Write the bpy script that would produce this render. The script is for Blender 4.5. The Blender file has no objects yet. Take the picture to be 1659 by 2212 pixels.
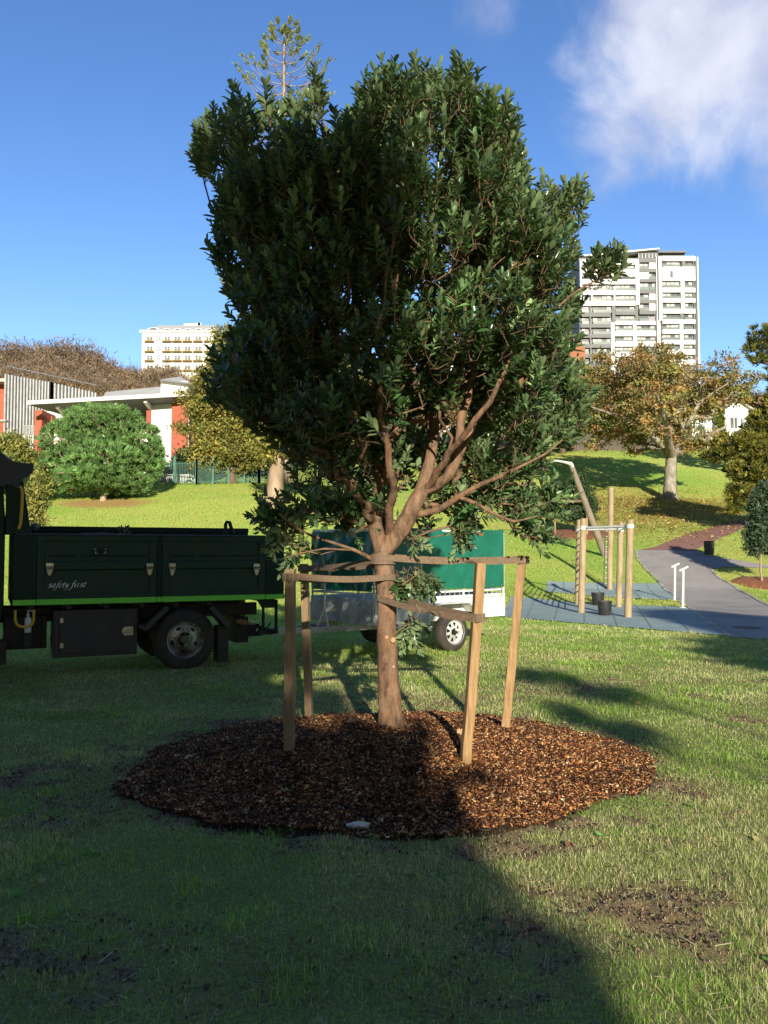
import bpy, math, random
import numpy as np
from mathutils import Vector, Matrix
R = math.radians
rng = np.random.default_rng(7)
random.seed(7)
scene = bpy.context.scene
COL = scene.collection
CAMZ = 1.65
K = 1803.0
PITCH = math.atan(84 / K)
CP, SP = math.cos(PITCH), math.sin(PITCH)

# ---------------------------------------------------------------- noise
def _hash(ix, iy, seed):
    h = (ix.astype(np.int64) * 374761393 + iy.astype(np.int64) * 668265263 + seed * 1442695041) & 0xffffffff
    h = ((h ^ (h >> 13)) * 1274126177) & 0xffffffff
    return ((h ^ (h >> 16)) & 0xffff) / 65535.0
def vnoise(x, y, seed=0):
    ix, iy = np.floor(x), np.floor(y)
    fx, fy = x - ix, y - iy
    fx = fx * fx * (3 - 2 * fx); fy = fy * fy * (3 - 2 * fy)
    a = _hash(ix, iy, seed); b = _hash(ix + 1, iy, seed); c = _hash(ix, iy + 1, seed); d = _hash(ix + 1, iy + 1, seed)
    return (a * (1 - fx) + b * fx) * (1 - fy) + (c * (1 - fx) + d * fx) * fy
def fbm(x, y, seed=0, oct=4):
    s = 0; a = .5; t = 0
    for i in range(oct):
        s = s + a * vnoise(x * 2 ** i, y * 2 ** i, seed + i * 17); t += a; a *= .55
    return s / t
def sstep(a, b, x):
    t = np.clip((x - a) / (b - a), 0, 1)
    return t * t * (3 - 2 * t)

# ---------------------------------------------------------------- terrain height
LP = np.array([[-300, 0], [0, 0], [22, 0], [25, .15], [30, 1.15], [36, 2.8], [42, 4.3], [47, 5.3], [50, 5.75], [54, 5.9], [66, 6.2], [90, 11], [120, 18], [160, 27], [200, 34], [260, 47], [330, 52], [1500, 40]])
RP = np.array([[-300, 0], [0, 0], [26, 0], [30, .25], [34, 1.0], [39, 1.9], [45, 2.9], [52, 4.05], [60, 5.5], [70, 8.1], [80, 10.9], [86, 12.1], [92, 12.6], [110, 15], [150, 24], [200, 36], [240, 46], [330, 52], [1500, 40]])
MX, MY, MR = 0.06, 6.68, 1.89
def bare(x, y):
    """how bare / muddy the lawn is, 0..1"""
    n = fbm(x * 1.7, y * 1.7, 5)
    b = sstep(.60, .75, n) * .55 * sstep(24, 12, y)
    def el(cx, cy, rx, ry, k):
        d = np.sqrt(((x - cx) / rx) ** 2 + ((y - cy) / ry) ** 2)
        return k * sstep(1.25, .45, d + (fbm(x * 3, y * 3, 9) - .5) * 1.5)
    for e in ((1.25, 3.9, .75, .4, .75), (1.75, 3.55, .5, .4, .8), (.8, 3.75, .4, .35, .8), (1.8, 3.05, .5, .35, .8), (-1.3, 3.4, .9, .35, .8), (.2, 3.35, .7, .4, .6),
              (-2.6, 6.0, .6, .6, .8), (.9, 4.75, .8, .2, .75), (1.9, 5.9, .35, .6, .7), (0, 9.3, 1.6, .5, .45), (1.4, 9.7, 1.2, .5, .4), (-3.2, 3.6, 1., .35, .6), (-1.7, 5.2, .7, .35, .6)):
        b = np.maximum(b, el(*e))
    rg = np.hypot(x - MX, y - MY) / MR
    b = np.maximum(b, .75 * sstep(1.22, 1.02, rg + (fbm(x * 2.5, y * 2.5, 15) - .5) * .35) * (rg > .9))
    b = b * (.15 + .85 * sstep(.44, .60, fbm(x * 4.5, y * 4.5, 77, 3)))
    return np.clip(b, 0, 1)
def height(x, y, micro=True):
    x = np.asarray(x, float); y = np.asarray(y, float)
    zl = np.interp(y, LP[:, 0], LP[:, 1]); zr = np.interp(y, RP[:, 0], RP[:, 1])
    m = sstep(-5, 9, x)
    z = zl * (1 - m) + zr * m
    z = z + np.where(y > 26, (fbm(x * .06, y * .06, 3, 3) - .5) * 1.0 * sstep(26, 60, y) * sstep(90, 70, y) , 0)
    if micro:
        f = sstep(15, 10, y) * sstep(-4, 0, y)
        z = z + f * ((fbm(x * 2.2, y * 2.2, 21) - .5) * .045 + (fbm(x * 14, y * 14, 31, 3) - .5) * (.012 + .055 * bare(x, y)))
    return z
def h1(x, y): return float(height(np.array([x]), np.array([y]))[0])

# ---------------------------------------------------------------- photo measurements -> world points
def ray(px, py):
    a = (px - 829.5) / K; b = (1106 - py) / K
    return np.array([a, CP - b * SP, SP + b * CP])
def at(px, py, Y):
    d = ray(px, py); t = Y / d[1]
    return np.array([d[0] * t, Y, CAMZ + d[2] * t])
def ground(px, py):
    d = ray(px, py); Y = 2.0
    while Y < 400:
        p = d * (Y / d[1])
        if CAMZ + p[2] <= h_s(p[0], Y): break
        Y += .1 if Y < 60 else .5
    return np.array([p[0], Y, h_s(p[0], Y)])
def h_s(x, y): return float(height(np.array([x]), np.array([y]), False)[0])

# ---------------------------------------------------------------- materials
def newmat(name):
    m = bpy.data.materials.new(name); m.use_nodes = True
    nt = m.node_tree; b = nt.nodes['Principled BSDF']
    return m, nt, b
def mixrgb(nt, fac, a, b, blend='MIX'):
    n = nt.nodes.new('ShaderNodeMix'); n.data_type = 'RGBA'; n.blend_type = blend
    for s, v in ((n.inputs[0], fac), (n.inputs[6], a), (n.inputs[7], b)):
        if hasattr(v, 'links'): nt.links.new(v, s)
        elif isinstance(v, (int, float)): s.default_value = v
        else: s.default_value = (*v, 1)
    return n.outputs[2]
def noise_node(nt, scale, detail=4, rough=.6, coord='Object', stretch=None):
    tc = nt.nodes.new('ShaderNodeTexCoord'); n = nt.nodes.new('ShaderNodeTexNoise')
    n.inputs['Scale'].default_value = scale; n.inputs['Detail'].default_value = detail; n.inputs['Roughness'].default_value = rough
    if stretch:
        mp = nt.nodes.new('ShaderNodeMapping'); mp.inputs['Scale'].default_value = stretch
        nt.links.new(tc.outputs[coord], mp.inputs[0]); nt.links.new(mp.outputs[0], n.inputs['Vector'])
    else: nt.links.new(tc.outputs[coord], n.inputs['Vector'])
    return n.outputs['Fac']
def ramp(nt, fac, stops):
    r = nt.nodes.new('ShaderNodeValToRGB')
    while len(r.color_ramp.elements) > 1: r.color_ramp.elements.remove(r.color_ramp.elements[0])
    r.color_ramp.elements[0].position = stops[0][0]; r.color_ramp.elements[0].color = (*stops[0][1], 1)
    for p, c in stops[1:]:
        e = r.color_ramp.elements.new(p); e.color = (*c, 1)
    nt.links.new(fac, r.inputs[0]); return r.outputs[0]
def bump(nt, b, fac, strength=.3, dist=.02):
    n = nt.nodes.new('ShaderNodeBump'); n.inputs['Strength'].default_value = strength; n.inputs['Distance'].default_value = dist
    nt.links.new(fac, n.inputs['Height']); nt.links.new(n.outputs[0], b.inputs['Normal'])
def surf(name, c1, c2=None, scale=6, rough=.6, metal=0, bmp=.15, dist=.01, stretch=None, spec=.5, detail=5, lo=.35, hi=.65, dirt=None):
    m, nt, b = newmat(name)
    c2 = c2 or tuple(v * .7 for v in c1)
    f = noise_node(nt, scale, detail, .65, stretch=stretch)
    c = ramp(nt, f, [(lo, c1), (hi, c2)])
    if dirt:
        g = noise_node(nt, dirt[1], 6, .7); gg = ramp(nt, g, [(dirt[2], (0, 0, 0)), (dirt[3], (1, 1, 1))])
        c = mixrgb(nt, gg, c, dirt[0])
    nt.links.new(c, b.inputs['Base Color'])
    b.inputs['Roughness'].default_value = rough; b.inputs['Metallic'].default_value = metal
    b.inputs['Specular IOR Level'].default_value = spec
    if bmp: bump(nt, b, f, bmp, dist)
    return m
def leafmat(name, under=None, rough=.5, trans=.35, spec=.4, var=.5, nscale=1.5):
    m, nt, b = newmat(name)
    a = nt.nodes.new('ShaderNodeAttribute'); a.attribute_name = 'Col'
    f = noise_node(nt, nscale, 3)
    c = mixrgb(nt, ramp(nt, f, [(.35, (0, 0, 0)), (.65, (var, var, var))]), a.outputs['Color'], (0.0, 0.0, 0.0))
    geo = nt.nodes.new('ShaderNodeNewGeometry')
    if under:
        u = mixrgb(nt, .75, c, under); c = mixrgb(nt, geo.outputs['Backfacing'], c, u)
    nt.links.new(c, b.inputs['Base Color'])
    b.inputs['Roughness'].default_value = rough; b.inputs['Specular IOR Level'].default_value = spec
    if trans:
        t = nt.nodes.new('ShaderNodeBsdfTranslucent'); mx = nt.nodes.new('ShaderNodeMixShader')
        mx.inputs[0].default_value = trans
        out = nt.nodes['Material Output']
        nt.links.new(mixrgb(nt, 1.0, c, (1.1, 1.25, .6), 'MULTIPLY'), t.inputs[0])
        nt.links.new(b.outputs[0], mx.inputs[1]); nt.links.new(t.outputs[0], mx.inputs[2]); nt.links.new(mx.outputs[0], out.inputs[0])
    return m

# ---------------------------------------------------------------- objects
def tag(o, label=None, cat=None, group=None, kind=None):
    if label: o['label'] = label
    if cat: o['category'] = cat
    if group: o['group'] = group
    if kind: o['kind'] = kind
    return o
def empty(name, loc=(0, 0, 0), rz=0, **kw):
    o = bpy.data.objects.new(name, None); COL.objects.link(o); o.empty_display_size = .1
    o.location = [float(v) for v in loc]; o.rotation_euler = (0, 0, rz)
    return tag(o, **kw)
def link(name, me, mats, parent=None, **kw):
    o = bpy.data.objects.new(name, me); COL.objects.link(o)
    for m in (mats if isinstance(mats, (list, tuple)) else [mats]): me.materials.append(m)
    if parent: o.parent = parent
    return tag(o, **kw)
def copy_tree(o, parent=None):
    c = o.copy(); COL.objects.link(c)
    if parent: c.parent = parent
    for ch in list(o.children): copy_tree(ch, c)
    return c
def npmesh(name, V, F, col=None, smooth=False):
    me = bpy.data.meshes.new(name)
    V = np.ascontiguousarray(V, dtype=np.float32); F = np.ascontiguousarray(F, dtype=np.int32)
    n, k = F.shape
    me.vertices.add(len(V)); me.vertices.foreach_set('co', V.ravel())
    me.loops.add(n * k); me.loops.foreach_set('vertex_index', F.ravel())
    me.polygons.add(n); me.polygons.foreach_set('loop_start', np.arange(0, n * k, k, dtype=np.int32))
    me.polygons.foreach_set('loop_total', np.full(n, k, dtype=np.int32))
    if smooth: me.polygons.foreach_set('use_smooth', np.ones(n, dtype=bool))
    me.update(calc_edges=True)
    if col is not None:
        a = me.color_attributes.new('Col', 'FLOAT_COLOR', 'POINT')
        c = np.ones((len(V), 4), np.float32); c[:, :3] = col
        a.data.foreach_set('color', c.ravel())
    return me
class MB:
    def __init__(s): s.v = []; s.f = []; s.m = []; s.cm = 0
    def add(s, vs, fs):
        b = len(s.v); s.v += [tuple(float(q) for q in p) for p in vs]
        s.f += [tuple(b + i for i in f) for f in fs]; s.m += [s.cm] * len(fs); return s
    def box(s, x0, x1, y0, y1, z0, z1):
        vs = [(x0, y0, z0), (x1, y0, z0), (x1, y1, z0), (x0, y1, z0), (x0, y0, z1), (x1, y0, z1), (x1, y1, z1), (x0, y1, z1)]
        return s.add(vs, [(0, 3, 2, 1), (4, 5, 6, 7), (0, 1, 5, 4), (1, 2, 6, 5), (2, 3, 7, 6), (3, 0, 4, 7)])
    def hexa(s, bot, top):
        n = len(bot)
        return s.add(list(bot) + list(top), [tuple(range(n))[::-1], tuple(range(n, 2 * n))] + [(i, (i + 1) % n, n + (i + 1) % n, n + i) for i in range(n)])
    def beam(s, a, b, w, h=None, up=(0, 0, 1)):
        a = Vector(a); b = Vector(b); h = h or w; d = (b - a).normalized(); u = Vector(up)
        if abs(d.dot(u)) > .98: u = Vector((0, 1, 0))
        x = d.cross(u).normalized() * w / 2; z = x.cross(d).normalized() * h / 2
        o = [(-x - z), (x - z), (x + z), (-x + z)]
        return s.hexa([a + q for q in o], [b + q for q in o])
    def tube(s, pts, r, n=8, caps=True):
        pts = [Vector(p) for p in pts]; rs = r if isinstance(r, (list, tuple)) else [r] * len(pts)
        rings = []; u = None
        for i, p in enumerate(pts):
            d = (pts[min(i + 1, len(pts) - 1)] - pts[max(i - 1, 0)]).normalized()
            if u is None:
                u = d.orthogonal().normalized()
            else:
                u = (u - d * u.dot(d)); u = u.normalized() if u.length > 1e-5 else d.orthogonal().normalized()
            w = d.cross(u)
            rings.append([p + (u * math.cos(2 * math.pi * k / n) + w * math.sin(2 * math.pi * k / n)) * rs[i] for k in range(n)])
        vs = [q for rg in rings for q in rg]; fs = []
        for i in range(len(pts) - 1):
            for k in range(n):
                fs.append((i * n + k, i * n + (k + 1) % n, (i + 1) * n + (k + 1) % n, (i + 1) * n + k))
        if caps: fs += [tuple(range(n))[::-1], tuple((len(pts) - 1) * n + k for k in range(n))]
        return s.add(vs, fs)
    def lathe(s, prof, c=(0, 0, 0), axis='z', n=24, closed=False):
        vs = []; c = Vector(c)
        for r, t in prof:
            for k in range(n):
                a = 2 * math.pi * k / n; p, q = r * math.cos(a), r * math.sin(a)
                vs.append(c + (Vector((p, q, t)) if axis == 'z' else Vector((p, t, q)) if axis == 'y' else Vector((t, p, q))))
        fs = []
        m = len(prof)
        for i in range(m if closed else m - 1):
            j = (i + 1) % m
            for k in range(n): fs.append((i * n + k, i * n + (k + 1) % n, j * n + (k + 1) % n, j * n + k))
        return s.add(vs, fs)
    def build(s, name, mats, parent=None, bevel=0, smooth=False, loc=None, **kw):
        me = bpy.data.meshes.new(name); me.from_pydata(s.v, [], s.f)
        import bmesh
        bm = bmesh.new(); bm.from_mesh(me); bmesh.ops.recalc_face_normals(bm, faces=bm.faces); bm.to_mesh(me); bm.free()
        me.polygons.foreach_set('material_index', s.m)
        if smooth: me.polygons.foreach_set('use_smooth', [True] * len(me.polygons)); 
        o = link(name, me, mats, parent, **kw)
        if loc is not None: o.location = loc
        if bevel:
            b = o.modifiers.new('bevel', 'BEVEL'); b.width = bevel; b.segments = 2; b.limit_method = 'ANGLE'; b.angle_limit = R(40)
        if smooth: 
            me.set_sharp_from_angle(angle=R(40))
        return o
# ---------------------------------------------------------------- vegetation tools
def unit(v): return v / np.maximum(np.linalg.norm(v, axis=-1, keepdims=True), 1e-9)
def rand_dirs(n, g=rng): return unit(g.normal(size=(n, 3)))
LEAF6_V = np.array([[0, 0, 0], [.3, .40, .07], [.72, .42, .05], [1, 0, -.05], [.72, -.42, .05], [.3, -.40, .07], [.5, 0, -.05]])
LEAF6_F = np.array([[0, 6, 1], [1, 6, 2], [2, 6, 3], [3, 6, 4], [4, 6, 5], [5, 6, 0]])
LEAF4_V = np.array([[0, 0, 0], [.5, .5, .08], [1, 0, -.04], [.5, -.5, .08]])
LEAF4_F = np.array([[0, 2, 1], [0, 3, 2]])
def leaves(P, D, N, L, W, C, tmpl=6):
    """many small folded leaves -> verts, faces, colours. P base, D direction, N upper face normal"""
    TV, TF = (LEAF6_V, LEAF6_F) if tmpl == 6 else (LEAF4_V, LEAF4_F)
    D = unit(D); N = unit(N - D * (N * D).sum(1, keepdims=True)); S = np.cross(N, D)
    L = np.broadcast_to(L, (len(P),)); W = np.broadcast_to(W, (len(P),))
    V = (P[:, None] + D[:, None] * (TV[None, :, 0:1] * L[:, None, None]) + S[:, None] * (TV[None, :, 1:2] * W[:, None, None]) + N[:, None] * (TV[None, :, 2:3] * L[:, None, None]))
    k = len(TV); F = TF[None] + (np.arange(len(P)) * k)[:, None, None]
    CC = np.repeat(C[:, None], k, 1)
    return V.reshape(-1, 3), F.reshape(-1, 3), CC.reshape(-1, 3)
def grow(limbs, tips, step=.2, origin=None, droop=0, wob=.15, seed=1):
    """skeleton: hand-laid limbs [(points, radii)], then each tip joins its nearest node. returns nodes, parent, fixed radius"""
    g = np.random.default_rng(seed)
    P = []; par = []; rad = []; grow.chains = []
    for pts, rs, root in limbs:
        prev = root
        if root is None: prev = -1
        elif isinstance(root, (tuple, list, np.ndarray)):
            A = np.array(P); prev = int(np.argmin(((A - np.array(root)) ** 2).sum(1)))
        last = None; c0 = len(P)
        for i, p in enumerate(pts):
            p = np.array(p, float)
            if last is not None:
                L = np.linalg.norm(p - last); n = max(1, int(L / step))
                for k in range(1, n + 1):
                    t = k / n; q = last + (p - last) * t
                    if k < n: q = q + g.normal(size=3) * step * wob * .35
                    P.append(q); par.append(prev); rad.append(rs[i - 1] + (rs[i] - rs[i - 1]) * t); prev = len(P) - 1
            else:
                P.append(p); par.append(prev); rad.append(rs[0]); prev = len(P) - 1
            last = p
        grow.chains.append(list(range(c0, len(P))))
    o = np.array(limbs[0][0][-1]) if origin is None else np.array(origin)
    cap = len(P) + int(len(tips) * 14) + 100
    A = np.zeros((cap, 3)); A[:len(P)] = P; n = len(P); par = list(par); rad = list(rad)
    dist0 = np.zeros(cap); dist0[:n] = np.linalg.norm(A[:n] - o, axis=1)
    order = np.argsort(np.linalg.norm(tips - o, axis=1)); tipnode = np.zeros(len(tips), int)
    trunk_n = 0
    for ti in order:
        t = tips[ti]; d = np.linalg.norm(A[:n] - t, axis=1); dt = np.linalg.norm(t - o)
        c = d + np.maximum(0, dist0[:n] - dt + d * .55) * 1.2
        j = int(np.argmin(c)); a = A[j].copy(); L = d[j]; m = max(1, min(12, int(L / step)))
        prev = j; side = g.normal(size=3) * L * wob * .5
        for k in range(1, m + 1):
            s = k / m; q = a + (t - a) * s + side * math.sin(math.pi * s) + np.array([0, 0, -droop * L * math.sin(math.pi * s)])
            if n >= cap: break
            A[n] = q; dist0[n] = np.linalg.norm(q - o); par.append(prev); rad.append(0); prev = n; n += 1
        tipnode[ti] = prev
    return A[:n], np.array(par), np.array(rad), tipnode
def skeleton_mesh(name, A, par, rad, tipr=.004, power=.42, sides=5, maxr=.06, minr=0):
    n = len(A); cnt = np.zeros(n); child = np.zeros(n, int)
    for i in range(n - 1, -1, -1):
        if child[i] == 0: cnt[i] += 1
        if par[i] >= 0: cnt[par[i]] += cnt[i]; child[par[i]] += 1
    r = np.minimum(tipr * cnt ** power, maxr); r = np.where(rad > 0, np.maximum(rad, np.minimum(r, rad * 1.15)), r)
    r = np.maximum(r, minr)
    for i in range(n):
        if par[i] >= 0: r[i] = min(r[i], r[par[i]])
    main = -np.ones(n, int); best = np.zeros(n)
    for i in range(n):
        p = par[i]
        if p >= 0 and r[i] * 1000 + cnt[i] * .001 > best[p]: best[p] = r[i] * 1000 + cnt[i] * .001; main[p] = i
    D = np.zeros((n, 3)); m = par >= 0
    D[m] = A[m] - A[par[m]]; D[~m] = (0, 0, 1)
    for i in range(n):
        if main[i] >= 0: 
            q = A[main[i]] - A[i]; D[i] = D[i] / (np.linalg.norm(D[i]) + 1e-9) + q / (np.linalg.norm(q) + 1e-9)
    D = unit(D)
    ref = np.where(np.abs(D[:, 2:3]) > .9, np.array([[1., 0, 0]]), np.array([[0, 0, 1.]])); ref = np.where(np.abs(D[:, 2:3]) > .9, np.array([[0, 1., 0]]), ref)
    # parallel-ish frame
    U = np.zeros((n, 3))
    for i in range(n):
        b = U[par[i]] if par[i] >= 0 else np.array([1., 0, 0])
        u = b - D[i] * b.dot(D[i]); l = np.linalg.norm(u)
        U[i] = u / l if l > .1 else unit(np.cross(D[i], [0.3, .5, .8]))
    W = np.cross(D, U)
    a = np.arange(sides) * 2 * math.pi / sides
    ring = lambda idx, rr: A[idx][:, None] + (U[idx][:, None] * np.cos(a)[None, :, None] + W[idx][:, None] * np.sin(a)[None, :, None]) * rr[:, None, None]
    R1 = ring(np.arange(n), r)
    e = np.where(par >= 0)[0]; ismain = main[par[e]] == e
    V = [R1.reshape(-1, 3)]; base = n * sides
    ne = e[~ismain]; R2 = ring(par[ne], r[ne] * 1.15); V.append(R2.reshape(-1, 3))
    start = np.zeros(n, int); start[e[ismain]] = par[e[ismain]] * sides; start[ne] = base + np.arange(len(ne)) * sides
    k = np.arange(sides); k2 = (k + 1) % sides
    s0 = start[e][:, None]; s1 = (e * sides)[:, None]
    F = np.stack([s0 + k, s0 + k2, s1 + k2, s1 + k], -1).reshape(-1, 4)
    return npmesh(name, np.concatenate(V), F, smooth=True), r
def pick(cols, n, g=rng, jitter=.2, w=None):
    c = np.array(cols)[g.choice(len(cols), n, p=w)]
    return np.clip(c * (1 + g.normal(size=(n, 1)) * jitter), 0.002, 1)
def lobe_points(lobes, n, g, shell=.35, pw=.75):
    """lobes: (center xyz, radii xyz). points spread through, biased to the shell"""
    vol = np.array([np.prod(r) ** pw for c, r in lobes]); idx = g.choice(len(lobes), n, p=vol / vol.sum())
    C = np.array([c for c, r in lobes])[idx]; Rr = np.array([r for c, r in lobes])[idx]
    d = rand_dirs(n, g); rr = g.uniform(shell ** 3, 1, n) ** (1 / 3)
    return C + d * Rr * rr[:, None], d
def pxl(lobes, Y, dr=1.0, off=None):
    out = []
    for l in lobes:
        cx, cy, rx, ry = l[:4]; dy = l[4] if len(l) > 4 else 0
        D = Y + dy; c = at(cx, cy, D); s = D / K
        out.append((c, np.array([rx * s, rx * s * dr, ry * s])))
    return out
def bg_tree(name, label, cat, base, lobes, Y, nclump, per, clump_r, leafL, leafW, cols, leafm, barkm, trunk_r, fork, seed, group=None, up=.2,
            twig=.012, extra_limbs=(), kind='leaf', dr=.9, shell=.3, w=None, root=None, part='crown'):
    g = np.random.default_rng(seed); base = np.array(base, float)
    lb = pxl(lobes, Y, dr) if Y else lobes
    tips, nd = lobe_points(lb, nclump, g, shell)
    fk = np.array(fork, float)
    limbs = [([base - (0, 0, .3), base + (fk - base) * .12, base + (fk - base) * .5, fk], [trunk_r * 1.5, trunk_r * 1.05, trunk_r * .9, trunk_r * .8], None)]
    for pts, rs in extra_limbs: limbs.append((pts, rs, pts[0]))
    A, par, rad, tn = grow(limbs, tips, step=max(.25, clump_r * .6), seed=seed, wob=.25)
    me, r = skeleton_mesh('branches', A - base, par, rad, tipr=twig, power=.5, sides=6, maxr=trunk_r * .7)
    t = root or empty(name, base, 0, label=label, cat=cat, group=group)
    link('trunk', me, barkm, t)
    n = nclump * per; ci = np.repeat(np.arange(nclump), per)
    tone = np.clip(1 + g.normal(size=nclump) * .22, .5, 1.6)
    cc = pick(cols, nclump, g, .1, w)
    C = cc[ci] * .75 + pick(cols, n, g, .15, w) * .25; C = C * tone[ci][:, None]
    if kind == 'leaf':
        P = tips[ci] + g.normal(size=(n, 3)) * clump_r * np.array([1, 1, .65]) * .6
        D = unit(rand_dirs(n, g) + np.array([0, 0, up])); N = unit(rand_dirs(n, g) * .8 + nd[ci] * .5 + np.array([0, 0, .6]))
        L = leafL * g.uniform(.6, 1.3, n); Wd = leafW * g.uniform(.7, 1.2, n)
    elif kind == 'needle':      # tuft sprays pointing outward and up
        P = tips[ci] + g.normal(size=(n, 3)) * clump_r * .18
        ax = unit(nd * .7 + np.array([0, 0, .7]))
        D = unit(ax[ci] + rand_dirs(n, g) * .75); N = unit(rand_dirs(n, g) + (0, 0, .4))
        L = leafL * g.uniform(.7, 1.2, n); Wd = leafW * g.uniform(.8, 1.2, n)
    V, F, CC = leaves(P - base, D, N, L, Wd, C, 4)
    link(part, npmesh(part, V, F, CC), leafm, t)
    return t
# ---------------------------------------------------------------- camera, sky, sun
cam = bpy.data.cameras.new('camera'); co = bpy.data.objects.new('camera', cam); COL.objects.link(co)
co.location = (0, 0, CAMZ); co.rotation_euler = (R(90) + PITCH, 0, 0)
cam.sensor_fit = 'HORIZONTAL'; cam.sensor_width = 36; cam.lens = 36 * K / 1659; cam.clip_start = .05; cam.clip_end = 5000
scene.camera = co
scene.view_settings.view_transform = 'Standard'; scene.view_settings.look = 'None'; scene.view_settings.exposure = 0; scene.view_settings.gamma = 1
EL = R(18.0); LH = np.array([-.122, .9925])
LDIR = Vector((LH[0] * math.cos(EL), LH[1] * math.cos(EL), -math.sin(EL)))
sl = bpy.data.lights.new('sun', 'SUN'); so = bpy.data.objects.new('sun', sl); COL.objects.link(so)
sl.energy = 8.0; sl.angle = R(.53); sl.color = (1, .91, .74)
so.rotation_euler = LDIR.to_track_quat('-Z', 'Y').to_euler(); so.location = (0, -30, 30)
w = bpy.data.worlds.new('World'); scene.world = w; w.use_nodes = True
nt = w.node_tree; bg = nt.nodes['Background']
sky = nt.nodes.new('ShaderNodeTexSky'); sky.sky_type = 'NISHITA'; sky.sun_disc = False
sky.sun_elevation = EL; sky.sun_rotation = math.atan2(-LDIR.x, -LDIR.y) % (2 * math.pi)
sky.altitude = 0; sky.air_density = 1.0; sky.dust_density = .35; sky.ozone_density = 3.0
bg.inputs[1].default_value = .155
tc = nt.nodes.new('ShaderNodeTexCoord')
def vmath(op, a, b=None):
    n = nt.nodes.new('ShaderNodeVectorMath'); n.operation = op
    for s, v in ((n.inputs[0], a), (n.inputs[1], b)):
        if v is None: continue
        if hasattr(v, 'links'): nt.links.new(v, s)
        else: s.default_value = v
    return n
def fmath(op, a, b=None, c=None):
    n = nt.nodes.new('ShaderNodeMath'); n.operation = op; n.use_clamp = False
    for s, v in zip(n.inputs, (a, b, c)):
        if v is None: continue
        if hasattr(v, 'links'): nt.links.new(v, s)
        else: s.default_value = v
    return n.outputs[0]
def mapr(v, a, b, c=0, d=1):
    n = nt.nodes.new('ShaderNodeMapRange'); n.interpolation_type = 'SMOOTHSTEP'
    nt.links.new(v, n.inputs[0]); n.inputs[1].default_value = a; n.inputs[2].default_value = b; n.inputs[3].default_value = c; n.inputs[4].default_value = d
    return n.outputs[0]
n1 = nt.nodes.new('ShaderNodeTexNoise'); n1.inputs['Scale'].default_value = 7.5; n1.inputs['Detail'].default_value = 9; n1.inputs['Roughness'].default_value = .58
n1.inputs['Distortion'].default_value = .35
nt.links.new(tc.outputs['Generated'], n1.inputs['Vector'])
dens = None
for (px, py, rad_in, rad_out, k) in ((1500, 120, .02, .22, .9), (1620, 20, .03, .2, .85), (1530, 290, .0, .14, .55), (1240, 190, .0, .07, .28), (1060, 5, .0, .08, .42), (1420, 430, .0, .06, .28), (20, 0, .0, .07, .22), (1700, 200, .02, .17, .6)):
    d = unit(ray(px, py)); dist = vmath('DISTANCE', tc.outputs['Generated'], tuple(d)).outputs['Value']
    m_ = mapr(dist, rad_in, rad_out, k, 0)
    dens = m_ if dens is None else fmath('MAXIMUM', dens, m_)
cl = fmath('ADD', fmath('MULTIPLY', dens, .62), fmath('MULTIPLY', n1.outputs['Fac'], .9))
cl = fmath('MULTIPLY', mapr(cl, .62, 1.02), mapr(dens, 0, .25))
n2 = nt.nodes.new('ShaderNodeTexNoise'); n2.inputs['Scale'].default_value = 9; n2.inputs['Detail'].default_value = 5
nt.links.new(tc.outputs['Generated'], n2.inputs['Vector'])
ccol = ramp(nt, n2.outputs['Fac'], [(.35, (3.3, 3.5, 4.7)), (.65, (6.0, 6.1, 6.8))])
tint = mixrgb(nt, 1.0, sky.outputs[0], (.78, 1.0, 1.32), 'MULTIPLY')
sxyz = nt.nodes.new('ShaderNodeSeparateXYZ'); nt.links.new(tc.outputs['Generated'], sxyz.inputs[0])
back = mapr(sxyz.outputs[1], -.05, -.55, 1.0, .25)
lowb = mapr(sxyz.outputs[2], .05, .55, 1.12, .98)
kk_ = fmath('MULTIPLY', back, lowb); comb = nt.nodes.new('ShaderNodeCombineColor'); [nt.links.new(fmath('MULTIPLY', mapr(sxyz.outputs[2], .02, .55, (1.55, 1.32, 1.12)[q], 1.0), mapr(sxyz.outputs[1], -.05, -.55, 1.0, (.32, .265, .20)[q])), comb.inputs[q]) for q in range(3)]  # sky dimmed and warmed behind the camera to deepen the foreground shade
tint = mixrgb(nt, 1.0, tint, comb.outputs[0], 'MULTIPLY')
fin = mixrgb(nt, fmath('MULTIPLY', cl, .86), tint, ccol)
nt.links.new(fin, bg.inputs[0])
try:
    scene.cycles.max_bounces = 6; scene.cycles.transparent_max_bounces = 8; scene.cycles.diffuse_bounces = 3; scene.cycles.use_denoising = True
except Exception: pass

# ---------------------------------------------------------------- shared materials
M = {}
def wood(name, c1, c2, s=1, st=(14, 14, 1.2), rough=.75):
    m, nt, b = newmat(name)
    f = noise_node(nt, 3 * s, 6, .7, stretch=st); f2 = noise_node(nt, 2.2, 3)
    c = ramp(nt, f, [(.3, c2), (.7, c1)]); c = mixrgb(nt, ramp(nt, f2, [(.4, (0, 0, 0)), (.7, (.45, .45, .45))]), c, tuple(v * .55 for v in c2))
    nt.links.new(c, b.inputs['Base Color']); b.inputs['Roughness'].default_value = rough; bump(nt, b, f, .35, .006); return m
M['stake'] = wood('stake_wood', (.46, .29, .13), (.18, .10, .04))
M['pole'] = wood('pole_wood', (.47, .37, .23), (.24, .17, .09), .8, (9, 9, .8))
M['greywood'] = wood('grey_wood', (.30, .25, .19), (.17, .135, .10))
M['strap'] = surf('strap_webbing', (.20, .14, .09), (.12, .08, .05), 60, .9, bmp=.4, dist=.003)
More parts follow.
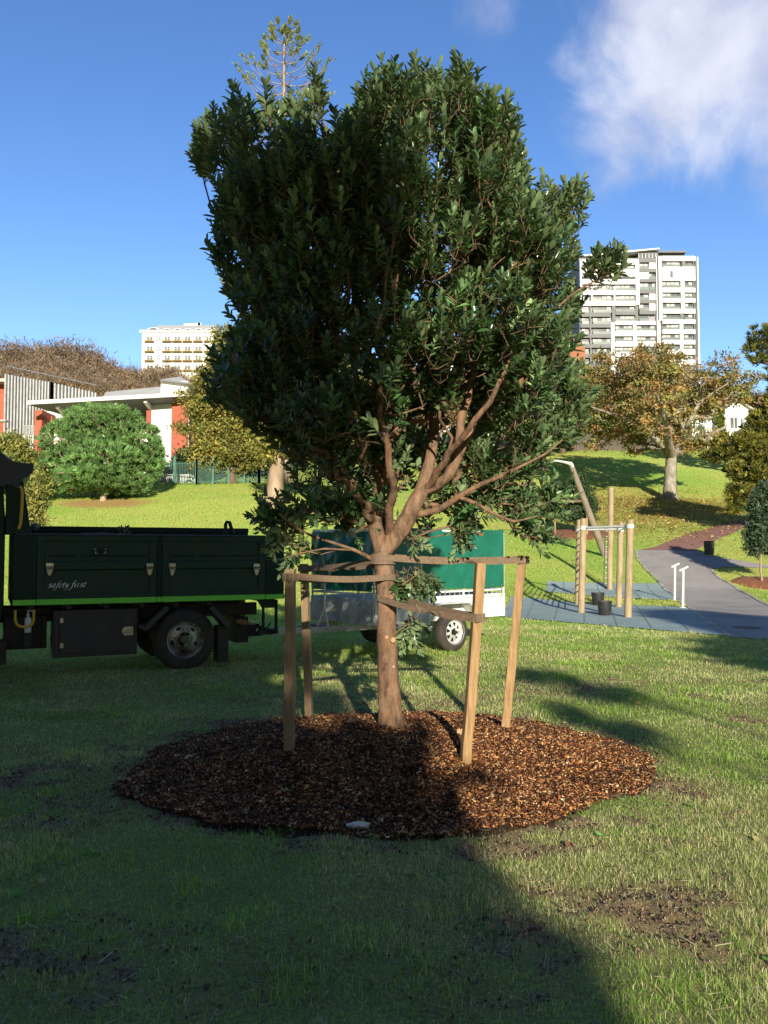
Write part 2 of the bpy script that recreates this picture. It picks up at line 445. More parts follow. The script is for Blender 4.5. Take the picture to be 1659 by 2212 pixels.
def bark(name, c1, c2, sc=8, st=(1, 1, .35), strg=.9, dist=.02):
    m, nt, b = newmat(name)
    f = noise_node(nt, sc, 8, .7, stretch=st); f2 = noise_node(nt, sc * .35, 3)
    c = mixrgb(nt, f2, ramp(nt, f, [(.3, c2), (.7, c1)]), ramp(nt, f, [(.35, tuple(v * .7 for v in c2)), (.65, tuple(v * .9 for v in c1))]))
    nt.links.new(c, b.inputs['Base Color']); b.inputs['Roughness'].default_value = .9; b.inputs['Specular IOR Level'].default_value = .2
    if name == 'bark_reddish':
        f3 = noise_node(nt, 11, 6, .7, stretch=(1, 1, .5)); c = mixrgb(nt, ramp(nt, f3, [(.50, (0, 0, 0)), (.56, (.4, .4, .4))]), c, (.30, .15, .075)); nt.links.new(c, b.inputs['Base Color'])
    bump(nt, b, f, strg, dist); return m
M['bark_main'] = bark('bark_reddish', (.29, .185, .12), (.065, .04, .026), 20, (1, 1, .3), 1, .012)
M['bark_oak'] = bark('bark_grey_lichen', (.42, .39, .32), (.16, .13, .10), 3, (1, 1, .5), 1, .05)
M['bark_brown'] = bark('bark_brown', (.20, .14, .09), (.08, .055, .035), 5)
M['bark_pale'] = bark('bark_pale', (.45, .34, .25), (.25, .18, .13), 3)
M['twig'] = bark('bark_twig', (.24, .18, .13), (.13, .095, .075), 4)
M['leaf_main'] = leafmat('leaf_glossy', under=(.20, .27, .13), rough=.27, trans=.16, spec=.6, var=.35, nscale=2.2)
M['leaf'] = leafmat('leaf_soft', rough=.6, trans=.3, spec=.25, var=.35, nscale=.35)
M['needle'] = leafmat('needle', rough=.6, trans=.2, spec=.25, var=.3, nscale=.5)
M['soilmul'] = surf('mulch_soil', (.055, .030, .017), (.022, .012, .008), 30, .95, bmp=1, dist=.03, spec=.2)

# ---------------------------------------------------------------- ground sheet
def axis(segs):
    out = [segs[0][0]]
    for a, b, s in segs:
        n = max(1, round((b - a) / s)); out += list(a + (b - a) * (np.arange(1, n + 1) / n))
    return np.array(out)
gx = axis([(-900, -200, 50), (-200, -60, 6), (-60, -24, 1.2), (-24, -5, .4), (-5, -3.2, .1), (-3.2, 3.6, .035), (3.6, 6, .1), (6, 30, .4), (30, 60, 1.2), (60, 200, 6), (200, 900, 50)])
gy = axis([(-300, -40, 20), (-40, -4, 2), (-4, 2, .3), (2, 8, .035), (8, 14, .07), (14, 24, .25), (24, 62, .4), (62, 110, 1.2), (110, 300, 6), (300, 1500, 60)])
GX, GY = np.meshgrid(gx, gy)
Z = height(GX, GY)
Z = Z - .05 * sstep(MR * 1.0, MR * .7, np.hypot(GX - MX, GY - MY))
nx, ny = len(gx), len(gy)
V = np.stack([GX, GY, Z], -1).reshape(-1, 3)
i = np.arange(ny - 1)[:, None] * nx + np.arange(nx - 1)[None]
F = np.stack([i, i + 1, i + nx + 1, i + nx], -1).reshape(-1, 4)
pineB = ground(222, 1082); oakB = ground(1447, 1080)
def litter(x, y):
    def el(c, rx, ry, k, n=1.1, sc=.5):
        d = np.sqrt(((x - c[0]) / rx) ** 2 + ((y - c[1]) / ry) ** 2)
        return k * sstep(1.2, .5, d + (fbm(x * sc, y * sc, 13) - .5) * n)
    a = el((oakB[0] - 1, oakB[1] - 4), 8.5, 10, .75); a = np.maximum(a, el((oakB[0] - 7, oakB[1] - 13), 5.5, 6, .55))
    p = el((pineB[0] + .1, pineB[1] - .5), 2.9, 1.3, .85, .7); return a, p
LA, LPn = litter(GX, GY)
BR = bare(GX, GY)
far = sstep(75, 110, GY)
c3 = np.stack([BR, LA, LPn], -1).reshape(-1, 3)
me = npmesh('ground', V, F, c3, smooth=True)
at2 = me.color_attributes.new('Far', 'FLOAT_COLOR', 'POINT')
tmp = np.ones((len(V), 4), np.float32); tmp[:, 0] = far.ravel(); tmp[:, 1] = sstep(9, 22, GY).ravel(); tmp[:, 2] = 0; at2.data.foreach_set('color', tmp.ravel())
m, nt, b = newmat('ground_lawn')
A1 = nt.nodes.new('ShaderNodeAttribute'); A1.attribute_name = 'Col'; S1 = nt.nodes.new('ShaderNodeSeparateColor'); nt.links.new(A1.outputs['Color'], S1.inputs[0])
A2 = nt.nodes.new('ShaderNodeAttribute'); A2.attribute_name = 'Far'; S2 = nt.nodes.new('ShaderNodeSeparateColor'); nt.links.new(A2.outputs['Color'], S2.inputs[0])
fine = noise_node(nt, 55, 6, .75); mid = noise_node(nt, 5, 5, .65); big = noise_node(nt, .16, 4, .55); leafn = noise_node(nt, 7, 3, .7)
gnear = ramp(nt, fine, [(.3, (.08, .09, .025)), (.55, (.26, .27, .09)), (.75, (.46, .44, .18))])
gfar = ramp(nt, fine, [(.25, (.20, .33, .045)), (.75, (.38, .55, .10))])
gfar = mixrgb(nt, ramp(nt, big, [(.36, (0, 0, 0)), (.58, (.85, .85, .85))]), gfar, (.50, .50, .13))
gfar = mixrgb(nt, ramp(nt, mid, [(.4, (0, 0, 0)), (.75, (.35, .35, .35))]), gfar, (.17, .34, .04))
grass = mixrgb(nt, S2.outputs[1], gnear, gfar)
soil = ramp(nt, fine, [(.3, (.13, .08, .05)), (.7, (.34, .23, .15))])
c = mixrgb(nt, S1.outputs[0], grass, soil)
lit = ramp(nt, leafn, [(.44, (.27, .38, .07)), (.54, (.42, .38, .11)), (.64, (.56, .40, .15)), (.74, (.35, .22, .09))])
c = mixrgb(nt, S1.outputs[1], c, lit)
c = mixrgb(nt, S1.outputs[2], c, ramp(nt, fine, [(.3, (.26, .13, .06)), (.7, (.48, .28, .13))]))
c = mixrgb(nt, S2.outputs[0], c, (.14, .14, .06))
nt.links.new(c, b.inputs['Base Color']); b.inputs['Roughness'].default_value = .95; b.inputs['Specular IOR Level'].default_value = .15
bump(nt, b, fine, .6, .03)
link('ground', me, m, kind='structure')
# ---------------------------------------------------------------- paths and pads
def Z3(zx, zy): return (1084.3 + .3464 * zx, 914.9 + .3464 * zy)      # measurement sheet of the playground corner
def strip(name, Ls, Rs, m, lift, nsub=8, seg=4, **kw):
    """ribbon between two ground outlines, draped on the terrain"""
    def dens(P):
        P = np.array(P); out = []
        for a, b_ in zip(P[:-1], P[1:]):
            for k in range(seg): out.append(a + (b_ - a) * k / seg)
        out.append(P[-1]); return np.array(out)
    Lw = dens(Ls); Rw = dens(Rs); n = len(Lw); V = []
    for a, c in zip(Lw, Rw):
        for k in range(nsub + 1):
            p = a + (c - a) * k / nsub; V.append((p[0], p[1], 0))
    V = np.array(V); V[:, 2] = height(V[:, 0], V[:, 1], False) + lift
    i = np.arange(n - 1)[:, None] * (nsub + 1) + np.arange(nsub)[None]
    F = np.stack([i, i + nsub + 1, i + nsub + 2, i + 1], -1).reshape(-1, 4)
    me = npmesh(name, V, F)
    o = link(name, me, m, kind='structure', **kw)
    import bmesh
    bm = bmesh.new(); bm.from_mesh(me); bmesh.ops.recalc_face_normals(bm, faces=bm.faces)
    if sum(f.normal.z for f in bm.faces) < 0: bmesh.ops.reverse_faces(bm, faces=bm.faces)
    bm.to_mesh(me); bm.free()
    return o, Lw, Rw
def G(p): return ground(*Z3(*p))[:2]
gL = [(845, 792), (850, 840), (900, 905), (985, 988), (1080, 1072), (1180, 1152), (1290, 1243), (1445, 1338)]
gR = [(1200, 797), (1250, 850), (1297, 914), (1345, 968), (1440, 1020), (1540, 1075), (1700, 1150), (1950, 1270)]
Lg = [G(p) for p in gL]; Rg = [G(p) for p in gR]
Lg += [np.array([8.1, 14.35]), np.array([11.5, 12.6]), np.array([18, 9])]; Rg += [Rg[-1] + (2.2, -2.0), Rg[-1] + (5., -3.6), Rg[-1] + (11, -7)]
bL = [(1560, 588), (1400, 622), (1250, 667), (1100, 712), (950, 775), (845, 792)]; bR = [(1690, 590), (1540, 625), (1490, 668), (1370, 715), (1260, 765), (1200, 797)]
asph = surf('asphalt', (.30, .275, .26), (.38, .35, .335), 40, .9, bmp=.5, dist=.01, spec=.2, dirt=((.24, .22, .21), .6, .45, .7))
redas = surf('red_asphalt', (.30, .155, .13), (.22, .12, .10), 30, .9, bmp=.4, spec=.2, dirt=((.26, .15, .12), .8, .5, .7))
conc = surf('edging_concrete', (.46, .43, .38), (.32, .30, .26), 9, .85, dirt=((.16, .15, .09), 1.3, .5, .62))
blue = surf('rubber_blue', (.27, .35, .345), (.31, .385, .38), 20, .8, bmp=.4, spec=.25, dirt=((.20, .27, .27), .7, .4, .75))
_, LW, RW = strip('asphalt_path', Lg, Rg, asph, .016)
strip('red_path', [G(p) for p in bL], [G(p) for p in bR], redas, .020)
strip('side_path', [G(p) for p in [(1200, 797), (1400, 846), (1659, 887), (1850, 915), (2300, 950)]], [G(p) for p in [(1297, 912), (1400, 900), (1659, 907), (1850, 935), (2300, 975)]], asph, .024)
def edging(name, pts, wdt, lift, inward):
    mb = MB(); P = [np.array(p) for p in pts]
    for a, c in zip(P[:-1], P[1:]):
        d = (c - a) / np.linalg.norm(c - a); n = np.array([-d[1], d[0]]) * inward * wdt
        q = [a, c, c + n, a + n]; zz = [h_s(*p) for p in q]
        mb.hexa([(p[0], p[1], z - .05) for p, z in zip(q, zz)], [(p[0], p[1], z + lift) for p, z in zip(q, zz)])
    mb.build(name, conc, kind='structure')
edging('path_edging', LW[:30], .10, .035, -1); edging('path_edging', RW[8:32], .12, .035, 1)
def quadpad(name, c4, lift, n=14):
    c = [np.array(p)[:2] for p in c4]; mb = MB()
    vs = []
    for a in range(n + 1):
        for b_ in range(n + 1):
            s, t = a / n, b_ / n; p = (c[0] * (1 - s) + c[1] * s) * (1 - t) + (c[3] * (1 - s) + c[2] * s) * t
            vs.append((p[0], p[1], h_s(*p) + lift))
    fs = [(a * (n + 1) + b_, (a + 1) * (n + 1) + b_, (a + 1) * (n + 1) + b_ + 1, a * (n + 1) + b_ + 1) for a in range(n) for b_ in range(n)]
    mb.add(vs, fs); return mb
padA = [ground(*p) for p in ((1079, 1333), (1583, 1377), (1493, 1313), (1104, 1289))]
padB = [ground(*p) for p in ((1179, 1279.5), (1472, 1299), (1431, 1261), (1182, 1257))]
quadpad('rubber_pad', padA, .02).build('rubber_pad', blue, kind='structure')
quadpad('rubber_pad', padB, .02).build('rubber_pad', blue, kind='structure')
# seams between the rubber tiles and the pad edging are thin strips
seam = surf('rubber_seam', (.19, .25, .255), None, 20, .8)
def lerp(a, b_, t): return np.array(a) * (1 - t) + np.array(b_) * t
for pad in (padA, padB):
    mb = MB()
    for k in range(1, 7):
        t = k / 7; a, c = lerp(pad[0], pad[1], t), lerp(pad[3], pad[2], t)
        for j in range(8):
            p, q = lerp(a, c, j / 8), lerp(a, c, (j + 1) / 8)
            mb.add([(p[0] - .012, p[1], h_s(*p[:2]) + .026), (p[0] + .012, p[1], h_s(*p[:2]) + .026), (q[0] + .012, q[1], h_s(*q[:2]) + .026), (q[0] - .012, q[1], h_s(*q[:2]) + .026)], [(0, 1, 2, 3)])
    mb.build('rubber_seam', seam, kind='structure')
drain = MB(); dp = ground(*Z3(1525, 1278)); drain.lathe([(0, .012), (.28, .012), (.30, 0)], (dp[0], dp[1], dp[2] + .018), n=20)
drain.build('manhole_cover', surf('rust_cover', (.20, .12, .09), (.12, .08, .06), 20, .8), label='round rusty manhole cover set in the grey asphalt path', cat='manhole cover')

# ---------------------------------------------------------------- polygons that keep the grass away
def inpoly(x, y, P):
    P = np.array([p[:2] for p in P]); c = np.zeros(len(x), bool); j = len(P) - 1
    for i_ in range(len(P)):
        xi, yi, xj, yj = *P[i_], *P[j]
        c ^= ((yi > y) != (yj > y)) & (x < (xj - xi) * (y - yi) / (yj - yi + 1e-12) + xi); j = i_
    return c
nograss = [padA, padB, list(LW) + list(RW)[::-1], [G(p) for p in bL] + [G(p) for p in bR][::-1],
           [G(p) for p in [(1200, 797), (1400, 846), (1659, 887), (1850, 915), (2300, 950), (2300, 975), (1850, 935), (1659, 907), (1400, 900), (1297, 912)]]]
def mulch_r(a):
    return MR * (1 + .06 * np.sin(2 * a + 1) + .03 * np.sin(5 * a + 2) + .015 * np.sin(11 * a) + .007 * np.sin(23 * a + 1) + .006 * np.sin(41 * a + 3))

# ---------------------------------------------------------------- grass blades
def sample_field(d0, d1, rho, n):
    ds = np.linspace(d0, d1, 400); wd = rho(ds) * (ds * 1.06 + 3.0); cdf = np.cumsum(wd); cdf /= cdf[-1]
    d = np.interp(rng.uniform(size=n), cdf, ds); x = rng.uniform(-.5, .5, n) * (d * 1.06 + 3.0) + .0
    return x, d
def blades(name, x, y, hmin, hmax, wid, cols_fn, lean=.7, keep=None, lift=0):
    z = height(x, y); n = len(x)
    a = rng.uniform(0, 2 * math.pi, n); hh = rng.uniform(hmin, hmax) if np.isscalar(hmin) else hmin * rng.uniform(.55, 1.25, n)
    le = np.abs(rng.normal(0, lean, n)); dirx, diry = np.cos(a), np.sin(a)
    b0 = np.stack([x, y, z - .004], -1)
    t = rng.uniform(0, 2 * math.pi, n); side = np.stack([np.cos(t), np.sin(t), 0 * t], -1) * (wid * rng.uniform(.6, 1.3, n))[:, None] * .5
    up1 = np.stack([dirx * np.sin(le * .5), diry * np.sin(le * .5), np.cos(le * .5)], -1) * (hh * .55)[:, None]
    up2 = np.stack([dirx * np.sin(le * 1.5), diry * np.sin(le * 1.5), np.abs(np.cos(np.minimum(le * 1.5, 1.5)))], -1) * (hh * .55)[:, None]
    V = np.stack([b0 - side, b0 + side, b0 + up1 - side * .75, b0 + up1 + side * .75, b0 + up1 + up2], 1)
    k = (np.arange(n) * 5)[:, None]
    F = np.concatenate([k + [0, 1, 3], k + [0, 3, 2], k + [2, 3, 4]], 0)
    C = cols_fn(x, y, n); CC = np.repeat(C[:, None], 5, 1); CC[:, :2] *= .70; CC[:, 4] *= 1.15  # roots darkened, tips lightened: shade between blades put into the colour
    return V.reshape(-1, 3), F, CC.reshape(-1, 3)
def gcols(x, y, n):
    g = fbm(x * .9, y * .9, 41, 4); dry = sstep(.40, .66, g + bare(x, y) * .35)
    u = rng.uniform(size=n)
    isdry = u < (.17 + .62 * dry)
    G1 = pick([(.27, .47, .06), (.34, .55, .09), (.20, .38, .045), (.42, .60, .12)], n, jitter=.18)
    D1 = pick([(.76, .69, .36), (.64, .58, .29), (.82, .76, .46), (.56, .62, .24)], n, jitter=.15)
    c = np.where(isdry[:, None], D1, G1)
    f = sstep(10, 24, y)[:, None]; return c * (1 - f * .0)
xs, ys = sample_field(2.1, 27, lambda d: np.where(d < 5, 1, (5 / d) ** 1.75), 620000)
r_ = np.hypot(xs - MX, ys - MY); ang = np.arctan2(ys - MY, xs - MX)
keep = (r_ > mulch_r(ang) * (.99 + rng.uniform(-.05, .06, len(xs)))) & (rng.uniform(size=len(xs)) > bare(xs, ys) * .97)
for P in nograss: keep &= ~inpoly(xs, ys, P)
xs, ys = xs[keep], ys[keep]
tf = sstep(.56, .72, fbm(xs * 3.1, ys * 3.1, 57, 3))
hh = (.020 + .018 * fbm(xs * 1.3, ys * 1.3, 51) + .030 * tf) * (1 + .5 * sstep(6, 24, ys)) * (1 - .35 * bare(xs, ys))
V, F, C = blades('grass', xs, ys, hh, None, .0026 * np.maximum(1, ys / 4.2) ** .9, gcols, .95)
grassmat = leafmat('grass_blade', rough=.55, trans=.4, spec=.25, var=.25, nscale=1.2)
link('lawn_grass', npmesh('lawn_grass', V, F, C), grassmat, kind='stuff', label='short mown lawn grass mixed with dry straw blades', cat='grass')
def hcols(x, y, n):
    g = fbm(x * .13, y * .13, 71, 3); c = pick([(.31, .50, .08), (.39, .58, .11), (.25, .42, .07)], n, jitter=.15)
    d = pick([(.58, .54, .18), (.50, .52, .13)], n, jitter=.12); k = sstep(.48, .66, g)[:, None] * .8
    return c * (1 - k) + d * k
xs, ys = sample_field(24, 88, lambda d: (24 / d) ** 1.2, 260000)
xs = xs * 1.12
keep = np.ones(len(xs), bool)
for P in nograss: keep &= ~inpoly(xs, ys, P)
la, lp = litter(xs, ys); keep &= rng.uniform(size=len(xs)) > np.maximum(la * .85, lp)
keep &= ~((ys > 53) & (xs < 2))
xs, ys = xs[keep], ys[keep]
V, F, C = blades('grass', xs, ys, np.full(len(xs), .085), None, .018 * (ys / 24) ** .7, hcols, .5)
link('hill_grass', npmesh('hill_grass', V, F, C), grassmat, kind='stuff', label='bright sunlit grass covering the hillside', cat='grass')

# ---------------------------------------------------------------- mulch mound
def mound(x, y):
    r = np.hypot(x - MX, y - MY); a = np.arctan2(y - MY, x - MX); t = r / mulch_r(a)
    z = .21 * (1 - sstep(.1, 1.0, t)) + .018 * (t < 1) + .035 * (1 - sstep(.55, 1.02, t))
    return z + (fbm(x * 5, y * 5, 61, 3) - .5) * .05 * (t < 1.1) - .03 * sstep(.98, 1.06, t), t
nr, na = 90, 260
aa = np.arange(na) * 2 * math.pi / na; tt = np.linspace(0.01, 1.06, nr)
X = MX + (tt[:, None] * mulch_r(aa)[None]) * np.cos(aa)[None]; Y = MY + (tt[:, None] * mulch_r(aa)[None]) * np.sin(aa)[None]
Zm, _ = mound(X, Y); Zm += (fbm(X * 30, Y * 30, 5, 3) - .5) * .025
V = np.stack([X, Y, Zm], -1).reshape(-1, 3); i = np.arange(nr - 1)[:, None] * na; j = np.arange(na)[None]; j2 = (np.arange(na)[None] + 1) % na
F = np.stack([i + j, i + na + j, i + na + j2, i + j2], -1).reshape(-1, 4)
mroot = link('mulch_bed', npmesh('mulch_bed', V, F, smooth=True), M['soilmul'], kind='stuff', label='round mound of dark bark mulch around the staked tree', cat='mulch')
def chips(n, area, zfn, smin, smax, cols, tilt=.5, w=None, aspect=(1.2, 4)):
    x, y = area(n); z = zfn(x, y)
    L = rng.uniform(smin, smax, n) ** 1.0; Wd = L / rng.uniform(*aspect, n); T = Wd * rng.uniform(.15, .5, n)
    D = unit(np.stack([rng.normal(size=n), rng.normal(size=n), rng.normal(size=n) * tilt], -1)); N = unit(rand_dirs(n) * tilt + (0, 0, 1)); N = unit(N - D * (N * D).sum(1, keepdims=True)); S = np.cross(N, D)
    P = np.stack([x, y, z + .004 + rng.uniform(0, .012, n)], -1)
    q = []
    for sx, sy, sz in ((-1, -1, -1), (1, -.7, -1), (.9, 1, -1), (-.8, .8, -1), (-.9, -1, 1), (1, -.6, 1), (.8, .9, 1), (-.9, .7, 1)):
        q.append(P + D * (L * sx * .5)[:, None] + S * (Wd * sy * .5)[:, None] + N * (T * sz * .5)[:, None])
    V = np.stack(q, 1); k = (np.arange(n) * 8)[:, None]
    F = np.concatenate([k + f for f in ([4, 5, 6, 7], [0, 1, 5, 4], [1, 2, 6, 5], [2, 3, 7, 6], [3, 0, 4, 7])], 0)
    C = pick(cols, n, jitter=.25, w=w); return V.reshape(-1, 3), F, np.repeat(C[:, None], 8, 1).reshape(-1, 3)
def disk(n):
    a = rng.uniform(0, 2 * math.pi, n); t = np.sqrt(rng.uniform(0, 1, n)) * (1.0 + .16 * np.abs(rng.normal(0, 1, n)) * (rng.uniform(size=n) > .955)); r = mulch_r(a) * t; return MX + r * np.cos(a), MY + r * np.sin(a)
mch = leafmat('mulch_chip', rough=.85, trans=0, spec=.25, var=.5, nscale=3)
mc = [(.11, .040, .016), (.055, .021, .009), (.27, .10, .034), (.52, .23, .075), (.72, .40, .17), (.74, .54, .32)]
zf = lambda x, y: mound(x, y)[0] + (fbm(x * 30, y * 30, 5, 3) - .5) * .025
a1 = chips(125000, disk, zf, .007, .028, mc, w=[.28, .24, .19, .14, .10, .05]); a2 = chips(5000, disk, zf, .03, .075, mc, w=[.3, .2, .2, .15, .1, .05], aspect=(3, 8))
V = np.concatenate([a1[0], a2[0]]); F = np.concatenate([a1[1], a2[1] + len(a1[0])]); C = np.concatenate([a1[2], a2[2]])
link('mulch_chips', npmesh('mulch_chips', V, F, C), mch, mroot, kind='stuff')
# soil crumbs on the bare patches
def barearea(n):
    x, y = sample_field(2.3, 11, lambda d: np.ones_like(d), n * 12); k = rng.uniform(size=len(x)) < bare(x, y) * .6; x, y = x[k], y[k]
    k2 = np.hypot(x - MX, y - MY) > MR; x, y = x[k2][:n], y[k2][:n]; return x, y
bx_, by_ = barearea(30000)
V, F, C = chips(len(bx_), lambda n: (bx_, by_), lambda x, y: height(x, y) - .004, .004, .018, [(.24, .15, .10), (.17, .105, .065), (.34, .23, .16), (.11, .07, .045)], tilt=1, aspect=(1, 1.6))
link('soil_crumbs', npmesh('soil_crumbs', V, F, C), mch, kind='stuff', label='loose brown soil crumbs on the bare lawn patches', cat='soil')
# straw on the lawn
def strawarea(n): x, y = sample_field(2.3, 13, lambda d: np.minimum(1, 4 / d), n); return x, y
V, F, C = chips(9000, strawarea, lambda x, y: height(x, y) + .012, .03, .09, [(.42, .36, .2), (.30, .25, .13), (.5, .46, .3)], tilt=.35, aspect=(18, 40))
link('dry_straw', npmesh('dry_straw', V, F, C), mch, kind='stuff', label='scattered dry straw lying over the lawn', cat='straw')
# small broad-leaved weeds
n0 = 90; wx_, wy_ = sample_field(2.6, 14, lambda d: np.minimum(1, 4 / d), n0 * 2); k = np.hypot(wx_ - MX, wy_ - MY) > MR * 1.1; wx_, wy_ = wx_[k][:n0], wy_[k][:n0]; n0 = len(wx_)
wi = np.repeat(np.arange(n0), 6); a_ = np.tile(np.arange(6) * 1.047, n0) + rng.uniform(0, .5, n0 * 6); Dw = np.stack([np.cos(a_), np.sin(a_), np.full(len(a_), .45)], -1)
V, F, C = leaves(np.stack([wx_, wy_, height(wx_, wy_) + .012], -1)[wi], Dw, np.tile([[0, 0, 1.]], (len(a_), 1)) + rand_dirs(len(a_)) * .3, rng.uniform(.02, .055, len(a_)), rng.uniform(.015, .03, len(a_)), pick([(.16, .34, .06), (.24, .44, .10)], len(a_)), 6)
link('lawn_weeds', npmesh('lawn_weeds', V, F, C), M['leaf'], kind='stuff', label='small broad leaved weeds in the lawn', cat='weeds')
# leaf litter on the hillside and few leaves on the lawn
n = 30000
x = rng.normal(oakB[0] - 3, 5.5, n); y = rng.normal(oakB[1] - 6, 8, n)
k = (rng.uniform(size=n) < litter(x, y)[0] + .12) & (y < 84); 
for P in nograss[2:3]: k &= ~inpoly(x, y, P)
x, y = x[k], y[k]; n = len(x)
P_ = np.stack([x, y, height(x, y) + .05], -1)
V, F, C = leaves(P_, rand_dirs(n) * (1, 1, .3), rand_dirs(n) * .5 + (0, 0, 1), rng.uniform(.09, .17, n), rng.uniform(.07, .13, n), pick([(.70, .46, .18), (.56, .33, .12), (.78, .58, .28), (.42, .25, .11)], n), 4)
link('fallen_leaves', npmesh('fallen_leaves', V, F, C), M['leaf'], kind='stuff', label='brown autumn leaves fallen on the slope under the oak', cat='leaves')
x, y = sample_field(2.6, 24, lambda d: np.minimum(1, 5 / d), 260); n = len(x)
P_ = np.stack([x, y, height(x, y) + .028], -1)
V, F, C = leaves(P_, rand_dirs(n) * (1, 1, .2), rand_dirs(n) * .5 + (0, 0, 1), rng.uniform(.03, .07, n), rng.uniform(.03, .055, n), pick([(.45, .30, .12), (.30, .16, .08), (.50, .42, .2)], n), 6)
link('lawn_leaves', npmesh('lawn_leaves', V, F, C), M['leaf'], kind='stuff', label='single dry leaves lying on the lawn', cat='leaves')
# white scrap at the mulch edge, pale chip, green weed
def scrap(px, py, name, label, cat, sx, sy, col, seed, z=.03):
    g = np.random.default_rng(seed); p = ground(px, py); mb = MB(); n = 14; zb = max(h1(p[0], p[1]), float(mound(p[0], p[1])[0]) if np.hypot(p[0] - MX, p[1] - MY) < MR * 1.05 else -1)
    pts = [(p[0] + math.cos(k / n * 6.283) * sx * g.uniform(.6, 1), p[1] + math.sin(k / n * 6.283) * sy * g.uniform(.6, 1)) for k in range(n)]
    rim = [(x_, y_, zb + z * g.uniform(.4, 1.3)) for x_, y_ in pts]; c0 = (p[0], p[1], zb + z * 1.9)
    mb.add(rim + [c0] + [(a, b_, zb - .01) for a, b_, _ in rim], [(k, (k + 1) % n, n) for k in range(n)] + [(k, n + 1 + k, n + 1 + (k + 1) % n, (k + 1) % n) for k in range(n)])
    mb.build(name, surf(name, col, tuple(v * .75 for v in col), 20, .7), smooth=True, label=label, cat=cat)
scrap(775, 1806, 'paper_scrap', 'crumpled white scrap lying at the front edge of the mulch', 'scrap', .085, .028, (.75, .74, .70), 3, .02)
scrap(408, 1665, 'wood_chunk', 'pale block of cut wood on the left of the mulch', 'wood chunk', .036, .016, (.62, .50, .36), 5, .02)
scrap(990, 1660, 'bark_piece', 'tan curl of bark beside the foot of the front right stake', 'bark piece', .045, .02, (.40, .26, .14), 9, .02)
# ---------------------------------------------------------------- the staked tree
TY = 6.68
def T4(zx, zy, dy=0): return at(474.4 + .4698 * zx, 779.4 + .4698 * zy, TY + dy)
def TP(px, py, dy=0): return at(px, py, TY + dy)
fork = TP(826, 1192)
limbs = [([TP(847, 1598), TP(845, 1575), TP(842, 1530), TP(840, 1480), TP(838, 1410), TP(833, 1385), TP(836, 1345), TP(836, 1290), TP(831, 1235), fork],
          [.155, .108, .094, .084, .079, .089, .076, .076, .082, .095], None)]
def limb(pts, rs): limbs.append((pts, rs, pts[0]))
limb([fork, TP(862, 1150, -.02), TP(897, 1085, -.05), TP(911, 1061, -.05), TP(930, 992, .0), TP(938, 925, .1), TP(930, 780, .15), TP(926, 640, .2), TP(928, 560, .2), TP(926, 463, .2), TP(945, 380, .2), TP(955, 290, .25), TP(945, 190, .25)],
     [.078, .070, .064, .060, .045, .042, .030, .026, .022, .018, .014, .010, .006])
limb([TP(911, 1061, -.05), TP(972, 1024, -.12), TP(989, 986, -.15), TP(993, 940, -.18), TP(996, 897, -.2), TP(1015, 831, -.2), TP(1030, 740, -.25), TP(1050, 640, -.2), TP(1060, 540, -.2), TP(1060, 400, -.1), TP(1050, 280, -.1)],
     [.048, .044, .040, .034, .032, .027, .020, .015, .012, .009, .006])
limb([TP(989, 986, -.15), TP(1015, 939, -.12), TP(1042, 890, .0), TP(1090, 800, .1), TP(1140, 690, .1), TP(1200, 560, .1), TP(1230, 450, .1)], [.032, .026, .022, .017, .013, .009, .006])
limb([TP(885, 1115, -.03), TP(953, 1099, -.15), TP(991, 1073, -.25), TP(1040, 1045, -.3), TP(1085, 1028, -.35), TP(1130, 1005, -.4), TP(1180, 980, -.4), TP(1215, 950, -.4)], [.03, .027, .022, .017, .013, .011, .008, .006])
limb([TP(991, 1073, -.25), TP(1062, 1108, -.35), TP(1110, 1128, -.4), TP(1160, 1115, -.45)], [.016, .012, .008, .005])
limb([fork, TP(808, 1132, .03), TP(820, 1061, .05), TP(824, 1005, .05), TP(803, 967, 0), TP(798, 901, -.1), TP(780, 850, -.15), TP(763, 793, -.2), TP(770, 700, -.2), TP(762, 600, -.2), TP(740, 450, -.1), TP(725, 330, 0), TP(690, 250, 0)],
     [.07, .062, .048, .04, .034, .029, .025, .022, .018, .014, .011, .008, .005])
limb([TP(808, 1132, .03), TP(770, 1080, .2), TP(700, 1000, .25), TP(640, 900, .2), TP(600, 760, .2), TP(575, 600, .2), TP(560, 450, .1), TP(520, 330, .1)], [.045, .036, .028, .022, .017, .013, .009, .006])
limb([TP(832, 1240, .0), TP(766, 1188, -.1), TP(709, 1169, -.2), TP(640, 1140, -.25), TP(600, 1110, -.3)], [.018, .014, .011, .008, .005])
limb([TP(766, 1188, -.1), TP(700, 1185, -.2), TP(650, 1195, -.3), TP(618, 1205, -.35)], [.009, .007, .005, .004])
limb([TP(840, 1160, 0), TP(850, 1040, -.4), TP(820, 900, -.75), TP(815, 700, -.9), TP(850, 520, -.9)], [.035, .028, .02, .014, .008])
limb([TP(826, 1150, .05), TP(860, 1000, .5), TP(890, 850, .85), TP(870, 650, 1.0), TP(850, 450, 1.0), TP(860, 300, .9)], [.04, .032, .024, .018, .012, .007])
limb([TP(911, 1061, -.05), TP(1010, 930, -.55), TP(1090, 800, -.75), TP(1150, 650, -.7)], [.03, .022, .015, .009])
limb([TP(1015, 831, -.2), TP(1100, 740, -.2), TP(1180, 690, -.2), TP(1260, 620, -.2), TP(1320, 590, -.2)], [.016, .013, .010, .008, .005])
limb([TP(836, 1300, 0), TP(870, 1262, -.1), TP(905, 1240, -.15)], [.009, .006, .004])
limb([TP(840, 1385, -.02), TP(862, 1362, -.1), TP(885, 1345, -.15)], [.006, .004, .003])
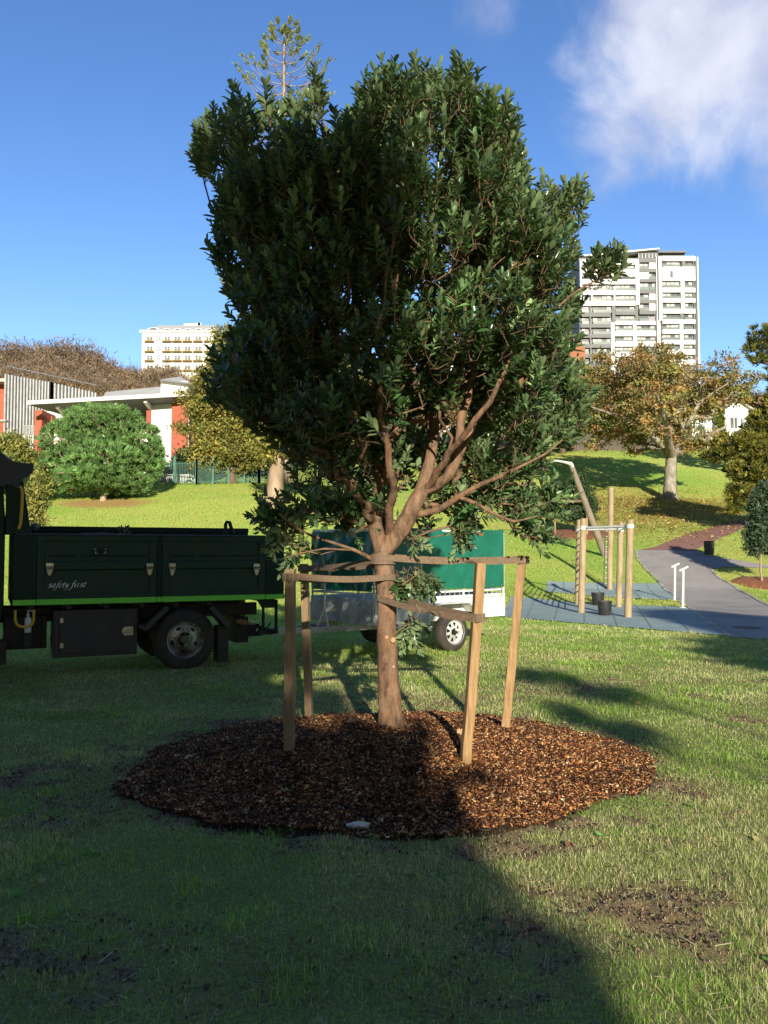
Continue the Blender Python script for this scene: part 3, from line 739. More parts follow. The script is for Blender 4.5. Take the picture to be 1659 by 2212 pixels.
LB = [(575, 320, 110, 105), (500, 330, 62, 80), (640, 270, 55, 75), (465, 300, 32, 62), (480, 255, 28, 60), (685, 215, 14, 75), (560, 480, 92, 95), (500, 560, 42, 60), (650, 400, 80, 100), (440, 345, 18, 45),
      (790, 250, 34, 75), (850, 265, 95, 90), (950, 230, 85, 85), (1000, 260, 70, 80), (925, 165, 55, 40), (1045, 340, 72, 90), (1085, 280, 30, 75), (760, 400, 85, 110), (880, 430, 110, 110), (1010, 440, 100, 110),
      (1105, 400, 32, 70), (1100, 520, 75, 75), (700, 560, 115, 110), (840, 590, 120, 100), (980, 590, 110, 100), (1180, 470, 45, 80), (1225, 470, 40, 75), (1150, 600, 75, 75), (1230, 560, 45, 55), (1300, 590, 45, 36), (1210, 680, 42, 60),
      (600, 660, 95, 95), (540, 640, 50, 55), (590, 790, 95, 90), (545, 850, 78, 75), (500, 860, 38, 42), (700, 730, 110, 105), (830, 740, 110, 90), (950, 740, 100, 90), (1070, 700, 95, 95), (1150, 770, 75, 85),
      (620, 935, 64, 58), (690, 890, 95, 90), (800, 890, 80, 80), (900, 870, 65, 60), (1010, 840, 65, 75), (1110, 860, 90, 80), (1190, 850, 50, 75), (1140, 940, 80, 60), (1200, 935, 30, 45), (1060, 960, 50, 60),
      (675, 990, 66, 55), (745, 1010, 70, 58), (780, 1090, 45, 55), (700, 1075, 56, 36), (645, 1120, 40, 30), (590, 1115, 30, 32), (740, 1110, 45, 30), (655, 1180, 30, 18), (630, 1205, 22, 12),
      (910, 980, 40, 50), (1060, 1020, 45, 45), (960, 1130, 55, 32), (1010, 1140, 40, 26), (900, 1150, 30, 25), (1130, 1105, 50, 36), (1180, 1085, 28, 30), (1100, 1080, 30, 26), (1150, 1150, 26, 24),
      (760, 1120, 36, 36), (1010, 1090, 50, 40), (1080, 960, 60, 50), (1170, 960, 50, 40), (1230, 900, 25, 60), (940, 1090, 30, 24), (830, 1000, 45, 60), (990, 1010, 30, 40), (915, 1245, 32, 24), (880, 1250, 22, 26), (888, 1345, 18, 20), (1040, 1070, 40, 25)]
lobes = []
for (cx, cy, rx, ry) in LB:
    if cy < 400: cy += 42 * (400 - cy) / 280
    if rx > 50: rx -= 11
    if ry > 50: ry -= 13
    s = TY / K
    edge = min(1, max(0, (abs(cx - 850) - 120) / 300)) if cy < 1020 else 1
    if min(rx, ry) >= 60 and edge < .8:
        for dy in (-.85, -.1, .75):
            k = 1 - .5 * edge; lobes.append((at(cx, cy, TY + dy * k), np.array([rx * s * .95, .55, ry * s * .95])))
    else:
        lobes.append((at(cx, cy, TY + (0 if cy > 1050 else rng.uniform(-.35, .35))), np.array([rx * s, max(rx * s * .8, .12), ry * s])))
for (cx, cy, rx, ry, dy) in ((860, 960, 95, 75, .75), (960, 1000, 80, 50, .6), (900, 870, 100, 70, .7), (1010, 920, 70, 60, .6), (780, 1020, 60, 50, .5), (850, 1060, 50, 40, .6), (940, 1070, 55, 35, .55), (690, 1100, 60, 28, -.35), (900, 800, 60, 60, -.7), (1000, 760, 50, 60, -.6), (850, 870, 40, 40, -.5), (955, 870, 26, 32, -.5), (760, 960, 60, 60, -.5), (700, 1020, 70, 60, .3), (1080, 1020, 60, 40, .2), (960, 1130, 60, 28, .3), (900, 1120, 40, 30, .5), (620, 1150, 40, 24, -.2), (1130, 1000, 50, 40, -.1)):
    s = TY / K; lobes.append((at(cx, cy, TY + dy), np.array([rx * s, rx * s * .6, ry * s])))
g = np.random.default_rng(11)
NT = 10800
tips, nd = lobe_points(lobes, NT, g, .45, .47)
k = tips[:, 2] > .45; 
# open heart of the crown, low down, where the limbs show
q = np.abs((tips[:, 0] - at(905, 1000, TY)[0]) / .26) ** 2 + np.abs((tips[:, 2] - at(905, 1000, TY)[2]) / .30) ** 2
k &= ~((q < 1) & (tips[:, 1] < TY + .6) & (g.uniform(size=NT) < .75))
# looser patches through the crown
hole = fbm(tips[:, 0] * 2.6 + 7, tips[:, 2] * 2.6 + tips[:, 1] * .8, 91, 3)
k &= ~((hole < .43) & (g.uniform(size=NT) < .85))
lowl = (tips[:, 2] < at(700, 1030, TY)[2]) & (tips[:, 0] < 0); k &= ~(lowl & (g.uniform(size=NT) < .5))
k &= ~((tips[:, 2] < at(700, 960, TY)[2]) & (tips[:, 0] < at(550, 960, TY)[0]) & (g.uniform(size=NT) < .7))
tips, nd = tips[k], nd[k]; NT = len(tips)
tree = empty('pohutukawa_tree', (TP(845, 1575)[0], TY, 0), label='large staked evergreen tree with dark leathery leaves in the round mulch bed', cat='tree')
base = np.array(tree.location)
A, par, rad, tn = grow(limbs, tips - unit(nd * .4 + np.array([0, 0, 1.])) * .05, step=.12, wob=.35, seed=4, origin=fork)
CH = grow.chains
me, rr = skeleton_mesh('branches', A - base, par, rad, tipr=.0021, power=.45, sides=9, maxr=.05)
tk = None
isl = np.zeros(len(A), bool)
for ch in CH: isl[ch] = True
# fine twigs: everything that is not a hand-laid limb
link('branches', me, M['bark_main'], tree)
Vs, Fs = [], []; off = 0; NS = 22
for ci_, ch in enumerate(CH):
    p0 = par[ch[0]]; idx = ([p0] if p0 >= 0 else []) + ch; pts = A[idx] - base; rs_ = rr[idx] * 1.03; rs_[0] = rs_[min(1, len(rs_) - 1)] if p0 >= 0 else rs_[0]
    if len(pts) < 3: continue
    seg = np.r_[0, np.cumsum(np.linalg.norm(np.diff(pts, axis=0), axis=1))]; n = max(8, int(seg[-1] / .022)); s_ = np.linspace(0, seg[-1], n)
    Q = np.stack([np.interp(s_, seg, pts[:, c]) for c in range(3)], -1); rq = np.interp(s_, seg, rs_)
    for _ in range(6): Q[1:-1] = .25 * Q[:-2] + .5 * Q[1:-1] + .25 * Q[2:]; rq[1:-1] = .25 * rq[:-2] + .5 * rq[1:-1] + .25 * rq[2:]
    Dq = unit(np.gradient(Q, axis=0)); U = np.zeros_like(Q); u = np.cross(Dq[0], [.3, .9, .2]); u /= np.linalg.norm(u)
    for i_ in range(n): u = u - Dq[i_] * u.dot(Dq[i_]); u /= np.linalg.norm(u); U[i_] = u
    Wq = np.cross(Dq, U); th = np.arange(NS) * 2 * math.pi / NS; TH, SS = np.meshgrid(th, s_)
    cx_, sx_ = np.cos(TH), np.sin(TH)
    nz = (fbm(cx_ * 3.2 + sx_ * 1.1 + SS * 3 + ci_ * 9, sx_ * 3.2 + SS * 7, 5, 4) - .5); fl = np.abs(fbm(TH * 5.1 + ci_, SS * 9, 8, 3) - .5)
    RQ = rq[:, None] * (1 + nz * .26 - fl * .22 * (1)) 
    V = Q[:, None] + (U[:, None] * cx_[..., None] + Wq[:, None] * sx_[..., None]) * RQ[..., None]
    i_ = np.arange(n - 1)[:, None] * NS; j_ = np.arange(NS)[None]; j2_ = (j_ + 1) % NS
    Fs.append(np.stack([i_ + j_, i_ + j2_, i_ + NS + j2_, i_ + NS + j_], -1).reshape(-1, 4) + off); Vs.append(V.reshape(-1, 3)); off += n * NS
tk = link('trunk', npmesh('trunk', np.concatenate(Vs), np.concatenate(Fs), smooth=True), M['bark_main'], tree)
# cut knots on the trunk
for (px, py, r0) in ((849, 1383, .018), (835, 1376, .014), (850, 1440, .010)):
    p = TP(px, py, -.070) - base; mb = MB(); mb.lathe([(r0 * 1.5, .03), (r0 * 1.35, .0), (r0 * .95, -.014), (0, -.012)], p, 'y', 12)
    mb.build('pruning_scar', surf('cut_wood', (.50, .30, .16), (.36, .2, .1), 60, .8), tk, smooth=True)
# leafy shoots
cen = np.array([base[0], TY, 3.2])
out = unit(tips - cen); low = sstep(2.4, 1.2, tips[:, 2])[:, None]
SD = unit(out * (.55 + .3 * low) + np.array([0, 0, 1.]) * (.95 - .75 * low) + rand_dirs(NT, g) * .38)
SL = g.uniform(.10, .20, NT)
per = 15
si = np.repeat(np.arange(NT), per); j = np.tile(np.arange(per), NT)
t = (j + g.uniform(0, .6, len(si))) / per
az = (j // 2) * (math.pi / 2) + (j % 2) * math.pi + g.normal(0, .25, len(si)) + np.repeat(g.uniform(0, 6.28, NT), per)
el = R(68) - R(42) * t + g.normal(0, .16, len(si))
B1 = unit(np.cross(SD, [.31, .52, .11])); B2 = np.cross(SD, B1)
rd = B1[si] * np.cos(az)[:, None] + B2[si] * np.sin(az)[:, None]
D = SD[si] * np.cos(el)[:, None] + rd * np.sin(el)[:, None]; N = SD[si] * np.sin(el)[:, None] - rd * np.cos(el)[:, None]
P = tips[si] + SD[si] * (SL[si] * t)[:, None]
L = g.uniform(.050, .104, len(si)) * (1 - .25 * t) * np.clip(1 + g.normal(size=NT) * .13, .7, 1.35)[si]; Wd = L * g.uniform(.40, .54, len(si))
kk = g.uniform(size=len(si)) < .93
C = pick([(.042, .108, .032), (.060, .134, .042), (.032, .080, .028), (.125, .18, .07)], len(si), g, .15, [.35, .3, .25, .1])
tone = np.clip(1 + g.normal(size=NT) * .28, .5, 1.8)[si][:, None]
pale = (g.uniform(size=NT) < .10 + .28 * sstep(0, 1.6, tips[:, 0] - base[0] + .2))[si][:, None]; C = np.where(pale, C * 1.25 + (.07, .08, .045), C)  # more pale shoots toward the right, sunlit look put into the leaf colour
age = (g.uniform(size=NT) < .08)[si][:, None]; C = np.where(age, C * 1.5 + (.05, .06, .015), C) * tone; dead = (g.uniform(size=len(si)) < .012)[:, None]; C = np.where(dead, np.array([.28, .14, .06]), C)
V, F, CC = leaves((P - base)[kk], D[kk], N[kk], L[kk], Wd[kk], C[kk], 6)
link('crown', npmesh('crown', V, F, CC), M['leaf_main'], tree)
# stems of the shoots
mbV = []; 
s3 = np.arange(3) * 2 * math.pi / 3
ringv = lambda c, r: c[:, None] + (B1[:, None] * np.cos(s3)[None, :, None] + B2[:, None] * np.sin(s3)[None, :, None]) * r
V0 = ringv(tips - base - SD * .05, .0028); V1 = ringv(tips - base + SD * SL[:, None], .0015)
V = np.concatenate([V0, V1], 1).reshape(-1, 3); kq = (np.arange(NT) * 6)[:, None]
F = np.concatenate([kq + f for f in ([0, 1, 4, 3], [1, 2, 5, 4], [2, 0, 3, 5])], 0)
link('twigs', npmesh('twigs', V, F), M['bark_main'], tree)
# ---------------------------------------------------------------- stakes and ties
STK = [('foot', (625, 1637), (628, 1229), 6.15, .068, 'shaded stake at the front left of the tree, tied near its top', 'shadestake'),
       ('foot', (668, 1557), (657, 1218), 7.75, .066, 'dark shaded stake behind the front left stake', 'shadestake'),
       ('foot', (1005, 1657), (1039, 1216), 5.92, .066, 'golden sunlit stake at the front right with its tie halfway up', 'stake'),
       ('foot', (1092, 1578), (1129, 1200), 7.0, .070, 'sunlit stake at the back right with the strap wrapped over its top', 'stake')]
M['shadestake'] = wood('stake_wood_shaded', (.34, .24, .13), (.17, .11, .06))  # darker stake wood, the left side's shade mixed into its colour
stk = []
for _, f_, tp, Y_, wd, lab, mt in STK:
    a = at(*f_, Y_); c_ = at(*tp, Y_); o_ = np.array([a[0], Y_, 0]); mb = MB()
    d = (c_ - a) / np.linalg.norm(c_ - a)
    A0 = a - d * .25; yaw = rng.uniform(-.25, .25)
    ex = Vector((math.cos(yaw), math.sin(yaw), 0)); ey = Vector((-math.sin(yaw), math.cos(yaw), 0))
    n = 12; rings = []
    for k_ in range(n + 1):
        p = Vector(A0 + (c_ - A0) * k_ / n - o_) + Vector((rng.normal() * .0015, rng.normal() * .0015, 0)); h_ = wd / 2 * (1 + rng.normal() * .012)
        rings.append([p - ex * h_ - ey * h_, p + ex * h_ - ey * h_, p + ex * h_ + ey * h_, p - ex * h_ + ey * h_])
    vs = [v for r_2 in rings for v in r_2]; fs = [(0, 3, 2, 1), tuple(4 * n + q for q in range(4))]
    for k_ in range(n):
        for q in range(4): fs.append((4 * k_ + q, 4 * k_ + (q + 1) % 4, 4 * k_ + 4 + (q + 1) % 4, 4 * k_ + 4 + q))
    mb.add(vs, fs)
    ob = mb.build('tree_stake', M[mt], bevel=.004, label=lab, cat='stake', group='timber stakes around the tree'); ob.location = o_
    stk.append((a, c_, wd))
def ribbon(mb, pts, w_, ups=None, th=.004):
    pts = [Vector(p) for p in pts]; vs = []; n = len(pts)
    for i_, p in enumerate(pts):
        d = (pts[min(i_ + 1, n - 1)] - pts[max(i_ - 1, 0)]).normalized(); u = Vector(ups[i_]) if ups else Vector((0, 0, 1))
        u = (u - d * u.dot(d)).normalized(); nn = d.cross(u) * th / 2
        vs += [p - u * w_ / 2 - nn, p + u * w_ / 2 - nn, p + u * w_ / 2 + nn, p - u * w_ / 2 + nn]
    fs = [(0, 1, 2, 3), tuple(4 * (n - 1) + q for q in (3, 2, 1, 0))]
    for i_ in range(n - 1):
        for q in range(4): fs.append((4 * i_ + q, 4 * i_ + (q + 1) % 4, 4 * i_ + 4 + (q + 1) % 4, 4 * i_ + 4 + q))
    mb.add(vs, fs)
def tie(si_, t_s, z_t, r_t, lab, wdt=.048, lift=0):
    """strap looped round the stake and round the trunk, two runs, one twisted"""
    a, c_, wd = stk[si_]; s = Vector(a + (c_ - a) * t_s)
    zi = float(z_t); cx = np.interp(zi, [TP(845, 1575)[2], TP(836, 1290)[2], fork[2]], [TP(845, 1575)[0], TP(836, 1290)[0], fork[0]])
    T = Vector((cx, TY, zi)); d = (T - s); d.z = 0; d.normalize(); n = Vector((-d.y, d.x, 0))
    mb = MB(); hw = wd * .62
    for sg in (1, -1):
        p0 = s + n * sg * hw + d * hw; p1 = T + n * sg * (r_t + .006) ; pts = []; ups = []
        for k_ in range(17):
            u = k_ / 16; p = p0.lerp(p1, u); p.z -= .02 * math.sin(math.pi * u) + (.006 * sg)
            pts.append(p); tw = (math.pi if sg == 1 else 0) * float(sstep(.25, .6, u)); ups.append((n * math.sin(tw) + Vector((0, 0, 1)) * math.cos(tw)))
        ribbon(mb, pts, wdt, ups)
    pts = [T + (n * math.cos(q) + d * math.sin(q)) * (r_t + .006) for q in np.linspace(0, math.pi, 12)]; ribbon(mb, pts, wdt)
    pts = [s + n * hw + d * hw, s + n * hw - d * hw, s - n * hw - d * hw, s - n * hw + d * hw]; ribbon(mb, pts, wdt * 1.25, th=.006)
    o_ = mb.build('tree_tie', M['strap'], label=lab, cat='tie', group='webbing ties from the stakes to the trunk'); return o_
zA = TP(0, 1245)[2]
tie(0, .955, TP(0, 1247)[2], .083, 'brown strap from the front left stake to the trunk')
tie(1, .97, TP(0, 1212)[2], .092, 'brown strap from the back left stake to the trunk, highest on the left')
tie(3, .975, TP(0, 1203)[2], .092, 'long sunlit strap from the back right stake to the trunk')
tie(2, .73, TP(0, 1290)[2], .08, 'low slanting strap from the front right stake down the trunk')
# folded strap end stapled over the back right stake
# ---------------------------------------------------------------- tipper truck
TA = math.atan2(1.56, 3.305); TO = np.array([-4.79, 10.80, 0.0])
tdir = np.array([math.cos(TA), math.sin(TA), 0]); tnor = np.array([-math.sin(TA), math.cos(TA), 0])
def plane_hit(px, py, O, nvec):
    d = ray(px, py); c0 = np.array([0, 0, CAMZ]); t = (O - c0).dot(nvec) / d.dot(nvec); return c0 + d * t
def TL(zx, zy, yo=0.0):
    """measurement sheet of the truck side -> (x, z) on the truck's side plane set back by yo"""
    p = plane_hit(.388 * zx, 1084.3 + .388 * zy, TO + tnor * yo, tnor); q = p - TO
    return float(q.dot(tdir)), float(p[2])
def TLp(px, py, yo=0.0):
    p = plane_hit(px, py, TO + tnor * yo, tnor); q = p - TO; return float(q.dot(tdir)), float(p[2])
P_ = lambda name, c, r=.42, met=0., d=((.045, .04, .03), 3, .5, .75), **k: surf(name, c, tuple(v * .8 for v in c), 5, r, met, bmp=.03, dirt=d, **k)
tg = P_('truck_green', (.010, .046, .032), .5, d=((.035, .042, .03), 2.2, .46, .74), spec=.3); tg2 = P_('truck_green_dark', (.006, .028, .019), .5, d=((.015, .018, .013), 3, .5, .75), spec=.22); lime = surf('lime_stripe', (.16, .68, .06), (.14, .58, .05), 7, .4, bmp=0)
blk = P_('chassis_black', (.014, .014, .014), .6); rub = surf('tyre_rubber', (.022, .021, .02), (.04, .036, .03), 12, .9, bmp=.3, dirt=((.07, .055, .04), 4, .45, .7))
rimm = P_('rim_steel', (.50, .49, .46), .45, .6, ((.10, .07, .05), 7, .42, .62)); steel = P_('latch_steel', (.60, .58, .52), .3, .85, ((.25, .22, .17), 25, .5, .7))
navy = P_('toolbox_paint', (.020, .021, .032), .45); yel = surf('yellow_paint', (.72, .40, .02), (.55, .30, .02), 14, .4); white = surf('white_letter', (.75, .76, .78), None, 5, .5, bmp=0)
truck = empty('tipper_truck', TO, TA, label='dark green tipper truck with a lime stripe and hinged bed sides, parked on the lawn', cat='truck')
L = 3.66; W = 1.95; zb, zt = TL(75, 545)[1], TL(75, 185)[1]; z0 = zb - .075
x1 = TL(207, 300)[0]; xm0 = TL(872, 300)[0]; xm1 = TL(905, 300)[0]; x2 = TL(1475, 300)[0]; L = TL(1582, 300)[0]
def drop_side(xa, xb):
    mb = MB(); t = .035; zm1, zm2 = zb + (zt - zb) * .44, zb + (zt - zb) * .60
    mb.box(xa, xb, .012, .04, zb, zt)                                    # skin
    mb.box(xa, xb, -.012, .012, zt - .07, zt); mb.box(xa, xb, -.010, .012, zb, zb + .055)
    mb.box(xa, xa + .09, -.008, .012, zb + .055, zt - .07); mb.box(xb - .09, xb, -.008, .012, zb + .055, zt - .07)
    # pressed swage in the middle, with raked ends
    a, b_ = xa + .12, xb - .12; zc = (zm1 + zm2) / 2
    mb.hexa([(a, .012, zm1), (b_, .012, zm1), (b_, .012, zm2), (a, .012, zm2)][::-1], [(a + .05, -.012, zm1 + .02), (b_ - .05, -.012, zm1 + .02), (b_ - .05, -.012, zm2 - .02), (a + .05, -.012, zm2 - .02)][::-1])
    m_ = (a + b_) / 2
    o = mb.build('bed_side', tg, truck, bevel=.005)
    for (l, r) in ((a + .02, m_ - .28), (m_ - .22, b_ - .02)):
        sb = MB(); sb.hexa([(l, .012, zm2 + .05), (r, .012, zm2 + .05), (r, .012, zm2 + .075), (l, .012, zm2 + .075)][::-1], [(l + .02, .002, zm2 + .055), (r - .02, .002, zm2 + .055), (r - .02, .002, zm2 + .07), (l + .02, .002, zm2 + .07)][::-1])
        sb.build('pressed_rib', tg2, o)
    st = MB(); st.box(xa, xb, -.016, .04, z0, zb - .002); st.build('stripe', lime, o)
    return o
sideA = drop_side(x1, xm0); sideB = drop_side(xm1, x2)
def latch(zx, zy, par):
    x, z = TL(zx, zy); mb = MB()
    mb.box(x - .045, x + .045, -.035, -.012, z + .02, z + .09); mb.hexa([(x - .042, -.028, z + .012), (x + .042, -.028, z + .012), (x + .042, -.012, z + .012), (x - .042, -.012, z + .012)], [(x - .042, -.028, z + .018), (x + .042, -.028, z + .018), (x + .042, -.012, z + .018), (x - .042, -.012, z + .018)])
    mb.tube([(x - .048, -.04, z + .02), (x + .048, -.04, z + .02)], .007, 8)
    mb.hexa([(x - .015, -.026, z - .075), (x + .015, -.026, z - .075), (x + .015, -.012, z - .075), (x - .015, -.012, z - .075)], [(x - .042, -.030, z + .008), (x + .042, -.030, z + .008), (x + .042, -.012, z + .008), (x - .042, -.012, z + .008)])
    for sx in (-.028, .028): mb.lathe([(0, -.040), (.006, -.038), (.007, -.030)], (x + sx, 0, z + .075), 'y', 8); mb.lathe([(0, -.035), (.005, -.033), (.006, -.028)], (x + sx * .7, 0, z - .02), 'y', 8)
    lt = mb.build('latch', steel, par, bevel=.002)
    MB().box(x - .044, x + .044, -.0365, -.0352, z + .030, z + .046).build('slot', blk, lt); MB().box(x - .040, x + .040, -.032, -.0285, z + .008, z + .013).build('slot', blk, lt)
for zx, par in ((276, sideA), (832, sideA), (957, sideB), (1426, sideB)): latch(zx, 378, par)
# reflector bracket marks on the first side
mb = MB(); xa_, za_ = TL(524, 294); xb_, zb__ = TL(594, 258); mbp = MB().box(xa_, xb_, -.0115, .0115, za_, zb__).build('bracket_plate', tg2, sideA)
for zx, sx in ((530, 1), (588, -1)):
    x, z = TL(zx, 288); mb.box(x, x + sx * .03, -.018, -.012, z, z + .006) if sx > 0 else mb.box(x - .03, x, -.018, -.012, z, z + .006)
    mb.box(min(x, x + sx * .007), max(x, x + sx * .007), -.019, -.012, z + .006, z + .035)
    x, z = TL(zx, 264); mb.box(x - .012, x + .012, -.018, -.012, z, z + .008)
mb.build('bracket', white, sideA)
for a, b_, mt in ((TL(75, 300)[0], x1 - .006, 0), (xm0 + .006, xm1 - .006, 0), (x2 + .006, L, 0)): bp_ = MB().box(a, b_, -.004, .06, z0, zt + .01).build('bed_post', tg2, truck, bevel=.006); MB().box(a + .002, b_ - .003, -.020, -.005, z0 + .002, zb - .004).build('stripe', lime, bp_)
mb = MB(); mb.box(.02, L - .02, .06, W, z0 + .02, z0 + .07)
for k_ in range(8): x_ = .2 + k_ * .47; mb.box(x_, x_ + .06, .08, W - .05, z0 - .07, z0 + .02)
mb.build('bed_floor', blk, truck)
mb = MB(); mb.box(0, L, W - .04, W, z0, zt + .17); mb.box(0, L, W - .06, W - .041, zt + .10, zt + .175); mb.build('far_side', tg2, truck, bevel=.005)
mb = MB(); mb.box(L - .045, L - .003, .065, W - .065, z0, zt); mb.box(L - .002, L + .03, .10, W - .1, zt - .09, zt - .03); mb.build('tailgate', tg, truck, bevel=.005)
for yy in (.02, W - .08):
    mb = MB(); mb.tube([(L + .03, yy, zt + .02), (L + .05, yy, zt - .08), (L + .03, yy, zt - .13)], .014); mb.box(L, L + .05, yy - .02, yy + .03, z0 + .02, z0 + .06); mb.build('tailgate_hinge', blk, truck)
mb = MB(); mb.box(-.02, .03, .062, W - .062, z0, zt + .18); mb.build('headboard', tg2, truck, bevel=.006)
mb = MB(); xh, zh = TLp(490, 1130, .9); zt2 = zt + .06
mb.tube([(xh - .02, .9, zt2 - .1), (xh - .02, .9, zh - .02), (xh, .9, zh + .02), (xh + .04, .9, zh + .02), (xh + .10, .9, zt2)], .028, 8); mb.box(xh - .05, xh + .16, .86, .94, zt2 - .16, zt2 - .02)
mb.build('hook_arm', tg2, truck, smooth=True)
# rope hooks and rail along the top
mb = MB(); mb.tube([(.03, -.01, zt + .012), (L - .03, -.01, zt + .012)], .012, 8); mb.build('top_rail', P_('worn_edge', (.06, .075, .07), .4, .3), truck)
# lettering, drawn as broad-nib strokes
def letters(text_strokes, x, z, h, name, par, m, nib=(.13, .075), slant=.22, yy=-.0145):
    mb = MB()
    for st, ox in text_strokes:
        pts = []; P4 = st
        for i_ in range(len(P4) - 1):       # catmull-rom
            p0 = P4[max(i_ - 1, 0)]; p1 = P4[i_]; p2 = P4[i_ + 1]; p3 = P4[min(i_ + 2, len(P4) - 1)]
            for k_ in range(6):
                t = k_ / 6; q = [.5 * ((2 * p1[c]) + (-p0[c] + p2[c]) * t + (2 * p0[c] - 5 * p1[c] + 4 * p2[c] - p3[c]) * t * t + (-p0[c] + 3 * p1[c] - 3 * p2[c] + p3[c]) * t ** 3) for c in (0, 1)]; pts.append(q)
        pts.append(P4[-1]); vs = []; 
        for q in pts:
            X_ = x + ((q[0] + ox) * 1.42 + q[1] * slant) * h; Z_ = z + q[1] * h
            vs += [(X_ - nib[0] * h, yy, Z_ - nib[1] * h), (X_ + nib[0] * h, yy, Z_ + nib[1] * h)]
        mb.add(vs, [(2 * i_, 2 * i_ + 2, 2 * i_ + 3, 2 * i_ + 1) for i_ in range(len(pts) - 1)])
    return mb.build(name, m, par)
GL = {'s': [[(.40, .86), (.25, .95), (.10, .82), (.16, .60), (.34, .42), (.36, .18), (.18, .04), (-.02, .12)]],
      'a': [[(.46, .88), (.28, .95), (.06, .62), (.02, .25), (.14, .05), (.32, .25), (.46, .88)], [(.48, .90), (.42, .30), (.46, .08), (.60, .18)]],
      'f': [[(.62, 1.50), (.48, 1.58), (.34, 1.30), (.22, .50), (.10, -.25), (-.06, -.50), (-.22, -.42)], [(.08, .86), (.50, .90)]],
      'e': [[(.04, .48), (.28, .58), (.40, .78), (.28, .95), (.08, .70), (.02, .30), (.14, .05), (.42, .20)]],
      't': [[(.26, 1.25), (.16, .60), (.10, .18), (.20, .05), (.38, .18)], [(.02, .88), (.44, .92)]],
      'y': [[(.02, .80), (.12, .92), (.14, .40), (.20, .08), (.34, .20), (.50, .90)], [(.50, .90), (.40, .10), (.20, -.40), (-.08, -.48)]],
      'i': [[(.04, .78), (.16, .92), (.10, .30), (.16, .05), (.30, .18)], [(.20, 1.28), (.23, 1.34)]],
      'r': [[(.02, .80), (.14, .92), (.08, .04)], [(.12, .55), (.26, .88), (.42, .90)]], ' ': []}
adv = {'s': .50, 'a': .66, 'f': .50, 'e': .50, 't': .46, 'y': .58, 'i': .42, 'r': .54, ' ': .36}
xs0, zs0 = TL(268, 478); xs1, _ = TL(484, 470)
seq = []; cx = 0
for ch in 'safety first':
    for st in GL[ch]: seq.append((st, cx))
    cx += adv[ch]
hL = (xs1 - xs0) / (cx + .2) / 1.42; letters(seq, xs0, zs0 - .0, hL, 'lettering', sideA, white)
# toolbox
tx0, tz1 = TL(297, 605, .10); tx1 = TL(765, 600, .10)[0]; tz0 = TL(600, 855, .10)[1]
tb = MB(); tb.box(tx0, tx1, .10, .62, tz0, tz1); tb.box(tx0 + .02, tx0 + .06, .06, .0995, tz0 + .02, tz1 - .01); tbo = tb.build('tool_box', navy, truck, bevel=.008)
tb = MB(); tb.box(tx0 + .09, tx1 - .04, .085, .0985, tz0 + .05, tz1 - .05); tb.build('door', navy, tbo, bevel=.005)
xl, zl_ = TL(711, 718, .085); tb = MB(); tb.box(xl - .05, xl + .07, .074, .084, zl_ - .06, zl_ + .06); tb.hexa([(xl - .075, .078, zl_ - .01), (xl - .05, .078, zl_ - .05), (xl - .05, .078, zl_ + .05), (xl - .075, .078, zl_ + .02)], [(xl - .075, .0835, zl_ - .01), (xl - .05, .0835, zl_ - .05), (xl - .05, .0835, zl_ + .05), (xl - .075, .0835, zl_ + .02)])
tb.tube([(xl - .035, .066, zl_ - .02), (xl + .04, .062, zl_ - .02), (xl + .04, .062, zl_ + .03)], .008, 8); tb.lathe([(0, .062), (.015, .064), (.018, .074)], (xl, 0, zl_ + .02), 'y', 10); tb.build('latch', steel, tbo, bevel=.002)
for zy in (660, 800):
    xl, zl_ = TL(337, zy, .085); tb = MB(); tb.tube([(xl, .078, zl_ - .035), (xl, .078, zl_ + .035)], .009, 8); tb.box(xl + .006, xl + .035, .079, .084, zl_ - .03, zl_ + .03); tb.build('hinge', steel, tbo)
# dark side tank and frame rails
mb = MB(); a, z_ = TL(20, 640, .3); b_ = TL(262, 640, .3)[0]; mb.box(a, b_, .3, .8, TL(20, 825, .3)[1], z_); mb.box(a + .42, a + .46, .28, .299, TL(20, 825, .3)[1] + .02, z_ - .02); mb.box(a + .2, a + .24, .28, .299, TL(20, 825, .3)[1] + .02, z_ - .02); mb.build('fuel_tank', blk, truck, bevel=.02)
mb = MB(); mb.box(-2.3, L - .25, .55, .63, z0 - .26, z0 - .075); mb.box(-2.3, L - .25, W - .63, W - .55, z0 - .26, z0 - .075)
for k_ in range(6): x_ = -1.9 + k_ * 1.0; mb.box(x_, x_ + .07, .63, W - .63, z0 - .22, z0 - .12)
mb.build('chassis_rail', blk, truck)
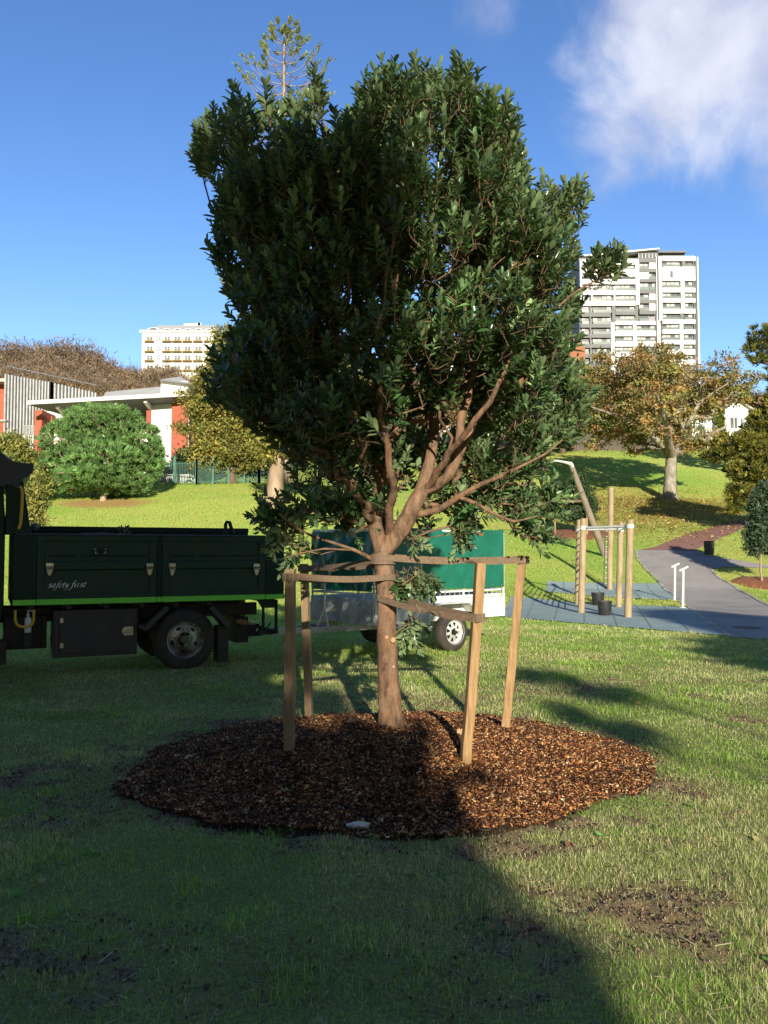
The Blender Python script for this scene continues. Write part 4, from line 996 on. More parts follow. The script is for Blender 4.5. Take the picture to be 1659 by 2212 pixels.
# wheels
wx, wz = TL(1033, 788, .02); wr = max(.40, wz - .0) if False else .42
wz = .405
def truck_wheel(x, y0, parent, dirn=1):
    wh = empty('wheel', (x, y0, wz), 0); wh.parent = parent
    mb = MB(); rr_ = .425; w_ = .24
    prof = [(.245, .02), (.26, .0), (.33, -.012), (.38, .002), (rr_ - .012, .022), (rr_, .05), (rr_, w_ - .05), (rr_ - .012, w_ - .02), (.38, w_), (.26, w_), (.245, w_ - .02), (.235, w_ / 2)]
    mb.lathe(prof, (0, 0, 0), 'y', 56, closed=True); t_ = mb.build('tyre', rub, wh, smooth=True)
    tr = MB()
    for k_ in range(56):
        a = 2 * math.pi * k_ / 56; ca, sa = math.cos(a), math.sin(a); da = .035
        for y_a, y_b in ((.045, .085), (.155, .195)):
            pts = [(rr_ - .004) , rr_ + .009]
            q = [((pts[r_]) * math.cos(a + s_ * da), yy_, (pts[r_]) * math.sin(a + s_ * da)) for r_ in (0, 1) for s_, yy_ in ((-1, y_a), (1, y_a), (1, y_b), (-1, y_b))]
            tr.hexa(q[:4], q[4:])
    tr.build('tread', rub, wh)
    mb = MB(); mb.lathe([(.250, .0), (.256, -.004), (.256, .018), (.238, .022), (.225, .05), (.205, .075), (.195, .072), (.15, .055), (.125, .05), (.12, .035), (.105, .035), (.10, .075)], (0, 0, 0), 'y', 48)
    mb.build('rim', rimm, wh, smooth=True)
    mb = MB(); mb.lathe([(0, .0), (.055, .0), (.062, .01), (.068, .07)], (0, 0, 0), 'y', 24)
    for k_ in range(6):
        a = 2 * math.pi * k_ / 6 + .3; mb.lathe([(0, .012), (.012, .014), (.013, .035)], (.098 * math.cos(a), 0, .098 * math.sin(a)), 'y', 8)
    mb.build('hub', P_('hub_dirty', (.16, .13, .10), .7, .3), wh, smooth=True)
    hm = surf('hole_black', (.008, .008, .008), None, 5, .9, bmp=0)
    mb = MB()
    for k_ in range(5):
        a = 2 * math.pi * k_ / 5 + .85; c_ = (.172 * math.cos(a), 0, .172 * math.sin(a)); vs = []
        for q in range(14):
            t = 2 * math.pi * q / 14; u, v = .036 * math.cos(t), .020 * math.sin(t); vs.append((c_[0] - u * math.sin(a) + v * math.cos(a), .0615 + .006 * math.cos(t) * 0 + (v * .30), c_[2] + u * math.cos(a) + v * math.sin(a)))
        MB().add(vs, [tuple(range(14))]).build('hand_hole', hm, wh)
    return wh
truck_wheel(wx, .03, truck); w2 = truck_wheel(wx, W - .03, truck); w2.rotation_euler = (0, 0, math.pi)
w3 = truck_wheel(-2.05, .06, truck); w4 = truck_wheel(-2.05, W - .06, truck); w4.rotation_euler = (0, 0, math.pi)
mb = MB(); mb.tube([(wx, .2, wz), (wx, W - .2, wz)], .06, 12); mb.lathe([(0, -.2), (.16, -.15), (.2, 0), (.16, .15), (0, .2)], (wx, W / 2, wz), 'y', 16); mb.build('axle', blk, truck, smooth=True)
# mudguard arms, flap, underrun frame, hitch
mb = MB(); a = TL(925, 585, .05); b_ = TL(800, 705, .05); mb.beam((a[0], .10, a[1]), (b_[0], .10, b_[1]), .07, .34, (0, 1, 0)); a2 = TL(770, 700, .05); mb.beam((b_[0] + .02, .10, b_[1]), (a2[0], .10, a2[1] + .03), .06, .34, (0, 1, 0)); mb.build('mudguard', P_('guard', (.035, .037, .04), .5), truck, bevel=.005)
mb = MB(); a = TL(1165, 582, .05); b_ = TL(1262, 690, .05); mb.beam((a[0], .10, a[1]), (b_[0], .10, b_[1]), .07, .34, (0, 1, 0)); mb.build('mudguard', P_('guard2', (.035, .037, .04), .5), truck, bevel=.005)
a = TL(1262, 690, .05); b_ = TL(1262, 890, .05); mb = MB(); mb.box(a[0] - .13, a[0] + .02, .02, .30, b_[1], a[1]); mb.box(a[0] - .10, a[0] + .0, .015, .0195, b_[1] + .1, a[1] - .1); mb.build('mud_flap', surf('flap_rubber', (.035, .03, .028), (.06, .05, .04), 8, .9), truck, bevel=.01)
a = TL(12, 830, .0); mb = MB(); mb.box(a[0] - .10, a[0] + .05, .05, .35, TL(12, 910)[1], a[1] + .12); mb.build('mud_flap', rub, truck)
u0, uz1 = TL(1468, 560, .08); u1 = TL(1540, 560, .08)[0]; uz0 = TL(1540, 722, .08)[1]; uzl = TL(1465, 700, .08)[1]
mb = MB()
for yy in (.10, W - .10):
    mb.beam((u0, yy, uz1), (u0, yy, uzl), .035); mb.beam((u1, yy, uz1 + .03), (u1, yy, uz0), .04); mb.beam((u0 - .02, yy, uzl), (u1 + .02, yy, uz0), .035)
mb.beam((u1, .08, uz0), (u1, W - .08, uz0), .06); mb.hexa([(u0 - .1, .08, uz1 + .04), (u1 + .02, .08, uz1 + .04), (u1 + .02, .12, uz1 + .04), (u0 - .1, .12, uz1 + .04)][::-1], [(u0 - .02, .08, uz1 - .08), (u1 + .02, .08, uz1 - .08), (u1 + .02, .12, uz1 - .08), (u0 - .02, .12, uz1 - .08)][::-1])
mb.build('underrun_frame', tg2, truck, bevel=.004)
a = TL(1300, 640, .55); b_ = TL(1415, 775, .55); mb = MB(); mb.box(a[0], b_[0] - .12, .45, W - .45, b_[1], a[1]); mb.beam((b_[0] - .05, W / 2, .50), (b_[0] + .20, W / 2, .48), .07, .05); mb.box(b_[0] - .12, b_[0] + .02, .5, W - .5, b_[1] + .08, b_[1] + .25)
mb.tube([(b_[0] + .02, W / 2, .5), (b_[0] + .15, W / 2 - .05, .36), (b_[0] + .3, W / 2, .42)], .012, 8); mb.build('tow_hitch', blk, truck, bevel=.01)
for (zx, zy) in ((1340, 660), (1360, 665)):
    a = TL(zx, zy, .35); mb = MB(); mb.box(a[0] - .05, a[0] + .05, .35, .42, a[1] - .05, a[1] + .02); mb.build('tail_lamp', surf('lamp_lens', (.30, .06, .03), (.2, .1, .04), 30, .3), truck, bevel=.006)
# yellow loop and grab rail
def TLq(px, py): return TLp(px, py, .0)
ys_ = [TL(85, 602), TL(85, 655), TL(92, 680), TL(110, 692), TL(135, 696), TL(162, 692), TL(180, 680), TL(188, 655), TL(188, 600)]
mb = MB(); mb.tube([(x_, -.01, z_) for x_, z_ in ys_], .017, 10); mb.build('step_loop', yel, truck, smooth=True)
hy = [TLp(42.5 + dx_, py_, .0) for dx_, py_ in ((-4, 1052), (1, 1052), (4, 1056), (5.5, 1065), (5, 1090), (2, 1130), (-1, 1140), (-4, 1142))]
mb = MB(); mb.tube([(x_, -.02, z_) for x_, z_ in hy], .020, 10); mb.build('grab_rail', yel, truck, smooth=True)
# cab with door, window, rear post, tarp roll
zc = TLp(0, 985)[1]
mb = MB(); cw = .02; prof = [(-2.75, .55), (-.16, .62), (-.10, .95), (-.10, 1.2), (-.10, 2.05), (-.14, zc - .35), (-.30, zc - .22), (-1.9, zc - .22), (-2.35, zc - .5), (-2.72, 1.75), (-2.85, 1.5), (-2.85, .7)]
mb.hexa([(x_, cw, z_) for x_, z_ in prof], [(x_, W - cw, z_) for x_, z_ in prof]); cabo = mb.build('cab', tg2, truck, bevel=.03)
mb = MB(); mb.hexa([(-2.5, .004, 1.45), (-1.55, .004, 1.45), (-1.55, .004, 2.2), (-2.2, .004, 2.2)], [(-2.5, .018, 1.45), (-1.55, .018, 1.45), (-1.55, .018, 2.2), (-2.2, .018, 2.2)]); mb.build('window', surf('cab_glass', (.02, .025, .03), None, 3, .08, bmp=0), cabo)
mb = MB(); mb.box(-1.25, -.22, .004, .018, 1.45, 2.1); mb.build('window', surf('cab_glass_rear', (.02, .025, .03), None, 3, .08, bmp=0), cabo)
mb = MB(); mb.box(-2.6, -1.45, .008, .0185, .75, 1.42); mb.box(-1.52, -1.46, -.01, .0075, 1.3, 1.34); mb.build('door', tg, cabo, bevel=.006)
p1 = TLp(46, 1010); p2 = TLp(68, 1143); mb = MB(); mb.hexa([(-.098, .0, zt + .01), (p2[0], .0, zt + .01), (p2[0], .4, zt + .01), (-.098, .4, zt + .01)], [(-.098, .0, p1[1]), (p1[0], .0, p1[1]), (p1[0], .4, p1[1]), (-.098, .4, p1[1])]); mb.build('rear_gusset', tg2, truck, bevel=.01)
x_s, z_s = TL(197, 137, .05); mb = MB(); mb.lathe([(0, -.09), (.05, -.06), (.055, 0), (.05, .06), (0, .09)], (x_s, .2, z_s), 'y', 12); mb.build('roller', P_('roller', (.10, .10, .10), .5), truck, smooth=True)
# rolled tarp: a lumpy sheet folded over the top of the headboard
g = np.random.default_rng(3); vs = []; nA, nB = 26, 30
pr = [TLp(px_, py_) for px_, py_ in ((-90, 990), (-20, 975), (5, 983), (22, 995), (45, 1000), (66, 1008), (72, 1016), (64, 1028), (50, 1040), (46, 1055), (20, 1048), (-20, 1052), (-90, 1060))]
pr = np.array(pr); tt_ = np.linspace(0, len(pr) - 1, nA); PX = np.interp(tt_, range(len(pr)), pr[:, 0]); PZ = np.interp(tt_, range(len(pr)), pr[:, 1])
for j_ in range(nB):
    y_ = -.04 + (W + .08) * j_ / (nB - 1)
    for i_ in range(nA):
        nz = (fbm(np.array([y_ * 3.0 + 5]), np.array([i_ * .35]), 8)[0] - .5); vs.append((PX[i_] + nz * .16, y_ + nz * .05, PZ[i_] + nz * .12 + .02 * math.sin(i_ * 1.3 + j_ * .5)))
mb = MB(); mb.add(vs, [(j_ * nA + i_, j_ * nA + (i_ + 1) % nA, (j_ + 1) * nA + (i_ + 1) % nA, (j_ + 1) * nA + i_) for j_ in range(nB - 1) for i_ in range(nA)] + [tuple(range(nA)), tuple((nB - 1) * nA + i_ for i_ in range(nA))])
mb.build('rolled_tarp', surf('tarp_dark', (.012, .035, .045), (.03, .02, .015), 3, .5), truck, smooth=True)
# load in the bed
mb = MB(); vs = []; n1_, n2_ = 60, 30
for j_ in range(n2_):
    for i_ in range(n1_):
        x_ = .06 + (L - .14) * i_ / (n1_ - 1); y_ = .07 + (W - .16) * j_ / (n2_ - 1); e = math.sin(math.pi * j_ / (n2_ - 1)) ** .5
        vs.append((x_, y_, zt - .10 + .15 * e * math.exp(-((x_ - 1.1) / 1.0) ** 2) + (fbm(np.array([x_ * 6]), np.array([y_ * 6]), 4)[0] - .5) * .09))
mb.add(vs, [(j_ * n1_ + i_, j_ * n1_ + i_ + 1, (j_ + 1) * n1_ + i_ + 1, (j_ + 1) * n1_ + i_) for j_ in range(n2_ - 1) for i_ in range(n1_ - 1)])
o = mb.build('mulch_load', surf('load_mulch', (.10, .045, .025), (.03, .02, .014), 40, .95, bmp=1), None, smooth=True, kind='stuff', label='reddish mulch heaped in the truck bed', cat='mulch'); o.location = TO; o.rotation_euler = (0, 0, TA)
x_, z_ = TLp(270, 1143, .5); p = TO + tdir * x_ + tnor * .5; n = 16
P0 = np.array([p] * n) + rng.normal(size=(n, 3)) * (.04, .04, .02) + (0, 0, z_ - .03); V, F, C = leaves(P0 - P0.mean(0), unit(rand_dirs(n) + (0, 0, .9)), rand_dirs(n), rng.uniform(.06, .09, n), .03, pick([(.05, .08, .03)], n), 6)
o = link('leafy_cutting', npmesh('leafy_cutting', V, F, C), M['leaf_main'], None, label='small leafy cutting sticking up from the truck bed', cat='cutting'); o.location = P0.mean(0)
# soap pump bottle
xb_, zb_ = TL(155, 728, .08); bt = empty('pump_bottle', TO + tdir * xb_ + tnor * .12 + (0, 0, zb_), TA, label='white pump bottle standing behind the yellow loop on the truck side', cat='bottle')
pl = surf('bottle_plastic', (.70, .70, .70), (.6, .6, .62), 9, .35, bmp=0)
mb = MB(); mb.lathe([(0, 0), (.040, 0), (.043, .01), (.043, .17), (.035, .19), (.016, .205), (.016, .215)], (0, 0, 0), 'z', 20); mb.build('body', pl, bt, smooth=True)
mb = MB(); mb.lathe([(.022, .215), (.022, .24), (.008, .245), (.008, .275), (.014, .278), (.014, .29), (0, .292)], (0, 0, 0), 'z', 12); mb.beam((0, 0, .284), (.06, 0, .280), .012); mb.build('pump', pl, bt, smooth=True)
mb = MB(); mb.box(xb_ - .05, xb_ + .05, .07, .17, zb_ - .20, zb_ - .002); mb.build('bottle_holder', blk, truck, bevel=.01)

# ---------------------------------------------------------------- cage trailer
RB = R(41.0); RO = np.array([-.146, 12.9, 0.0]); rdir = np.array([math.cos(RB), math.sin(RB), 0]); rnor = np.array([-math.sin(RB), math.cos(RB), 0])
RW_, RLn = 1.62, 3.05
def RS(zx, zy, yo=0.):
    p = plane_hit(542.2 + .3677 * zx, 1084.3 + .3677 * zy, RO + rnor * yo, rnor); return float((p - RO).dot(rdir)), float(p[2])
def RF(zx, zy, xo=0.):
    p = plane_hit(542.2 + .3677 * zx, 1084.3 + .3677 * zy, RO + rdir * xo, rdir); return float((p - RO).dot(rnor)), float(p[2])
galv = P_('galvanised', (.74, .75, .74), .5, .0, ((.50, .49, .46), 4, .5, .75)); galv2 = P_('trailer_front', (.66, .67, .69), .5, .0, ((.34, .33, .31), 5, .45, .7)); tarp = None
m, nt, b = newmat('tarp_green'); f = noise_node(nt, 4, 6, .6, stretch=(1, 1, .6)); f2 = noise_node(nt, 2.4, 7, .75)
c = ramp(nt, f, [(.3, (.007, .105, .066)), (.7, (.012, .16, .10))]); c = mixrgb(nt, ramp(nt, f2, [(.62, (0, 0, 0)), (.74, (.55, .55, .55))]), c, (.28, .42, .38)); nt.links.new(c, b.inputs['Base Color']); b.inputs['Roughness'].default_value = .38; bump(nt, b, f, .2, .02); tarp = m
trl = empty('cage_trailer', RO, RB, label='galvanised box trailer with a green tarp cage, hitched behind the truck', cat='trailer')
RLn = RS(1486, 600)[0]; zB = RS(1486, 668)[1]; zT = RS(1486, 535)[1]; zR = RS(1480, 512)[1]; zTop = RS(1476, 170)[1]
mb = MB(); mb.box(0, RLn, 0, .03, zB, zT); mb.box(0, RLn, -.025, -.001, zT - .045, zT + .005); mb.box(0, RLn, -.012, -.001, zB, zB + .03)
for x_ in (0, RLn * .33, RLn * .63, RLn - .05): mb.box(x_, x_ + .05, -.018, -.0015, zB + .031, zT - .046)
mb.build('side_panel', galv, trl, bevel=.003)
mb = MB(); mb.box(0, RLn, RW_ - .03, RW_, zB, zT); mb.box(0, RLn, RW_ + .001, RW_ + .025, zT - .045, zT + .005); mb.build('side_panel', galv, trl, bevel=.003)
mb = MB(); mb.box(-.028, -.002, 0, RW_, zB, zT)
for k_ in range(9): z_ = zB + .03 + k_ * (zT - zB - .08) / 9; mb.box(-.040, -.0285, .04, RW_ - .04, z_, z_ + .018)
mb.build('front_panel', galv2, trl, bevel=.002)
mb = MB(); mb.box(RLn + .002, RLn + .03, 0, RW_, zB, zT); mb.build('tailboard', galv, trl, bevel=.003)
mb = MB(); mb.box(.0, RLn, .031, RW_ - .031, zB + .01, zB + .04); mb.build('tray_floor', galv, trl)
# cage frame
mb = MB(); q = .032
for z_ in (zR, zTop - .02):
    for yy in (.012, RW_ - .012): mb.beam((0, yy, z_), (RLn, yy, z_), q)
    for xx in (.0, RLn): mb.beam((xx, .03, z_ + .002), (xx, RW_ - .03, z_ + .002), q - .002)
for xx in (0, RLn * .33, RLn * .66, RLn):
    for yy in (.012, RW_ - .012): mb.beam((xx, yy, zT + .005), (xx, yy, zTop - .035), q - .004)
mb.build('cage_frame', galv, trl, bevel=.003)
# mesh wires low on the cage
mb = MB()
for k_ in range(26):
    x_ = (k_ + .5) * RLn / 26
    for yy in (.03, RW_ - .03): mb.tube([(x_, yy, zT), (x_, yy, zTop - .04)], .004, 4)
for k_ in range(1, 9):
    z_ = zR + k_ * (zTop - zR) / 9
    for yy in (.034, RW_ - .034): mb.tube([(0, yy, z_), (RLn, yy, z_)], .004, 4)
mb.build('cage_mesh', galv, trl)
def cloth(name, p0, u, n_, w_, h_, seed, amp=.03, sag=.0, nx_=70, nz_=30):
    """hanging sheet from its lower corner p0 along u, up z, bulging along n_"""
    vs = []; 
    for j_ in range(nz_ + 1):
        for i_ in range(nx_ + 1):
            s, t = i_ / nx_, j_ / nz_; e = (math.sin(math.pi * min(1, max(0, s))) ** .4)
            n0 = fbm(np.array([s * w_ * 1.6 + t * .8]), np.array([t * h_ * .7 + seed]), seed, 3)[0] - .5; n1_ = fbm(np.array([s * w_ * 6 - t * 2]), np.array([t * h_ * 2.2]), seed + 3, 3)[0] - .5
            b_ = amp * (n0 * 2.2 + n1_ * .6) * e; sg = -sag * (math.sin(s * math.pi * 3) ** 2) * (t > .97)
            vs.append(tuple(np.array(p0) + np.array(u) * w_ * s + np.array(n_) * (b_ + .008) + np.array([0, 0, h_ * t + sg])))
    k = nx_ + 1; mb = MB(); mb.add(vs, [(j_ * k + i_, j_ * k + i_ + 1, (j_ + 1) * k + i_ + 1, (j_ + 1) * k + i_) for j_ in range(nz_) for i_ in range(nx_)])
    o = mb.build(name, tarp, trl, smooth=True); return o
zL = zR + .045
cloth('tarp_cover', (.02, -.014, zL), (1, 0, 0), (0, -1, 0), RLn - .04, zTop - zL + .01, 4, .075)
cloth('tarp_cover', (-.025, .02, zL), (0, 1, 0), (-1, 0, 0), RW_ - .04, zTop - zL - .05, 9, .11)
cloth('tarp_cover', (.02, RW_ + .014, zL), (1, 0, 0), (0, 1, 0), RLn - .04, zTop - zL + .01, 14, .05)
mb = MB()
for k_ in range(13):
    x_ = .1 + k_ * (RLn - .2) / 12; mb.lathe([(.006, -.002), (.013, -.004), (.014, .002)], (x_, -.035, zTop - .05), 'y', 10); mb.lathe([(.006, -.002), (.013, -.004), (.014, .002)], (x_, -.035, zL + .04), 'y', 10)
    if k_ % 3 == 0: mb.tube([(x_, -.035, zL + .04), (x_ + .01, -.03, zR), (x_, -.035, zT - .05)], .005, 6)
mb.build('eyelets', steel, trl)
# mudguard and wheel
wxr = .5 * (RS(1045, 778, -.15)[0] + RS(1275, 778, -.15)[0]) + .05; WR = .325
def arch(y0, y1):
    prof = [(-.62, zB - .02), (-.60, .62), (-.36, .80), (.34, .80), (.56, .62), (.58, zB - .02)]; t = .012; mb = MB()
    for (a, b_) in zip(prof[:-1], prof[1:]):
        mb.beam((wxr + a[0], (y0 + y1) / 2, a[1]), (wxr + b_[0], (y0 + y1) / 2, b_[1]), abs(y1 - y0), t, (0, 1, 0)) if False else mb.hexa([(wxr + a[0], y0, a[1]), (wxr + b_[0], y0, b_[1]), (wxr + b_[0], y1, b_[1]), (wxr + a[0], y1, a[1])], [(wxr + a[0] * .96, y0, a[1] - t), (wxr + b_[0] * .96, y0, b_[1] - t), (wxr + b_[0] * .96, y1, b_[1] - t), (wxr + a[0] * .96, y1, a[1] - t)])
    return mb
mb = arch(-.27, -.026); 
mb.hexa([(wxr - .72, -.10, zB - .13), (wxr - .605, -.10, zB - .13), (wxr - .60, -.10, .60), (wxr - .72, -.10, .66)], [(wxr - .72, -.027, zB - .13), (wxr - .605, -.027, zB - .13), (wxr - .60, -.027, .60), (wxr - .72, -.027, .66)])
mb.build('mudguard', galv, trl, bevel=.003)
mb = arch(RW_ + .026, RW_ + .27); mb.build('mudguard', galv, trl, bevel=.003)
x_f = RS(870, 740, -.05)[0]; mb = MB(); mb.box(max(.25, x_f), wxr - .73, -.035, -.019, zB - .10, zB + .12); mb.build('skirt', galv, trl, bevel=.003)
def t_wheel(y0, rot):
    wh = empty('wheel', (wxr, y0, WR), rot); wh.parent = trl; mb = MB(); w_ = .2
    mb.lathe([(.195, .02), (.205, .0), (.25, -.006), (.29, .006), (WR - .006, .03), (WR, .05), (WR, w_ - .05), (.29, w_), (.205, w_), (.195, w_ - .02), (.185, w_ / 2)], (0, 0, 0), 'y', 48, closed=True); mb.build('tyre', rub, wh, smooth=True)
    mb = MB(); mb.lathe([(.205, -.004), (.208, -.008), (.208, .012), (.19, .02), (.175, .06), (.172, .10)], (0, 0, 0), 'y', 48)
    mb.lathe([(.05, .035), (.075, .028), (.09, .035)], (0, 0, 0), 'y', 32); mb.lathe([(.155, .05), (.178, .045), (.18, .06)], (0, 0, 0), 'y', 32)
    for k_ in range(8):
        a = 2 * math.pi * k_ / 8 + .2
        def pt(r_, da, y_): return (r_ * math.cos(a + da), y_, r_ * math.sin(a + da))
        mb.hexa([pt(.085, -.30, .032), pt(.085, .30, .032), pt(.172, .12, .050), pt(.172, -.12, .050)], [pt(.085, -.30, .042), pt(.085, .30, .042), pt(.172, .12, .06), pt(.172, -.12, .06)])
    mb.build('rim', P_('rim_white', (.66, .67, .66), .4, .1, ((.3, .28, .25), 9, .5, .7)), wh, smooth=True)
    mb = MB(); mb.lathe([(0, -.035), (.026, -.03), (.03, .0), (.034, .03)], (0, 0, 0), 'y', 20)
    for k_ in range(5):
        a = 2 * math.pi * k_ / 5; mb.lathe([(0, .012), (.009, .014), (.010, .034)], (.056 * math.cos(a), 0, .056 * math.sin(a)), 'y', 8)
    mb.build('hub', blk, wh, smooth=True)
    mb = MB(); mb.lathe([(0, .11), (.17, .11), (.17, .12)], (0, 0, 0), 'y', 24); mb.build('brake_backing', blk, wh)
t_wheel(-.245, 0); t_wheel(RW_ + .245, math.pi)
mb = MB(); mb.beam((wxr, -.1, WR), (wxr, RW_ + .1, WR), .05); mb.box(.1, RLn - .1, .3, .36, zB - .07, zB - .002); mb.box(.1, RLn - .1, RW_ - .36, RW_ - .3, zB - .07, zB - .002); mb.box(wxr - .5, wxr + .5, .31, .35, WR + .04, WR + .07)
mb.build('axle', galv2, trl)
# drawbar, coupler, stand, jockey wheel
hitch = (-1.42, RW_ / 2 - .10, zB - .06)
mb = MB(); mb.beam((.3, .30, zB - .05), hitch, .05, .09); mb.beam((.3, RW_ - .30, zB - .05), hitch, .05, .088); mb.beam((-.45, .52, zB - .03), (-.45, RW_ - .52, zB - .03), .05); mb.build('drawbar', P_('drawbar_steel', (.40, .40, .42), .4, .4), trl, bevel=.004)
mb = MB(); mb.box(-1.62, -1.30, hitch[1] - .045, hitch[1] + .045, hitch[2] - .03, hitch[2] + .055); mb.lathe([(0, .05), (.04, .03), (.055, 0), (.05, -.04)], (-1.62, hitch[1], hitch[2]), 'z', 14); mb.beam((-1.5, hitch[1], hitch[2] + .06), (-1.42, hitch[1], hitch[2] + .14), .02); mb.build('coupler', blk, trl, bevel=.006)
sy, sz = RF(432, 700, -.5); mb = MB(); zs = zB + .0; mb.tube([(-.5, sy, zs + .12), (-.5, sy, RF(432, 478, -.5)[1])], .018, 10)
for k_ in range(3): a = k_ * 2.094 + .4; mb.beam((-.5, sy, zs + .26), (-.5 + .11 * math.cos(a), sy + .11 * math.sin(a), zs - .02), .02, .03)
mb.build('jack_stand', galv, trl, smooth=False)
mb = MB(); jy = hitch[1] + .06; mb.lathe([(0, -.03), (.08, -.03), (.09, -.02), (.09, .02), (.08, .03), (0, .03)], (-1.05, jy, .30), 'y', 20); mb.tube([(-1.05, jy + .05, .30), (-1.05, jy + .05, zB + .05)], .022, 8); mb.build('jockey_wheel', rub, trl, smooth=True)
# ---------------------------------------------------------------- outdoor gym
wmet = P_('white_metal', (.70, .70, .68), .35, .1, ((.5, .48, .44), 4, .5, .8))
def post(px, zx, zy_base, zy_top, r, root, name='post', wobble=0):
    b_ = ground(*Z3(zx[0], zy_base)); t_ = at(*Z3(zx[1], zy_top), b_[1]); mb = MB(); n = 8
    mb.tube([tuple(b_ + (t_ - b_) * k_ / n - (0, 0, .1 if k_ == 0 else 0)) for k_ in range(n + 1)], [r * (1.02 - .03 * k_ / n) for k_ in range(n)] + [r * .96], 16)
    mb.build(name, M['pole'], root, smooth=True); return b_, t_
gym = empty('pull_up_frame', (0, 0, 0), label='four timber post climbing frame with white bars on the blue rubber pad', cat='climbing frame')
gb = ground(*Z3(640, 1160)); 
p1 = post(0, (785, 801), 1213, 600, .088, gym); p2 = post(0, (494, 509), 1186, 592, .088, gym)
p3 = post(0, (728, 742), 1149, 618, .088, gym); p4 = post(0, (471, 484), 1130, 600, .088, gym)
zt_ = p1[1][2] - .16
def onp(p, z): return p[0] + (p[1] - p[0]) * ((z - p[0][2]) / (p[1][2] - p[0][2]))
mb = MB(); 
for a, b_, z_ in ((p2, p1, zt_), (p4, p3, zt_ + .02)):
    A_, B_ = onp(a, z_), onp(b_, z_); mb.tube([tuple(A_), tuple(A_ * .75 + B_ * .25), tuple(A_ * .25 + B_ * .75), tuple(B_)], .030, 10)
mb.build('pull_up_bar', wmet, gym, smooth=True)
mb = MB()
for a, b_, z_ in ((p1, p3, zt_ - .0), (p2, p4, zt_ - .0)):
    A_, B_ = onp(a, z_), onp(b_, z_); mb.tube([tuple(A_), tuple(B_)], .022, 10)
mb.build('side_bar', wmet, gym, smooth=True)
mb = MB(); A_, B_ = onp(p2, 0), onp(p4, 0)
for k_ in range(9):
    z_ = .45 + k_ * .2; A_, B_ = onp(p2, z_), onp(p4, z_); mb.tube([tuple(A_), tuple(B_)], .016, 8)
mb.build('wall_bars', wmet, gym, smooth=True)
for p in (p1, p2, p3, p4):
    c_ = onp(p, zt_); mb = MB(); mb.box(c_[0] - .125, c_[0] + .125, c_[1] - .125, c_[1] + .125, zt_ - .05, zt_ + .05) if False else mb.lathe([(.089, -.05), (.094, -.05), (.094, .05), (.089, .05)], tuple(c_), 'z', 20); mb.build('bracket', wmet, gym, smooth=True)
tall = empty('climbing_pole', (0, 0, 0), label='tall single timber pole with a narrow white ladder on its left side', cat='climbing pole')
q1 = post(0, (671, 681), 1040, 400, .10, tall, 'pole')
b_ = ground(*Z3(650, 1015)); t_ = at(*Z3(659, 655), b_[1]); mb = MB()
for s_ in (-.09, .09): mb.tube([tuple(b_ + (s_, 0, 0)), tuple(t_ + (s_, 0, 0))], .016, 6)
n = 11
for k_ in range(n): p = b_ + (t_ - b_) * (k_ + .5) / n; mb.tube([tuple(p - (.09, 0, 0)), tuple(p + (.09, 0, 0))], .014, 6)
for k_ in (.1, .9): p = b_ + (t_ - b_) * k_; mb.tube([tuple(p), (q1[0][0], q1[0][1], p[2])], .014, 6)
mb.build('ladder', wmet, tall)
lean = empty('leaning_pole', (0, 0, 0), label='grey timber pole leaning left with a white bent arm at its tip', cat='leaning pole')
b_ = ground(*Z3(645, 828)); t_ = at(*Z3(430, 255), b_[1] - 1); mb = MB(); mb.tube([tuple(b_ + (t_ - b_) * k_) for k_ in (-.03, .3, .6, 1)], [.16, .15, .13, .11], 14); mb.build('pole', M['greywood'], lean, smooth=True)
mb = MB(); mb.tube([tuple(at(*Z3(*p), b_[1] - 1 - k_ * .15)) for k_, p in enumerate(((436, 268), (428, 250), (400, 243), (350, 233), (325, 232), (300, 240), (270, 254)))], [.10, .09, .055, .045, .05, .06, .05], 10); mb.build('arm', wmet, lean, smooth=True)
def leanpost(zx0, zx1, zb_, zt0, lab):
    b_ = ground(*Z3(zx0, zb_)); t_ = at(*Z3(zx1, zt0 + 12), b_[1]); r_ = empty('bar_post', b_, label=lab, cat='post', group='white steel posts beside the path')
    mb = MB(); mb.tube([(0, 0, -.05), tuple(t_ - b_)], .040, 14); mb.lathe([(.10, 0), (.10, .015), (.05, .02)], (0, 0, .02), 'z', 16); mb.build('post', wmet, r_, smooth=True)
    e = t_ - b_; mb = MB(); mb.tube([(e[0] - .11, 0, e[2] - .02), (e[0] + .13, -.05, e[2] + .10)], .036, 12); mb.build('handle', wmet, r_, smooth=True)
leanpost(1076, 1078, 1107, 880, 'white steel post with a slanted cap, farther and left one of the two'); leanpost(1127, 1130, 1153, 902, 'white steel post with a slanted cap, nearer and right one of the two')
rubb = surf('black_bucket', (.018, .018, .020), (.03, .03, .032), 9, .55, dirt=((.08, .075, .07), 5, .55, .8))
def bucket(zx, zy_b, wpx, lab):
    b_ = ground(*Z3(zx, zy_b)); s_ = b_[1] / K; r_ = wpx * .3464 * s_ / 2; h_ = r_ * 1.9; t_ = empty('planter_bucket', b_ + (0, 0, .02), label=lab, cat='bucket', group='black tubs on the rubber pad')
    mb = MB(); mb.lathe([(0, .0), (r_ * .72, 0), (r_ * .80, .02), (r_ * .96, h_ * .9), (r_, h_ * .92), (r_, h_), (r_ * .93, h_), (r_ * .90, h_ * .88), (r_ * .7, .06), (0, .06)], (0, 0, 0), 'z', 32); mb.build('tub', rubb, t_, smooth=True)
    mb = MB(); mb.lathe([(r_ * .985, h_ * .84), (r_ * 1.0, h_ * .86), (r_ * .99, h_ * .885)], (0, 0, 0), 'z', 32); mb.build('rim', rubb, t_, smooth=True)
